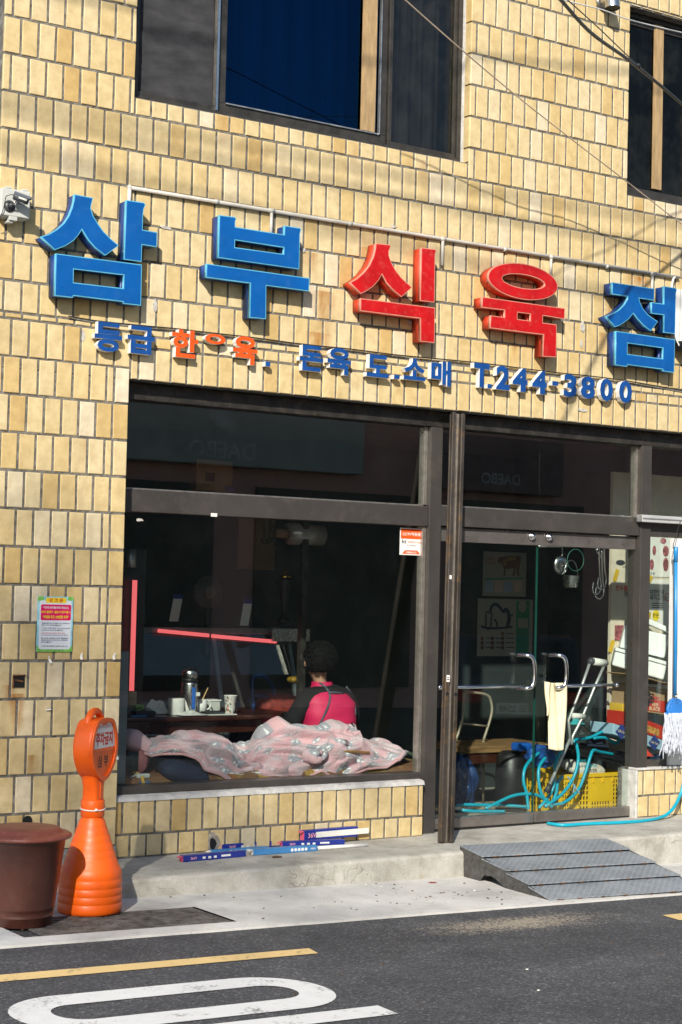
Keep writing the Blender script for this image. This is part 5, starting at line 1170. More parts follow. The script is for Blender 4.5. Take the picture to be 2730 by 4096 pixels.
vs = [(0,0,0,.13),(0,.0,.16,.12),(-.01,.02,.32,.13),(-.03,.04,.43,.085),(-.045,.055,.49,.048),(-.055,.065,.54,.05),(-.065,.075,.60,.085),(-.07,.08,.67,.088),(-.07,.08,.73,.05),
 (-.17,.03,.405,.06),(-.265,.08,.20,.042),(-.21,.30,.16,.032),(-.20,.36,.16,.03), (.15,.02,.40,.06),(.235,.07,.20,.042),(.16,.28,.16,.032),(.15,.34,.16,.03),
 (-.09,.05,-.02,.09),(-.10,.42,.0,.065),(-.10,.44,-.36,.04),(-.10,.54,-.42,.03),(.09,.05,-.02,.09),(.10,.42,.0,.065),(.10,.44,-.36,.04),(.10,.54,-.42,.03)]
es = [(0,1),(1,2),(2,3),(3,4),(4,5),(5,6),(6,7),(7,8),(3,9),(9,10),(10,11),(11,12),(3,13),(13,14),(14,15),(15,16),(0,17),(17,18),(18,19),(19,20),(0,21),(21,22),(22,23),(23,24)]
for hv, sx in ((12,-1),(16,1)):
    bx_, by_, bz_ = vs[hv][:3]
    for k in range(5):
        i0 = len(vs); sp_ = (-.028+.014*k)
        ln = (.05,.075,.08,.075,.06)[k]; dx = sp_ if k else -sx*.035
        vs.append((bx_+dx, by_+.04, bz_-.004, .010)); vs.append((bx_+dx*1.15, by_+.04+ln*.6, bz_-.012, .0085)); vs.append((bx_+dx*1.15, by_+.04+ln, bz_-.035, .007))
        es += [(hv,i0),(i0,i0+1),(i0+1,i0+2)]
body = skin_mesh('body', vs, es, SKIN, pr)
skin_mesh('black_shirt', [(0,0,.05,.14),(0,.0,.16,.13),(-.01,.02,.32,.14),(-.03,.04,.43,.09),(-.045,.055,.475,.06),(-.185,.03,.40,.078),(-.25,.05,.29,.07),(-.29,.08,.18,.06),(-.215,.29,.16,.046),(.165,.02,.395,.074),(.22,.04,.29,.066),(.26,.07,.18,.058),(.165,.27,.16,.046)], [(0,1),(1,2),(2,3),(3,4),(3,5),(5,6),(6,7),(7,8),(3,9),(9,10),(10,11),(11,12)], BLK, pr)
skin_mesh('trousers', [(0,0,0,.16),(-.09,.08,-.02,.11),(-.10,.42,.0,.08),(-.10,.44,-.34,.055),(.09,.08,-.02,.11),(.10,.42,.0,.08),(.10,.44,-.34,.055)], [(0,1),(1,2),(2,3),(0,4),(4,5),(5,6)], BLK, pr)
# vest as a lofted shell
rings = [(.02,.00,.0,.205,.15),(.10,.0,.0,.20,.15),(.20,.0,.005,.205,.148),(.30,-.005,.01,.212,.145),(.37,-.01,.015,.205,.135),(.42,-.02,.025,.175,.115),(.455,-.03,.035,.12,.09),(.485,-.04,.045,.078,.072),(.515,-.045,.05,.072,.068)]
def vest(u, v):
    k = v*(len(rings)-1); i = min(int(k), len(rings)-2); t = k-i
    a_, b_ = rings[i], rings[i+1]; z, cx, cy, rx_, ry_ = [a_[j]+(b_[j]-a_[j])*t for j in range(5)]
    a = 2*math.pi*u; x = cx+rx_*math.copysign(abs(math.cos(a))**.85, math.cos(a)); y = cy+ry_*math.copysign(abs(math.sin(a))**.85, math.sin(a))
    f = .007*noise.noise(Vector((x*7, z*16, y*6)))+.006*math.sin(z*55+x*6)*max(0, .6-z)*.8
    d = Vector((math.cos(a), math.sin(a), 0))
    return PB+Vector((x, y, z))+d*f
mb = MB(); mb.grid(vest, 64, 48); mb.build('vest', VEST, pr, True)
# apron straps on the back
STR = M('patterned_strap', (.05,.055,.07), .8, 0, .9, 120, .1)
def onback(x, y):
    # point on the vest's back for a picture position
    tgt = zQ(x, y, 1.0); d = (tgt-CAM).normalized(); best = None
    p = CAM+d*((PB.y-.25-CAM.y)/d.y)
    for i in range(160):
        p = p+d*.002
        z = p.z-PB.z
        k = None
        for a_, b_ in zip(rings[:-1], rings[1:]):
            if a_[0] <= z <= b_[0]: t = (z-a_[0])/(b_[0]-a_[0]); k = [a_[j]+(b_[j]-a_[j])*t for j in range(5)]
        if k is None: continue
        if ((p.x-PB.x-k[1])/(k[3]+.006))**2+((p.y-PB.y-k[2])/(k[4]+.006))**2 <= 1: return p-d*.004
    return p
for pts_ in ([(545,650),(590,680),(622,725),(628,780),(600,870),(550,975)], [(622,725),(700,728),(790,745)], [(755,680),(790,725),(812,780),(825,840),(828,905)]):
    mb = MB(); mb.tube(spline([onback(*q_) for q_ in pts_], 5), .0085, 6); mb.build('apron_strap', STR, pr, True)
mb = MB(); p = PB+Vector((-.02,.0,.02)); mb.grid(lambda u, v: p+Vector(((.212)*math.cos(2*math.pi*u), .158*math.sin(2*math.pi*u), -.08+.10*v)), 48, 3); mb.build('apron', STR, pr, True)
HAIR = M('black_hair', (.004,.0035,.0035), .6, 0, .3, 60, .3, 150, .25)
hc = PB+Vector((-.062,.06,.672)); mb = MB(); hr = random.Random(5)
mb.grid(lambda u, v: hc+Vector((.112*math.cos(2*math.pi*u)*math.sin(math.pi*(.02+.74*v)), .112*math.sin(2*math.pi*u)*math.sin(math.pi*(.02+.74*v))-.012, .122*math.cos(math.pi*(.02+.74*v))))*1, 40, 24)
for i in range(900):
    a = hr.uniform(0, 6.283); b_ = math.acos(hr.uniform(-.68, 1)); 
    dr = Vector((math.cos(a)*math.sin(b_), math.sin(a)*math.sin(b_), math.cos(b_)))
    if dr.y > .55 and dr.z < .35: continue                              # the face side stays free
    if dr.x < -.75 and dr.y > .1 and dr.z < .1: continue
    c = hc+Vector((dr.x*.115, dr.y*.115-.012, dr.z*.125)); t1 = dr.orthogonal().normalized(); t2 = dr.cross(t1); r_ = hr.uniform(.007, .014); ph_ = hr.uniform(0, 6)
    mb.tube([c+(t1*math.cos(ph_+k*.9)+t2*math.sin(ph_+k*.9))*r_+dr*(.003*k-.004) for k in range(7)], .0026, 4)
mb.build('hair', HAIR, pr, True)
mb = MB()
for s in (-1, 1): mb.ball(PB+Vector((-.07+s*.033, .158, .665)), .011, .008, .007, 10)
mb.ball(PB+Vector((-.07,.170,.635)), .014, .018, .022, 10); mb.ball(PB+Vector((-.07,.156,.598)), .024, .008, .007, 10); mb.ball(PB+Vector((-.162,.085,.64)), .010, .018, .028, 10); mb.ball(PB+Vector((.022,.085,.64)), .010, .018, .028, 10)
mb.build('face_features', SKIN, pr, True)
st_ = thing('stool', 'dark round stool beneath the seated person', 'stool', (PB.x, PB.y+.06, .125)); mb = MB(); mb.lathe((PB.x, PB.y+.06, .42), [(.17,0),(.18,.01),(.18,.05),(.16,.06)], 24); mb.build('seat', BLACK, st_, True)
for a in (45,135,225,315): mb = MB(); mb.tube([(PB.x+.12*math.cos(R(a)), PB.y+.06+.12*math.sin(R(a)), .42), (PB.x+.16*math.cos(R(a)), PB.y+.06+.16*math.sin(R(a)), .126)], .012, 8); mb.build('leg', STEEL, st_)

# ---- refrigerated showcase with pink tubes
zN = lambda x, y, Y: fy(470+x*830/1568, 2040+y*830/1568, Y)
YC = 2.25
ca = thing('meat_showcase', 'refrigerated glass meat showcase with pink lamp at the back', 'showcase', (2.2, 2.5, .125))
a = zN(190, 900, YC); b = zN(1440, 960, YC); x0, x1 = a.x, b.x; zt_ = zN(1300, 900, YC).z
CASE = M('showcase_steel', (.20,.23,.23), .4, .6, .1, 8, .03)
mb = MB(); mb.box(x0, x1, YC, YC+.8, .125, .62); mb.build('base', CASE, ca, bevel=.01)
mb = MB(); mb.box(x0, x1, YC+.25, YC+.8, zt_-.05, zt_); mb.build('top', CASE, ca, bevel=.005)
for x in (x0, (x0+x1)/2, x1-.04): mb = MB(); mb.bar((x+.02, YC+.03, .62), (x+.02, YC+.28, zt_-.03), .035, .03); mb.build('post', CASE, ca)
mb = MB(); mb.add([(x0,YC+.02,.62),(x1,YC+.02,.62),(x1,YC+.26,zt_-.03),(x0,YC+.26,zt_-.03)], [(0,1,2,3)]); mb.build('front_pane', GLASS, ca)
PINKL = emis('pink_fluorescent', (1.0,.16,.17), .75)
for q0, q1 in (((310,912),(690,948)), ((715,952),(1200,995))):
    p0, p1 = zN(*q0, YC+.22), zN(*q1, YC+.22); mb = MB(); mb.tube([p0, p1], .015, 12); mb.build('pink_lamp', PINKL, ca, True)
mb = MB(); p = zN(1270, 945, YC+.2); mb.box(p.x-.13, p.x+.22, YC+.18, YC+.2, p.z-.05, p.z+.05); mb.build('bent_reflector', STEEL, ca)
MEAT = M('red_meat', (.26,.045,.035), .45, 0, .6, 14, .3, 20); 
for i in range(5):
    x = x0+.12+(x1-x0-.25)*i/4
    mb = MB(); mb.box(x-.1, x+.1, YC+.1, YC+.5, .625, .66); mb.build('tray', PVC, ca, bevel=.006)
    mb = MB()
    for k in range(5): mb.ball((x-.06+.03*k, YC+.2+.05*(k % 3), .69), .04, .08, .035, 10)
    mb.build('meat', MEAT, ca, True)
    mb = MB(); mb.obox((x-.02, YC+.085, .70), (.035,0,0), (0,.012,.03), (0,.001,0)); mb.build('price_card', PAPER, ca)
for i, (q_, lb) in enumerate([((460,725),'left tilted white price card on the showcase top'), ((990,760),'right tilted white price card on the showcase top')]):
    p = zN(*q_, YC+.3); t = thing('price_card', lb, 'card', p); mb = MB(); mb.add([(p.x-.075,p.y,p.z-.12),(p.x+.005,p.y,p.z-.12),(p.x+.075,p.y+.06,p.z+.09),(p.x-.005,p.y+.06,p.z+.09)], [(0,1,2,3)]); mb.build('sheet', PAPER, t)
    mb = MB(); mb.add([(p.x-.005-.012,p.y+.047,p.z+.055),(p.x+.075-.012,p.y+.047,p.z+.055),(p.x+.075,p.y+.058,p.z+.09),(p.x-.005,p.y+.058,p.z+.09)], [(0,1,2,3)]); mb.build('header_print', TXT_NAVY, t)
# vertical pink lamp in its case on the left
p0, p1 = zN(133, 530, 1.7), zN(115, 1247, 1.7); lt = thing('tall_cooler', 'tall dark cooler with a vertical pink lamp at left', 'cooler', (p0.x, 1.7, .125))
mb = MB(); mb.tube([Vector((p0.x,p0.y,p1.z-.15)), p0], .018, 12); mb.build('pink_lamp', PINKL, lt, True)
mb = MB(); mb.box(p0.x-.16, p0.x+.12, 1.76, 2.2, .125, zN(100,290,1.8).z); mb.build('cabinet', M('dark_cabinet', (.03,.045,.047), .35, .2, .1, 6, 0), lt, bevel=.01)
mb = MB(); q_ = zN(100,360,1.7); mb.tube([q_+Vector((0,0,-.07)), q_+Vector((0,0,.06))], .04, 16); mb.build('lamp_cap', GALV, lt, True)
# ---- hanging roll, hooks, fan, trophy
p = zN(1330, 180, 2.0); q_ = zN(1545, 185, 2.0); ro = thing('film_roll', 'big hanging roll of clear plastic film up in the dark', 'film roll', p)
FILM = M('clear_film', (.42,.36,.33), .18, .2, .2, 60, .1, 40, .6, None, 9, (14,1,1))
mb = MB(); mb.tube([p+Vector((-.05,0,0)), Vector((q_.x,q_.y,p.z))], .085, 28); mb.build('roll', FILM, ro, True)
mb = MB(); mb.tube([p+Vector((-.16,0,0)), p+Vector((-.04,0,0))], .035, 16); mb.tube([Vector((q_.x,q_.y,p.z)), Vector((q_.x+.01,q_.y-.004,p.z))], .04, 20, m=1); mb.build('core', [M('cardboard_core', (.30,.17,.10), .8), BLACK], ro, True)
mb = MB(); mb.bar(zN(1418,60,1.95), Vector((zN(1418,60,1.95).x, 1.95, .13)), .05, .05); tag(mb.build('steel_upright', BRONZE_D), 'dark upright post in front of the plastic film roll', 'post')
def hook(c, r=.04, s=1): return [Vector(c)+Vector((0,0,.16)), Vector(c)+Vector((0,0,.04)), Vector(c)+Vector((s*.012,0,-.02)), Vector(c)+Vector((s*.03,0,-.045)), Vector(c)+Vector((s*.06,0,-.04)), Vector(c)+Vector((s*.065,0,-.005))]
for i, q2 in enumerate([(1110,200),(1150,210),(1180,250)]):
    c = zN(*q2, 1.9); mb = MB(); mb.tube(spline(hook(c, s=(-1)**i), 5), .006, 6); tag(mb.build('meat_hook', BRONZE_D, smooth=True), ['leftmost dark meat hook beside the plastic film roll', 'middle dark meat hook beside the plastic film roll', 'rightmost dark meat hook beside the plastic film roll'][i], 'hook', 'meat hooks by the film roll')
p = zN(1262, 700, 2.2); tp = thing('trophy', 'dark trophy with golden top on the showcase', 'trophy', p+Vector((0,0,-.15)))
mb = MB(); mb.lathe(p, [(.06,-.17),(.06,-.13),(.02,-.11),(.03,0),(.07,.16),(.075,.19)], 18); mb.build('cup', BLACK, tp, True)
mb = MB(); mb.lathe(p, [(.06,.191),(.06,.21),(.02,.22),(.022,.245),(.004,.26)], 18); mb.build('golden_top', M('gold', (.75,.48,.10), .25, 1, .1, 20, 0), tp, True)
p = zN(690, 620, 2.6); fn_ = thing('wall_fan', 'dim round fan standing behind the showcase', 'fan', p+Vector((0,0,-.3))); mb = MB(); mb.tube([p+Vector((0,.0,0)), p+Vector((0,.03,0))], .13, 28); mb.build('guard', M('fan_grey', (.10,.10,.10), .6), fn_, True); mb = MB(); mb.tube([p+Vector((0,-.03,0)), p], .05, 20); mb.build('hub', M('fan_hub', (.20,.18,.17), .6), fn_, True); mb = MB(); mb.bar(p+Vector((0,.015,-.13)), p+Vector((0,.015,-.5)), .03, .03); mb.build('stand', DGREY, fn_)
p0, p1 = zN(940, 60, 3.5), zN(1210, 455, 3.5); mb = MB(); mb.box(p0.x, p1.x, 3.55, 3.59, p1.z, p0.z); tag(mb.build('wall_board', M('tan_board', (.24,.16,.12), .9, 0, .1, 3, 0)), 'tan board on the back wall behind the meat hooks', 'board')
p0 = fy(765, 1840, 2.8); p1 = fy(905, 1970, 2.8); mb = MB(); mb.box(p0.x, p1.x, 2.7, 2.8, p1.z, p0.z); wbx = tag(mb.build('switch_box', M('tan_box', (.30,.17,.09), .6, 0, .1, 6, 0), bevel=.006), 'tan electric switch box high behind the upper glass', 'switch box')
mb = MB(); mb.box(p0.x+.08, p0.x+.16, 2.69, 2.699, p0.z-.17, p0.z-.10); mb.build('switch', BLACK, wbx); mb = MB(); mb.box(p0.x+.26, p0.x+.34, 2.69, 2.699, p0.z-.24, p0.z-.2); mb.build('switch', TXT_NAVY, wbx)
# blue trolley frame and red bags left of the person
FRB = M('blue_tube_paint', (.01,.04,.13), .4, 0, .1, 10, 0); mb = MB(); mb.tube(spline([zS(1160,300,1.7), zS(1150,60,1.7), zS(1180,15,1.7), zS(1260,20,1.7), zS(1330,110,1.7), zS(1340,300,1.7)], 6), .014, 8); tr2 = thing('hand_trolley', 'blue steel tube trolley handle behind the table', 'trolley', zS(1250,320,1.7)); mb.build('handle', FRB, tr2, True); mb = MB(); mb.tube([zS(1160,180,1.7), zS(1340,200,1.7)], .01, 8); mb.build('cross_bar', FRB, tr2, True)
mb = MB(); p = zS(1250,320,1.7); mb.box(p.x-.15, p.x+.15, 1.6, 1.95, .14, p.z); mb.build('load_box', BLACK, tr2)
pillow('red_bag', 'bulging dark red mesh bag beside the seated person', zS(1380,280,1.75), .17, .1, .10, M('red_mesh', (.20,.025,.015), .8, 0, .4, 30, .4, 60), cat='bag')
pillow('yellow_bag', 'small yellow bag on the shelf left of the person', zQ(350,625,2.1), .05, .05, .025, M('yellow_plastic_bag', (.22,.13,.01), .5, 0, .3, 30, .2), cat='bag')

# ---- things behind the doors
# posters on a standing partition
pt_ = thing('partition', 'dim grey partition board carrying the cattle posters', 'partition', (4.6, 2.3, .125))
YP = 2.2
a = zE(150, 200, YP); b = zE(640, 1000, YP)
mb = MB(); mb.box(a.x, b.x+.1, YP, YP+.05, .125, 2.6); mb.build('board', M('dim_board', (.018,.026,.026), .85, 0, .1, 3, 0), pt_)
zP = lambda x, y, Y=YP-.01: fy(1800+x*400/1568, 2150+y*400/1568, Y)
def poster(name, label, tl, br, mat, Y=YP-.012):
    a, b = zP(*tl, Y), zP(*br, Y); t = thing(name, label, 'poster', ((a.x+b.x)/2, Y, b.z)); mb = MB(); mb.box(a.x, b.x, Y, Y+.004, b.z, a.z); mb.build('sheet', mat, t); return t
PW_ = M('poster_cream', (.27,.25,.215), .7, 0, .06, 5, 0); PG = M('poster_green', (.02,.17,.10), .6, 0, .05, 5, 0); COW = M('cow_brown', (.12,.05,.025), .7, 0, .2, 30, 0); COW2 = M('cow_tan', (.25,.15,.05), .7, 0, .1, 30, 0)
def flatshape(par, name, pts, mat, Y):
    me = curve_mesh([[(zP(x,y,Y).x, zP(x,y,Y).z) for x, y in pts]], 0)
    for v in me.vertices: v.co = Vector((v.co.x, Y, v.co.y))-wloc(par)
    me.materials.append(mat); o = bpy.data.objects.new(name, me); COL.objects.link(o); o.parent = par; return o
t = poster('cattle_poster', 'upper pale poster with a brown cow in profile', (530,215), (1190,930), PW_)
Y2 = YP-.0125
flatshape(t, 'cow_print', [(750,330),(790,300),(850,305),(880,290),(1110,290),(1118,330),(1105,420),(1095,450),(1085,520),(1090,600),(1065,600),(1045,500),(1020,470),(1030,540),(1010,610),(985,605),(1005,520),(990,480),(920,500),(880,480),(870,600),(845,605),(850,500),(830,440),(800,400),(760,400)], COW, Y2)
flatshape(t, 'cut_print', [(835,360),(880,345),(895,450),(840,450)], COW2, Y2-.0005); flatshape(t, 'cut_print', [(900,310),(1030,305),(1035,360),(900,370)], COW2, Y2-.0005)
flatshape(t, 'rule', [(545,640),(1160,625),(1160,650),(545,665)], PG, Y2)
for i in range(4): x = 555+150*i; flatshape(t, 'picture_print', [(x,690),(x+125,685),(x+125,850),(x,855)], [M('print_blue_grey', (.25,.30,.36), .7), M('print_peach', (.42,.30,.24), .7)][i % 2], Y2)
p = zP(635, 360, Y2); letters('바로알고\n먹는요령', 'lettering', M('print_dull_red', (.30,.10,.08), .7), t, (p.x, Y2, p.z), w_=zP(715,300,Y2).x-zP(550,300,Y2).x, bold=.02)
t = poster('ox_poster', 'lower poster with an ink drawn ox beside a green strip', (445,955), (1290,1860), PW_)
flatshape(t, 'green_strip', [(1045,1000),(1250,995),(1240,1850),(1035,1850)], PG, Y2)
p = zP(1140,1075,Y2-.0005); me = curve_mesh([ell(p.x, p.z, .045, .055, 20)], 0); 
for v in me.vertices: v.co = Vector((v.co.x, Y2-.0005, v.co.y))-wloc(t)
me.materials.append(PW_); o = bpy.data.objects.new('badge_print', me); COL.objects.link(o); o.parent = t
flatshape(t, 'panel_print', [(1070,1265),(1225,1270),(1222,1425),(1068,1415)], PW_, Y2-.0005)
INK = M('ink', (.01,.025,.04), .7, 0, .1, 10, 0)
def inkline(pts, r):
    mb = MB(); mb.tube(spline([zP(x, y, Y2-.001) for x, y in pts], 4), r, 4); o = mb.build('ink_stroke', INK, t)
    for v in o.data.vertices: v.co.y = v.co.y*.05+(Y2-wloc(t).y)*.95
inkline([(635,1160),(660,1080),(710,1045),(770,1075),(840,1160),(880,1130),(920,1180),(930,1280),(905,1400)], .02); inkline([(560,1180),(610,1170),(660,1200),(650,1290),(640,1400),(600,1440),(565,1390),(570,1290),(560,1200)], .009); inkline([(920,1340),(950,1310),(950,1230),(990,1220)], .009); inkline([(700,1280),(740,1340),(745,1400)], .012); inkline([(490,1390),(600,1420),(800,1420),(980,1400)], .014)
for i in range(3):
    for j in range(4):
        if j == 0 and i != 2: continue
        p = zP(508+160*i, 1510+72*j, Y2); mb = MB(); mb.tube([p, p+Vector((0,-.0005,0))], .018, 12); mb.build('dot_print', COW, t)
        mb = MB(); p2 = zP(560+160*i, 1505+72*j, Y2); mb.box(p2.x, p2.x+.09, Y2-.0006, Y2, p2.z-.004, p2.z+.003); mb.build('text_print', INK, t)
# folding stool frame, low wooden table
FRM = M('cream_tube', (.30,.26,.19), .4, .1, .1, 10, 0)
fc = thing('folding_chair', 'pale tubular folding chair frame behind the left door', 'chair', zE(230,1500,1.3))
mb = MB(); mb.tube(spline([zE(110,1480,1.3), zE(160,1330,1.3), zE(170,1180,1.3), zE(185,1152,1.3), zE(310,1165,1.3), zE(345,1215,1.3), zE(345,1300,1.3), zE(295,1460,1.3)], 6), .011, 8); mb.build('back_frame', FRM, fc, True)
mb = MB(); mb.tube([zE(160,1350,1.3), zE(320,1368,1.3)], .008, 8); mb.build('cross_bar', FRM, fc, True)
for q_ in ((110,1480),(295,1460)): p = zE(*q_, 1.3); mb = MB(); mb.tube([p, (p.x+.05, 1.35, .126)], .011, 8); mb.build('leg', FRM, fc, True)
mb = MB(); p = zE(200,1500,1.45); mb.box(p.x-.15, p.x+.2, 1.35, 1.65, p.z-.02, p.z); mb.build('seat', BLACK, fc, bevel=.01)
lw = thing('low_table', 'low worn wooden table seen through the left door', 'table', zE(350,1700,1.15)); p = zE(185,1500,1.0); q_ = zE(640,1480,1.0)
mb = MB(); mb.box(p.x, q_.x+.15, .98, 1.5, p.z-.05, p.z); mb.build('top', WOOD, lw, bevel=.006)
mb = MB(); mb.box(p.x+.02, q_.x+.12, 1.0, 1.03, p.z-.13, p.z-.0505); mb.build('apron', DWOOD, lw)
for x in (p.x+.06, q_.x+.08):
    for y in (1.06, 1.44): mb = MB(); mb.box(x-.025, x+.025, y-.025, y+.025, .126, p.z-.0505); mb.build('leg', M('grey_leg', (.12,.13,.14), .6), lw)
BAG = glass('blue_film', (.10,.28,.62), 1.5, .2, .25)
def bag(label, c, r, h, mat, seed, cat='bag'):
    mb = MB(); mb.grid(lambda u, v: Vector(c)+Vector((math.cos(6.283*u), math.sin(6.283*u), 0))*(r*(math.sin(math.pi*(.12+.8*v))**.7)*(1+.35*noise.noise(Vector((math.cos(6.283*u)*2.2, math.sin(6.283*u)*2.2, v*4+seed)))))+Vector((0,0,h*v+.02*noise.noise(Vector((u*6,v*6,seed))))), 40, 18); return tag(mb.build('plastic_bag', mat), label, cat)
BLUEB = M('blue_plastic_bag', (.015,.075,.27), .25, 0, .3, 12, .3, 30, .6)
p = zE(660,1600,.62); bag('shiny blue plastic bag bulging over the yellow crate', p+Vector((0,0,-.03)), .11, .16, BLUEB, 3)
p = zE(180,1560,.9); bag('dark blue plastic bag on the floor behind the shutter post', Vector((p.x, .95, .13)), .12, .42, M('dark_blue_bag', (.008,.03,.10), .3, 0, .3, 12, .3), 7)
p = zE(540,1500,.75); mb = MB(); mb.box(p.x-.05, p.x+.08, .72, .82, p.z-.03, p.z+.03); tag(mb.build('blue_clamp', M('bright_blue_plastic', (.01,.10,.42), .4), bevel=.012), 'bright blue plastic clip on the low table', 'clip')
p = zE(500,1560,.85); jr = thing('black_jar', 'big black plastic jar standing on the floor by the crate', 'jar', (p.x, .9, .126)); mb = MB(); mb.lathe((p.x,.9,.126), [(.10,0),(.115,.02),(.12,.25),(.11,p.z-.126),(.07,p.z-.09)], 24); mb.build('jar_wall', BLACK, jr, True); mb = MB(); mb.lathe((p.x,.9,p.z-.09), [(.075,0),(.08,.01),(.08,.04),(.06,.05)], 24); mb.build('lid', DGREY, jr, True)
# yellow crate with real slots
YK = .50; A0 = zE(775,1680,YK); A1 = zE(1203,1660,YK); zt1 = zE(1000,1668,YK).z; cx0, cx1 = A0.x, A1.x; cz0 = .128
YEL = M('yellow_crate_plastic', (.72,.45,.012), .4, 0, .07, 6, .04)
cr = thing('yellow_crate', 'yellow slotted plastic crate just inside the right door', 'crate', ((cx0+cx1)/2, .7, cz0))
mb = MB(); mb.box(cx0, cx1, YK, YK+.44, cz0, cz0+.012); mb.build('bottom', YEL, cr)
def lattice(p0, ux, L_, h, name, cells):
    """a side: solid sheet pieces around slots; cells = list of (u0,u1,v0,v1,nu,nv) slot fields"""
    uxv = Vector(ux); nrm = Vector((0,0,1)).cross(uxv)
    us = sorted({0, L_} | {c[0] for c in cells} | {c[1] for c in cells}); 
    mb = MB(); th_ = .006
    def sheet(u0, u1, v0, v1):
        if u1-u0 < 1e-4 or v1-v0 < 1e-4: return
        c = Vector(p0)+uxv*(u0+u1)/2+Vector((0,0,(v0+v1)/2)); mb.obox(c, uxv*(u1-u0)/2, nrm*th_/2, Vector((0,0,(v1-v0)/2)))
    cur = 0
    cols_ = sorted({(c[0], c[1]) for c in cells})
    for (u0, u1) in cols_:
        sheet(cur, u0, 0, h); cur = u1; vv = 0
        for c in sorted([c for c in cells if (c[0], c[1]) == (u0, u1)], key=lambda c: c[2]):
            sheet(u0, u1, vv, c[2]); vv = c[3]; nu, nv = c[4], c[5]; dw = (u1-u0)/nu; dh = (c[3]-c[2])/nv
            for i in range(nu): sheet(u0+i*dw, u0+i*dw+dw*.42, c[2], c[3])
            for j in range(nv): 
                for i in range(nu): sheet(u0+i*dw+dw*.42, u0+(i+1)*dw, c[2]+j*dh, c[2]+j*dh+dh*.3)
        sheet(u0, u1, vv, h)
    sheet(cur, L_, 0, h); return mb.build(name, YEL, cr)
Lc = cx1-cx0; hc_ = zt1-cz0-.03
fcell = [(Lc*.18, Lc*.36, hc_*.08, hc_*.9, 4, 7), (Lc*.42, Lc*.78, hc_*.08, hc_*.30, 9, 2), (Lc*.80, Lc*.96, hc_*.08, hc_*.9, 4, 7)]
lattice((cx0, YK, cz0), (1,0,0), Lc, hc_+.0, 'front_side', [(Lc*.05, Lc*.19, hc_*.08, hc_*.9, 4, 7)]+[(Lc*.30, Lc*.44, hc_*.08, hc_*.9, 3, 6), (Lc*.48, Lc*.76, hc_*.08, hc_*.32, 7, 2), (Lc*.80, Lc*.96, hc_*.08, hc_*.9, 4, 7)])
lattice((cx0, YK+.44, cz0), (0,-1,0), .44, hc_, 'left_side', [(.04,.40, hc_*.1, hc_*.85, 10, 4)]); lattice((cx1, YK, cz0), (0,1,0), .44, hc_, 'right_side', [(.04,.40, hc_*.1, hc_*.85, 10, 4)]); lattice((cx1, YK+.44, cz0), (-1,0,0), Lc, hc_, 'back_side', [(.1,Lc-.1, hc_*.1, hc_*.85, 12, 4)])
mb = MB()
mb.box(cx0-.012, cx1+.012, YK-.014, YK+.004, zt1-.030, zt1); mb.box(cx0-.012, cx1+.012, YK+.436, YK+.454, zt1-.030, zt1); mb.box(cx0-.014, cx0+.004, YK+.0045, YK+.4355, zt1-.030, zt1); mb.box(cx1-.004, cx1+.014, YK+.0045, YK+.4355, zt1-.030, zt1); mb.build('rim', YEL, cr, bevel=.003)
for i in range(7): x = cx0+Lc*(.06+.147*i); mb = MB(); mb.box(x, x+.008, YK-.0135, YK-.0035, zt1-.07, zt1-.0305); mb.build('rib', YEL, cr)
mb = MB(); mb.box(cx0+.03, cx1-.03, YK+.03, YK+.41, cz0+.013, zt1-.06); mb.build('slot_shade', M('slot_shade_brown', (.05,.03,.02), .9, 0, .6, 20, .3), cr)  # dark block added inside so the slots read as shaded
# sack on the crate, trays, sandals and bits
p = zE(960,1640,.55); sk_ = pillow('salt_sack', 'white printed sack lying on top of the yellow crate', p+Vector((.0,.05,-.0)), .17, .11, .055, M('white_sack', (.62,.60,.54), .6, 0, .06, 8, .2, 30, .4, (.45,.27,.09), 9), (R(10), R(4), 0), 'sack')
for tx, q_ in (('고려삼', (930,1590)), ('협동조합원', (985,1622))):
    p = zE(*q_, .445); letters(tx, 'lettering', M('teal_print', (.02,.25,.30), .6), sk_, (p.x, p.y, p.z), h=.026, bold=.03, zd=(0,.35,1))
BT = M('black_tray', (.015,.015,.016), .3, 0, .2, 10, .05)
for i, (q0, q1, Y) in enumerate([((830,1520),(1210,1610),.62), ((840,1480),(1200,1560),.72)]):
    a, b = zE(*q0, Y), zE(*q1, Y); mb = MB(); d_ = (b-a)/2; mb.obox((a+b)/2, d_, (0,.13,.02), (0,0,.008)); mb.obox((a+b)/2+Vector((0,-.13,.012)), d_, (0,.004,0), (0,0,.012)); tag(mb.build('serving_tray', BT, bevel=.003), ['lower black tray tilted above the yellow crate', 'upper black tray tilted behind the turquoise hose'][i], 'tray')
p = zE(1010,1490,.6); sd = thing('sandal', 'dark slipper sandal lying among the hose loops', 'sandal', p); mb = MB(); mb.obox(p, (.11,0,-.01), (0,.04,0), (0,0,.012)); mb.build('sole', M('navy_rubber', (.015,.022,.045), .7), sd, bevel=.008); mb = MB(); mb.grid(lambda u, v: p+Vector((.0+.07*v-.03, -.045*math.cos(math.pi*u), .012+.045*math.sin(math.pi*u)*(1-.3*v))), 12, 4); mb.build('strap', M('navy_rubber', (.015,.022,.045), .7), sd, True)
crumple('clear_wrap', 'crumpled clear plastic wrapping above the slipper', zE(960,1390,.75)+Vector((0,0,-.03)), .09, glass('clear_wrap', (.75,.78,.78), 1.5, .15, .6), 'wrapping', .9, 4)
crumple('teal_packet', 'small teal packet beneath the crutch handle', zE(890,1340,.7)+Vector((0,0,-.02)), .05, M('teal_pack', (.05,.38,.40), .4), 'packet', .7, 6)
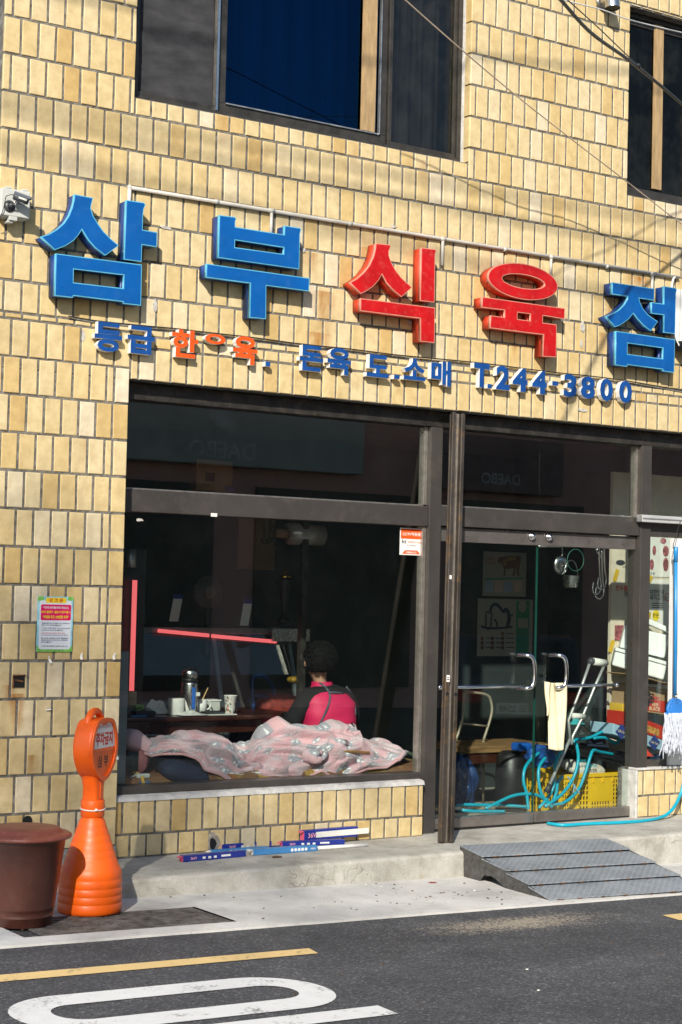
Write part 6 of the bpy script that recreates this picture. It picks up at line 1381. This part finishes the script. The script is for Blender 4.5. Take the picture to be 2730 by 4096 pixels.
for i, (q0, q1, r, m_, lb) in enumerate([((1040,1350),(1130,1410),.014,PVC,'short white plastic pipe above the gift box corner'), ((1090,1210),(1180,1340),.008,BLACK,'thin black rod leaning behind the right door'), ((1180,1330),(1190,1250),.02,M('yellow_rod', (.6,.38,.03), .5),'stubby yellow handle behind the jamb')]):
    mb = MB(); mb.tube([zE(*q0,.8), zE(*q1,.8)], r, 10); tag(mb.build('rod', m_, smooth=True), lb, 'rod')
# hose loops inside
def hz2(pts, r=.0125, Y=.42): return [zE(x, y, Y+dy) for x, y, dy in pts]
hs = thing('hose_coil', 'tangled turquoise hose loops behind the glass doors', 'hose', (zE(700,1800,.4).x, .4, .126))
for pts in ([(430,1914,-.12),(300,1914,-.12),(180,1908,-.10),(118,1890,-.02),(160,1872,.04),(300,1873,.04),(450,1876,.02),(575,1885,0)],
 [(310,1896,-.06),(400,1850,-.04),(480,1815,-.03),(560,1802,-.03),(640,1810,-.03),(700,1845,-.04),(740,1866,-.05),(800,1862,-.05),(860,1822,-.04),(910,1762,-.03),(950,1660,-.02),(980,1560,-.01),(1000,1522,.02),(1040,1532,.06),(1125,1548,.12)],
 [(582,1900,-.05),(572,1800,-.03),(552,1720,-.02),(560,1640,0),(600,1580,.06),(650,1540,.1)],
 [(650,1892,-.05),(700,1835,-.05),(742,1760,-.05),(752,1660,-.04),(768,1570,-.02),(830,1485,.05),(900,1452,.08),(980,1440,.1),(1060,1402,.12),(1130,1397,.13),(1165,1432,.13),(1142,1478,.13),(1075,1442,.12),(1000,1445,.1)],
 [(690,1884,-.06),(800,1800,-.06),(870,1700,-.05),(902,1585,-.04),(892,1490,.02),(870,1460,.05)],
 [(690,1570,.03),(650,1640,0),(655,1760,-.03),(690,1840,-.05),(735,1885,-.06)],
 [(720,1890,-.04),(760,1800,-.03),(770,1730,0),(800,1690,.02)]):
    mb = MB(); mb.tube(spline(hz2(pts), 8), .0125, 8); mb.build('loop', HOSE, hs, True)
mb = MB(); mb.tube([zE(835,1690,.38), zE(912,1800,.36)], .005, 6); mb.tube([zE(880,1740,.37), zE(870,1795,.36)], .004, 6); mb.build('cord_tie', M('pale_blue_cord', (.25,.48,.62), .6), hs)
# towel on the handle
def towel(u, v):
    x = 680+150*u+(-20+18*u)*v*0; top = 1082+10*math.sin(u*3); yb = (1300 if u < .28 else 1525-30*abs(u-.6))
    p = zE(685+145*u+10*math.sin(v*5)*(u-.5), top+(yb-top)*v, .085)
    return p+Vector((0, -.02*math.sin(u*9+v*2)-.012*math.sin(u*17), 0))
mb = MB(); mb.grid(towel, 40, 40); o = mb.build('towel', M('cream_towel', (.70,.63,.42), .95, 0, .06, 20, .5, 160, .1), smooth=True); so = o.modifiers.new('thickness', 'SOLIDIFY'); so.thickness = .006; tag(o, 'cream hand towel hanging from the right door handle', 'towel')
# crutch
ct = thing('crutch', 'aluminium underarm crutch leaning inside the right door', 'crutch', zE(720,1760,.40))
pT0, pT1 = zE(975,950,.31), zE(1080,965,.31); foot = zE(720,1740,.31); mid = zE(850,1450,.31)
ALU = M('aluminium_tube', (.58,.58,.56), .45, .6, .06, 20, 0)
mb = MB(); mb.tube([pT0+Vector((.0,0,-.02)), zE(925,1110,.31), zE(840,1330,.31), mid], .0105, 10); mb.build('left_tube', ALU, ct, True)
mb = MB(); mb.tube([pT1+Vector((-.02,0,-.02)), zE(1010,1110,.31), zE(920,1330,.31), zE(868,1430,.31), mid+Vector((.015,0,-.04))], .0105, 10); mb.build('right_tube', ALU, ct, True)
mb = MB(); mb.tube([mid, foot], .012, 10); mb.build('lower_tube', ALU, ct, True)
mb = MB(); mb.tube([foot, foot+(foot-mid).normalized()*.06], [.016,.022], 12); mb.build('rubber_foot', DGREY, ct, True)
mb = MB(); mb.tube([pT0+Vector((-.01,0,.005)), pT0, (pT0+pT1)/2, pT1, pT1+Vector((.012,0,-.004))], [.016,.026,.024,.026,.016], 14); mb.build('arm_pad', DGREY, ct, True)
mb = MB(); mb.tube([pT0*.8+pT1*.2, pT0*.05+pT1*.95], .0275, 14); mb.build('bandage', PAPER, ct, True)
mb = MB(); mb.tube([zE(862,1300,.31), zE(940,1306,.31)], .021, 12); mb.build('hand_grip', PAPER, ct, True)
# hanging strainer, ring and hooks
h0 = zE(855,440,.9); sn = thing('steel_strainer', 'small perforated steel bucket strainer hanging in the doorway', 'strainer', h0)
mb = MB(); mb.lathe(h0+Vector((0,0,-.05)), [(.05,0),(.055,.004),(.068,.09),(.072,.095)], 24, capt=False); mb.build('bucket', STEEL, sn, True)
mb = MB(); mb.tube([h0+Vector((.07*math.cos(a), 0, .045+.12*math.sin(a))) for a in [math.pi*i/12 for i in range(13)]], .003, 6); mb.build('bail', STEEL, sn, True)
ld = thing('steel_ladle', 'round steel ladle hanging left of the strainer bucket', 'ladle', zE(790,330,.95)); mb = MB(); mb.ball(zE(790,335,.95), .075, .03, .075, 18); mb.build('bowl', STEEL, ld, True); mb = MB(); mb.tube([zE(800,290,.95), zE(800,225,.95)], .006, 6); mb.build('handle', STEEL, ld, True)
mb = MB(); c = zE(885,305,.9); mb.tube([c+Vector((.085*math.cos(a), 0, .085*math.sin(a))) for a in [6.283*i/28 for i in range(28)]], .004, 6, True); tag(mb.build('wire_ring', M('green_wire', (.02,.10,.07), .5), smooth=True), 'dark green wire ring hanging in front of the strainer', 'ring')
for i, (x, y) in enumerate([(1030,470),(1048,500),(1062,440)]):
    c = zE(x, y, .75); mb = MB(); mb.tube(spline([c+Vector((.0,0,.32)), c+Vector((.012,0,.1)), c+Vector((.03,0,-.0)), c+Vector((0,0,-.06)), c+Vector((-.055,0,-.045)), c+Vector((-.05,0,.03))], 6), .0065, 8); tag(mb.build('meat_hook', CHROME, smooth=True), ['left of the shiny steel hooks hanging in right door', 'lowest of the shiny steel hooks hanging in right door', 'right of the shiny steel hooks hanging in right door'][i], 'hook', 'steel hooks in the doorway')
mb = MB(); a, b = zE(640,215,.9), zE(1130,215,.9); mb.tube([a, b], .01, 8); rl = tag(mb.build('hanging_rail', STEEL, smooth=True), 'steel rail under the door head holding the hooks', 'rail')
mb = MB(); c = zE(1045,245,.75); mb.tube([c+Vector((.04*math.cos(a), 0, .03*math.sin(a))) for a in [6.283*i/20 for i in range(20)]], .005, 6, True); mb.build('rail_ring', STEEL, rl, True)
# right hand display panel with meat posters
YR = .80
pn = thing('poster_wall', 'cream panel covered in meat posters behind right window', 'panel', (5.0, YR, .125)); a = zE(1120,150,YR); b = zE(1490,700,YR)
mb = MB(); mb.box(a.x, b.x+.25, YR, YR+.03, .126, 2.75); mb.build('board', CREAM, pn)
z7r = lambda x, y, Y=YR-.004: fy(2330+x/1.96, 2100+y/1.96, Y)
def sheet(label, tl, br, mat, Y, txt=()):
    a, b = z7r(*tl, Y), z7r(*br, Y); t = thing('meat_poster', label, 'poster', ((a.x+b.x)/2, Y, b.z)); mb = MB(); mb.box(a.x, b.x, Y, Y+.002, b.z, a.z); mb.build('sheet', mat, t)
    for tx, x, y, h, m_ in txt: p = z7r(x, y, Y-.001); letters(tx, 'lettering', m_, t, (p.x, p.y, p.z), h=h, bold=.02)
    return t
MEATP = M('meat_print', (.30,.09,.10), .7, 0, .5, 40, 0)
t1 = sheet('poster of red meat cuts at the top of the cream panel', (475,60), (690,410), PAPER, YR-.006, [('가 업 돼 지 범', 520, 380, .022, TXT_BLK)])
for x, y, w_, h_ in ((635,125,.05,.03),(655,205,.05,.055),(655,310,.045,.07),(545,310,.035,.055),(565,200,.03,.05)):
    p = z7r(x, y, YR-.008); mb = MB(); mb.ball(p, w_*.7, .001, h_*.8, 12); mb.build('cut_print', MEATP, t1)
t2 = sheet('white pork poster with bold black words behind right window', (530,425), (680,790), PAPER, YR-.006, [('대한민국\n돼지고기는', 600, 548, .085, TXT_BLK), ('한돈', 577, 708, .035, TXT_BLK)])
p = z7r(577, 710, YR-.0065); mb = MB(); mb.ball(p, .04, .0005, .045, 16); mb.build('yellow_badge', NYEL, t2)
p = z7r(668, 565, YR-.0075); mb = MB(); mb.tube([p+Vector((.028*math.cos(q_), 0, .03*math.sin(q_))) for q_ in [6.283*i/16 for i in range(16)]], .003, 4, True); mb.build('red_ring_print', TXT_RED, t2)
for i in range(3): p = z7r(590, 615+16*i, YR-.0075); mb = MB(); mb.box(p.x-.06, p.x+.06, p.y-.0005, p.y, p.z-.003, p.z+.003); mb.build('text_print', DGREY, t2)
t3 = sheet('cream beef poster with red and black words left of jamb', (240,190), (475,740), CREAM, YR-.005, [('한우를 준', 330, 495, .045, TXT_RED), ('엄마의 점', 395, 540, .045, TXT_BLK), ('1.27kg', 330, 330, .018, TXT_BLK)])
for x, y in ((300,295),(345,130)): p = z7r(x, y, YR-.007); mb = MB(); mb.ball(p, .05, .001, .022, 12); mb.build('cut_print', DGREY, t3)
for x, y, an in ((525,440,60),(265,395,70),(520,730,80),(230,950,70)):
    p = z7r(x, y, YR-.0095); an = R(an); mb = MB(); mb.obox(p, Vector((math.cos(an),0,math.sin(an)))*.05, Vector((-math.sin(an),0,math.cos(an)))*.02, (0,.0004,0)); mb.build('yellow_tape', M('yellow_tape', (.62,.40,.03), .5), pn)
p = z7r(292, 845, YR-.008); mb = MB(); mb.box(p.x-.05, p.x+.05, p.y-.001, p.y, p.z-.06, p.z+.06); mb.build('meat_photo', MEATP, pn)
# styrofoam boxes, cartons
FOAM = M('polystyrene', (.80,.80,.79), .7, 0, .03, 8, .15, 120)
VN = Vector((math.sin(YAW+.1), math.cos(YAW+.1), 0))
def fview(x, y, p0):                                   # on the upright plane square to the line of sight through p0
    d = _ray(2330+x/1.96, 2100+y/1.96); return CAM+d*((p0-CAM).dot(VN)/d.dot(VN))
def obx(name, label, cat, tl, tr, bl, Y, dep, mat, turned=False, bev=.012):
    a = z7r(*tl, Y)
    if turned: b, c, dn = fview(*tr, a), fview(*bl, a), VN
    else: b, c, dn = z7r(*tr, Y), z7r(*bl, Y), Vector((0,1,0))
    ux = (b-a)/2; uz = (a-c)/2; t = thing(name, label, cat, c); mb = MB(); ce = a+ux-uz; mb.obox(ce+dn*dep/2, ux, dn*dep/2, uz); mb.build('box', mat, t, bevel=bev); return t, ce, ux, uz
t, ce, ux, uz = obx('foam_box', 'upper white polystyrene box tilted behind the jamb', 'box', (335,785), (690,870), (290,960), .66, .24, FOAM, True)
mb = MB(); a, b = fview(465,735,ce), fview(690,830,ce); mb.obox((a+b)/2+VN*.12, (b-a)/2*1.05, VN*.14, (0,0,.022)); mb.build('lid', FOAM, t, bevel=.008)
mb = MB(); mb.obox(ce-VN*.002, ux*.32, VN*.004, uz*.55); mb.build('moulded_panel', FOAM, t, bevel=.003)
t, ce, ux, uz = obx('foam_box', 'lower white polystyrene box under the first one', 'box', (265,960), (670,1075), (232,1100), .62, .26, FOAM, True)
mb = MB(); mb.obox(ce-VN*.004+uz*.82, ux*1.02, VN*.01, uz*.18); mb.build('rim', FOAM, t, bevel=.004)
CARD = M('brown_cardboard', (.36,.24,.12), .85, 0, .1, 6, .1); REDC = M('red_carton', (.52,.035,.02), .5, 0, .06, 6, .05)
mb = MB(); mb.obox(z7r(455,1205,.5), (.22,0,-.045), (0,.15,0), (0,0,.003)); tag(mb.build('cardboard_sheet', CARD), 'flat cardboard flap under the polystyrene boxes', 'cardboard')
t, ce, ux, uz = obx('noodle_carton', 'brown noodle carton with red band and brush lettering', 'carton', (430,1250), (680,1290), (420,1455), .47, .28, CARD, bev=.004)
mb = MB(); mb.obox(ce+Vector((0,-.002,0))-uz*.4, ux, (0,.001,0), uz*.45); mb.build('red_band', REDC, t)
for tx, dx, dz, h, m_ in (('辛', -.25, .05, .12, TXT_BLK), ('라면', .15, -.35, .035, M('cream_print', (.7,.6,.35), .6)), ('BLACK', .15, -.65, .028, M('cream_print', (.7,.6,.35), .6)), ('New', .2, .25, .03, TXT_RED)):
    letters(tx, 'lettering', m_, t, ce+ux*dx+uz*dz+Vector((0,-.004,0)), h=h, bold=.05 if tx == '辛' else .02, xd=ux.normalized(), zd=uz.normalized())
LB = M('pale_blue_carton', (.34,.52,.64), .5, 0, .05, 6, .05)
t, ce, ux, uz = obx('gift_carton', 'pale blue gift set carton tilted at the window bottom', 'carton', (245,1555), (640,1690), (240,1640), .42, .26, LB, bev=.004)
for k in (-.68, .62):
    mb = MB(); c = ce+ux*k+Vector((0,-.002,0)); e = .062; mb.add([c+Vector((-e,0,0)), c+Vector((0,0,-e)), c+Vector((e,0,0)), c+Vector((0,0,e))], [(0,1,2,3)]); mb.build('navy_diamond', TXT_NAVY, t); letters('Gift Set', 'lettering', M('cream_print', (.7,.6,.35), .6), t, c+Vector((0,-.002,0)), w_=.08, bold=.01, xd=ux.normalized(), zd=uz.normalized())
t, ce, ux, uz = obx('red_carton', 'red snack carton with pictures behind the pale blue box', 'carton', (330,1460), (640,1580), (330,1570), .56, .2, REDC, bev=.004)
mb = MB(); mb.obox(ce+ux*.35+Vector((0,-.002,0))-uz*.2, ux*.4, (0,.001,0), uz*.5); mb.build('food_print', M('food_print', (.55,.22,.05), .6, 0, .6, 60, 0), t)
mb = MB(); mb.obox(ce-ux*.45+Vector((0,-.002,0)), ux*.18, (0,.001,0), uz*.6); mb.build('white_print', PAPER, t)
t, ce, ux, uz = obx('yellow_carton', 'small yellow carton standing behind the right jamb', 'carton', (318,1400), (350,1410), (310,1560), .6, .15, M('yellow_carton', (.62,.40,.04), .5), bev=.003)
crumple('red_bow', 'red ribbon scrap at the bottom of right window', z7r(480,1815,.40), .06, M('red_ribbon', (.6,.05,.03), .5), 'ribbon', .8, 11)
wire('wire_bundle', 'dark crumpled bag heap at the bottom of right window', [z7r(450,1840,.45), z7r(500,1830,.42), z7r(560,1850,.45), z7r(600,1820,.5)], .04, M('dark_blue_bag', (.008,.03,.10), .3), 'bag')
a = fy(2690, 2150, .11); mb = MB(); mb.box(a.x, a.x+.35, .100, .132, .512, 2.215); tag(mb.build('upright_board', WHITE), 'white upright board behind the mop', 'board')

# ================================================================== across the street (seen in the glass)
YO = -15.0
ob = thing('opposite_building', 'plain shop building on the far side of the street', 'building', (8, YO, 0))
OW = M('pinkish_render', (.78,.44,.37), .9, 0, .08, 1, .1); OD = M('dark_opening', (.02,.022,.025), .3, 0, .1, 3, 0)
mb = MB(); mb.box(-3, 26, YO-8, YO, -.8, 7.2); mb.build('wall', OW, ob)
mb = MB(); mb.box(-3.2, 26.2, YO-8.2, YO+.35, 7.2, 7.6); mb.build('parapet', M('grey_render', (.3,.3,.3), .9), ob)
for i in range(7):
    x = -2+4*i; mb = MB(); mb.box(x, x+3.2, YO, YO+.05, .1, 3.45); mb.build('shop_opening', OD, ob)
    mb = MB(); mb.box(x+.4, x+2.6, YO, YO+.05, 5.4, 6.7); mb.build('upper_opening', OD, ob)
def board(x0, x1, z0, z1, label, mat):
    t = thing('shop_board', label, 'sign', ((x0+x1)/2, YO+.1, z0)); mb = MB(); mb.box(x0, x1, YO+.051, YO+.25, z0, z1); mb.build('panel', mat, t, bevel=.02); return t
GB = M('grey_green_board', (.58,.62,.55), .6, 0, .1, 2, 0)
t = board(7.2, 12.0, 3.75, 5.3, 'grey green signboard across the street with round logo', GB); LGB = M('pale_board_print', (.80,.82,.74), .6)
letters('DAEBO', 'lettering', LGB, t, (9.2, YO+.262, 4.0), h=.28, xd=(-1,0,0), bold=.01)
me = curve_mesh([ell(9.3, 4.75, .42, .42, 30), ell(9.5, 4.75, .24, .34, 30)], 0)
for v in me.vertices: v.co = Vector((v.co.x, YO+.262, v.co.y))-wloc(t)
me.materials.append(LGB); o = bpy.data.objects.new('logo', me); COL.objects.link(o); o.parent = t
t = board(13.5, 16.5, 3.6, 4.6, 'smaller dark signboard across the street', M('dark_board', (.30,.20,.19), .6)); letters('DAEBO', 'lettering', LGB, t, (15, YO+.262, 3.85), h=.2, xd=(-1,0,0), bold=.01)
# parked car seen mirrored in the door glass
cr_ = thing('parked_car', 'dark parked car on the far side of the street', 'car', (8.99, -6.97, gz(8.99)), R(0))
CP = M('dark_car_paint', (.012,.014,.018), .2, .3, .05, 3, 0, spec=.6); CG = M('car_glass', (.01,.012,.014), .05, 0, 0, 3, 0)
prof_c = [(-2.15,.35),(-2.2,.62),(-2.12,.92),(-1.75,1.0),(-1.15,1.42),(-.2,1.48),(.55,1.4),(1.15,.98),(1.95,.86),(2.15,.6),(2.15,.35)]
mb = MB(); n = len(prof_c)
for s, sc_ in ((-.82,1),( .82,1)):
    pass
ys = [(-.84,.90),(-.80,1),(.80,1),(.84,.90)]
for yy, k in ys:
    for x, z in prof_c: mb.v.append(Vector((x*(.985 if k < 1 else 1), yy*(1 if z < 1 else .86), .35+(z-.35)*(k if z > .9 else 1))))
for i in range(3):
    for j in range(n-1): mb.f.append([i*n+j, i*n+j+1, (i+1)*n+j+1, (i+1)*n+j]); mb.m.append(0)
mb.f.append(list(range(n))); mb.m.append(0); mb.f.append(list(range(4*n-1, 3*n-1, -1))); mb.m.append(0)
bdy = mb.build('body', CP, cr_, True, bevel=.03, local=True)
mb = MB(); mb.add([(-1.70,-.6,1.05),(-1.70,.6,1.05),(-1.2,.55,1.40),(-1.2,-.55,1.40)], [(0,1,2,3)]); mb.build('rear_window', CG, cr_, local=True)
for v in range(4): pass
for s in (-1,1):
    mb = MB(); mb.obox((-2.165, s*.58, .80), (.012,0,0), (0,.17,0), (0,0,.07)); mb.build('tail_light', M('red_lens', (.45,.01,.01), .15), cr_, bevel=.01, local=True)
    for x in (-1.35, 1.35): mb = MB(); mb.tube([(x, s*.86, .32), (x, s*.66, .32)], .32, 24); w_o = mb.build('wheel', BLACK, cr_, True, local=True); mb = MB(); mb.tube([(x, s*.862, .32), (x, s*.85, .32)], .19, 20); mb.build('rim', STEEL, w_o, local=True)
mb = MB(); mb.obox((-2.205, 0, .68), (.006,0,0), (0,.26,0), (0,0,.06)); mb.build('licence_plate', PAPER, cr_, local=True)
letters('553모 2548', 'lettering', TXT_BLK, cr_, (-2.214, 0, .68), h=.075, xd=(0,-1,0), bold=.01, local=True)
cr_.rotation_euler = (0, 0, R(-53))
# bare tree added out of view to soften the sun on the lower left
tt = thing('added_shade_tree', 'added unseen bare tree whose dense twigs shade the lower left', 'tree', (-14.0, -12.5, 0))
TREE = M('grey_bark', (.10,.085,.07), .9, 0, .3, 12, .5, 40)
mb = MB(); mb.tube(spline([(-14.0,-12.5,-.2),(-13.9,-12.5,3),(-13.6,-12.5,6),(-12.6,-12.45,11.5)], 5), [.2-.006*i for i in range(16)], 10); mb.build('trunk', TREE, tt, True)
tr3 = random.Random(11)
TC = Vector((-11.45, -12.5, 11.05)); U1 = SUN.cross(Vector((0,0,1))).normalized(); U2 = U1.cross(SUN).normalized()
for i in range(9):
    a = i*.75; mb = MB(); e_ = TC+U1*1.5*math.cos(a)+U2*1.2*math.sin(a)+SUN*tr3.uniform(-1,1); s_ = Vector((-13.35+.1*i,-12.46,7.6+.4*i)); mb.tube(spline([s_, (s_+e_)/2+Vector((0,0,.2)), e_], 4), [.05-.004*k for k in range(9)], 6); mb.build('branch', TREE, tt, True)
mb = MB()
for i in range(1500):
    c = TC+U1*tr3.gauss(0, 1.0)+U2*tr3.gauss(0, .75)+SUN*tr3.gauss(0, .9)
    d = Vector((tr3.gauss(0,1), tr3.gauss(0,1), tr3.gauss(0,1)+.4)).normalized(); L_ = tr3.uniform(.15,.30); k = d.orthogonal().normalized()*L_*.12
    mb.tube([c-d*L_, c+k, c+d*L_], [.0075,.006,.003], 4, cap=False)
mb.build('crown', TREE, tt)['kind'] = 'stuff'
for i, (xa, za, xb, zb2, yy, r_) in enumerate([(-16,9.5,4,8.2,-4.5,.014),(-16,9.0,6,8.4,-4.3,.012),(-16,10.5,8,8.8,-6,.02),(-16,8.4,3,8.9,-3.6,.012)]):
    mb = MB(); mb.tube([(xa+(xb-xa)*t_, yy, za+(zb2-za)*t_-2.2*t_*(1-t_)) for t_ in [k/24 for k in range(25)]], r_, 6)
    tag(mb.build('overhead_cable', BLACK, smooth=True), ['lowest overhead street cable above the frame', 'middle overhead street cable above the frame', 'thickest overhead street cable far from the wall', 'overhead street cable nearest the wall'][i], 'cable', 'overhead street cables')
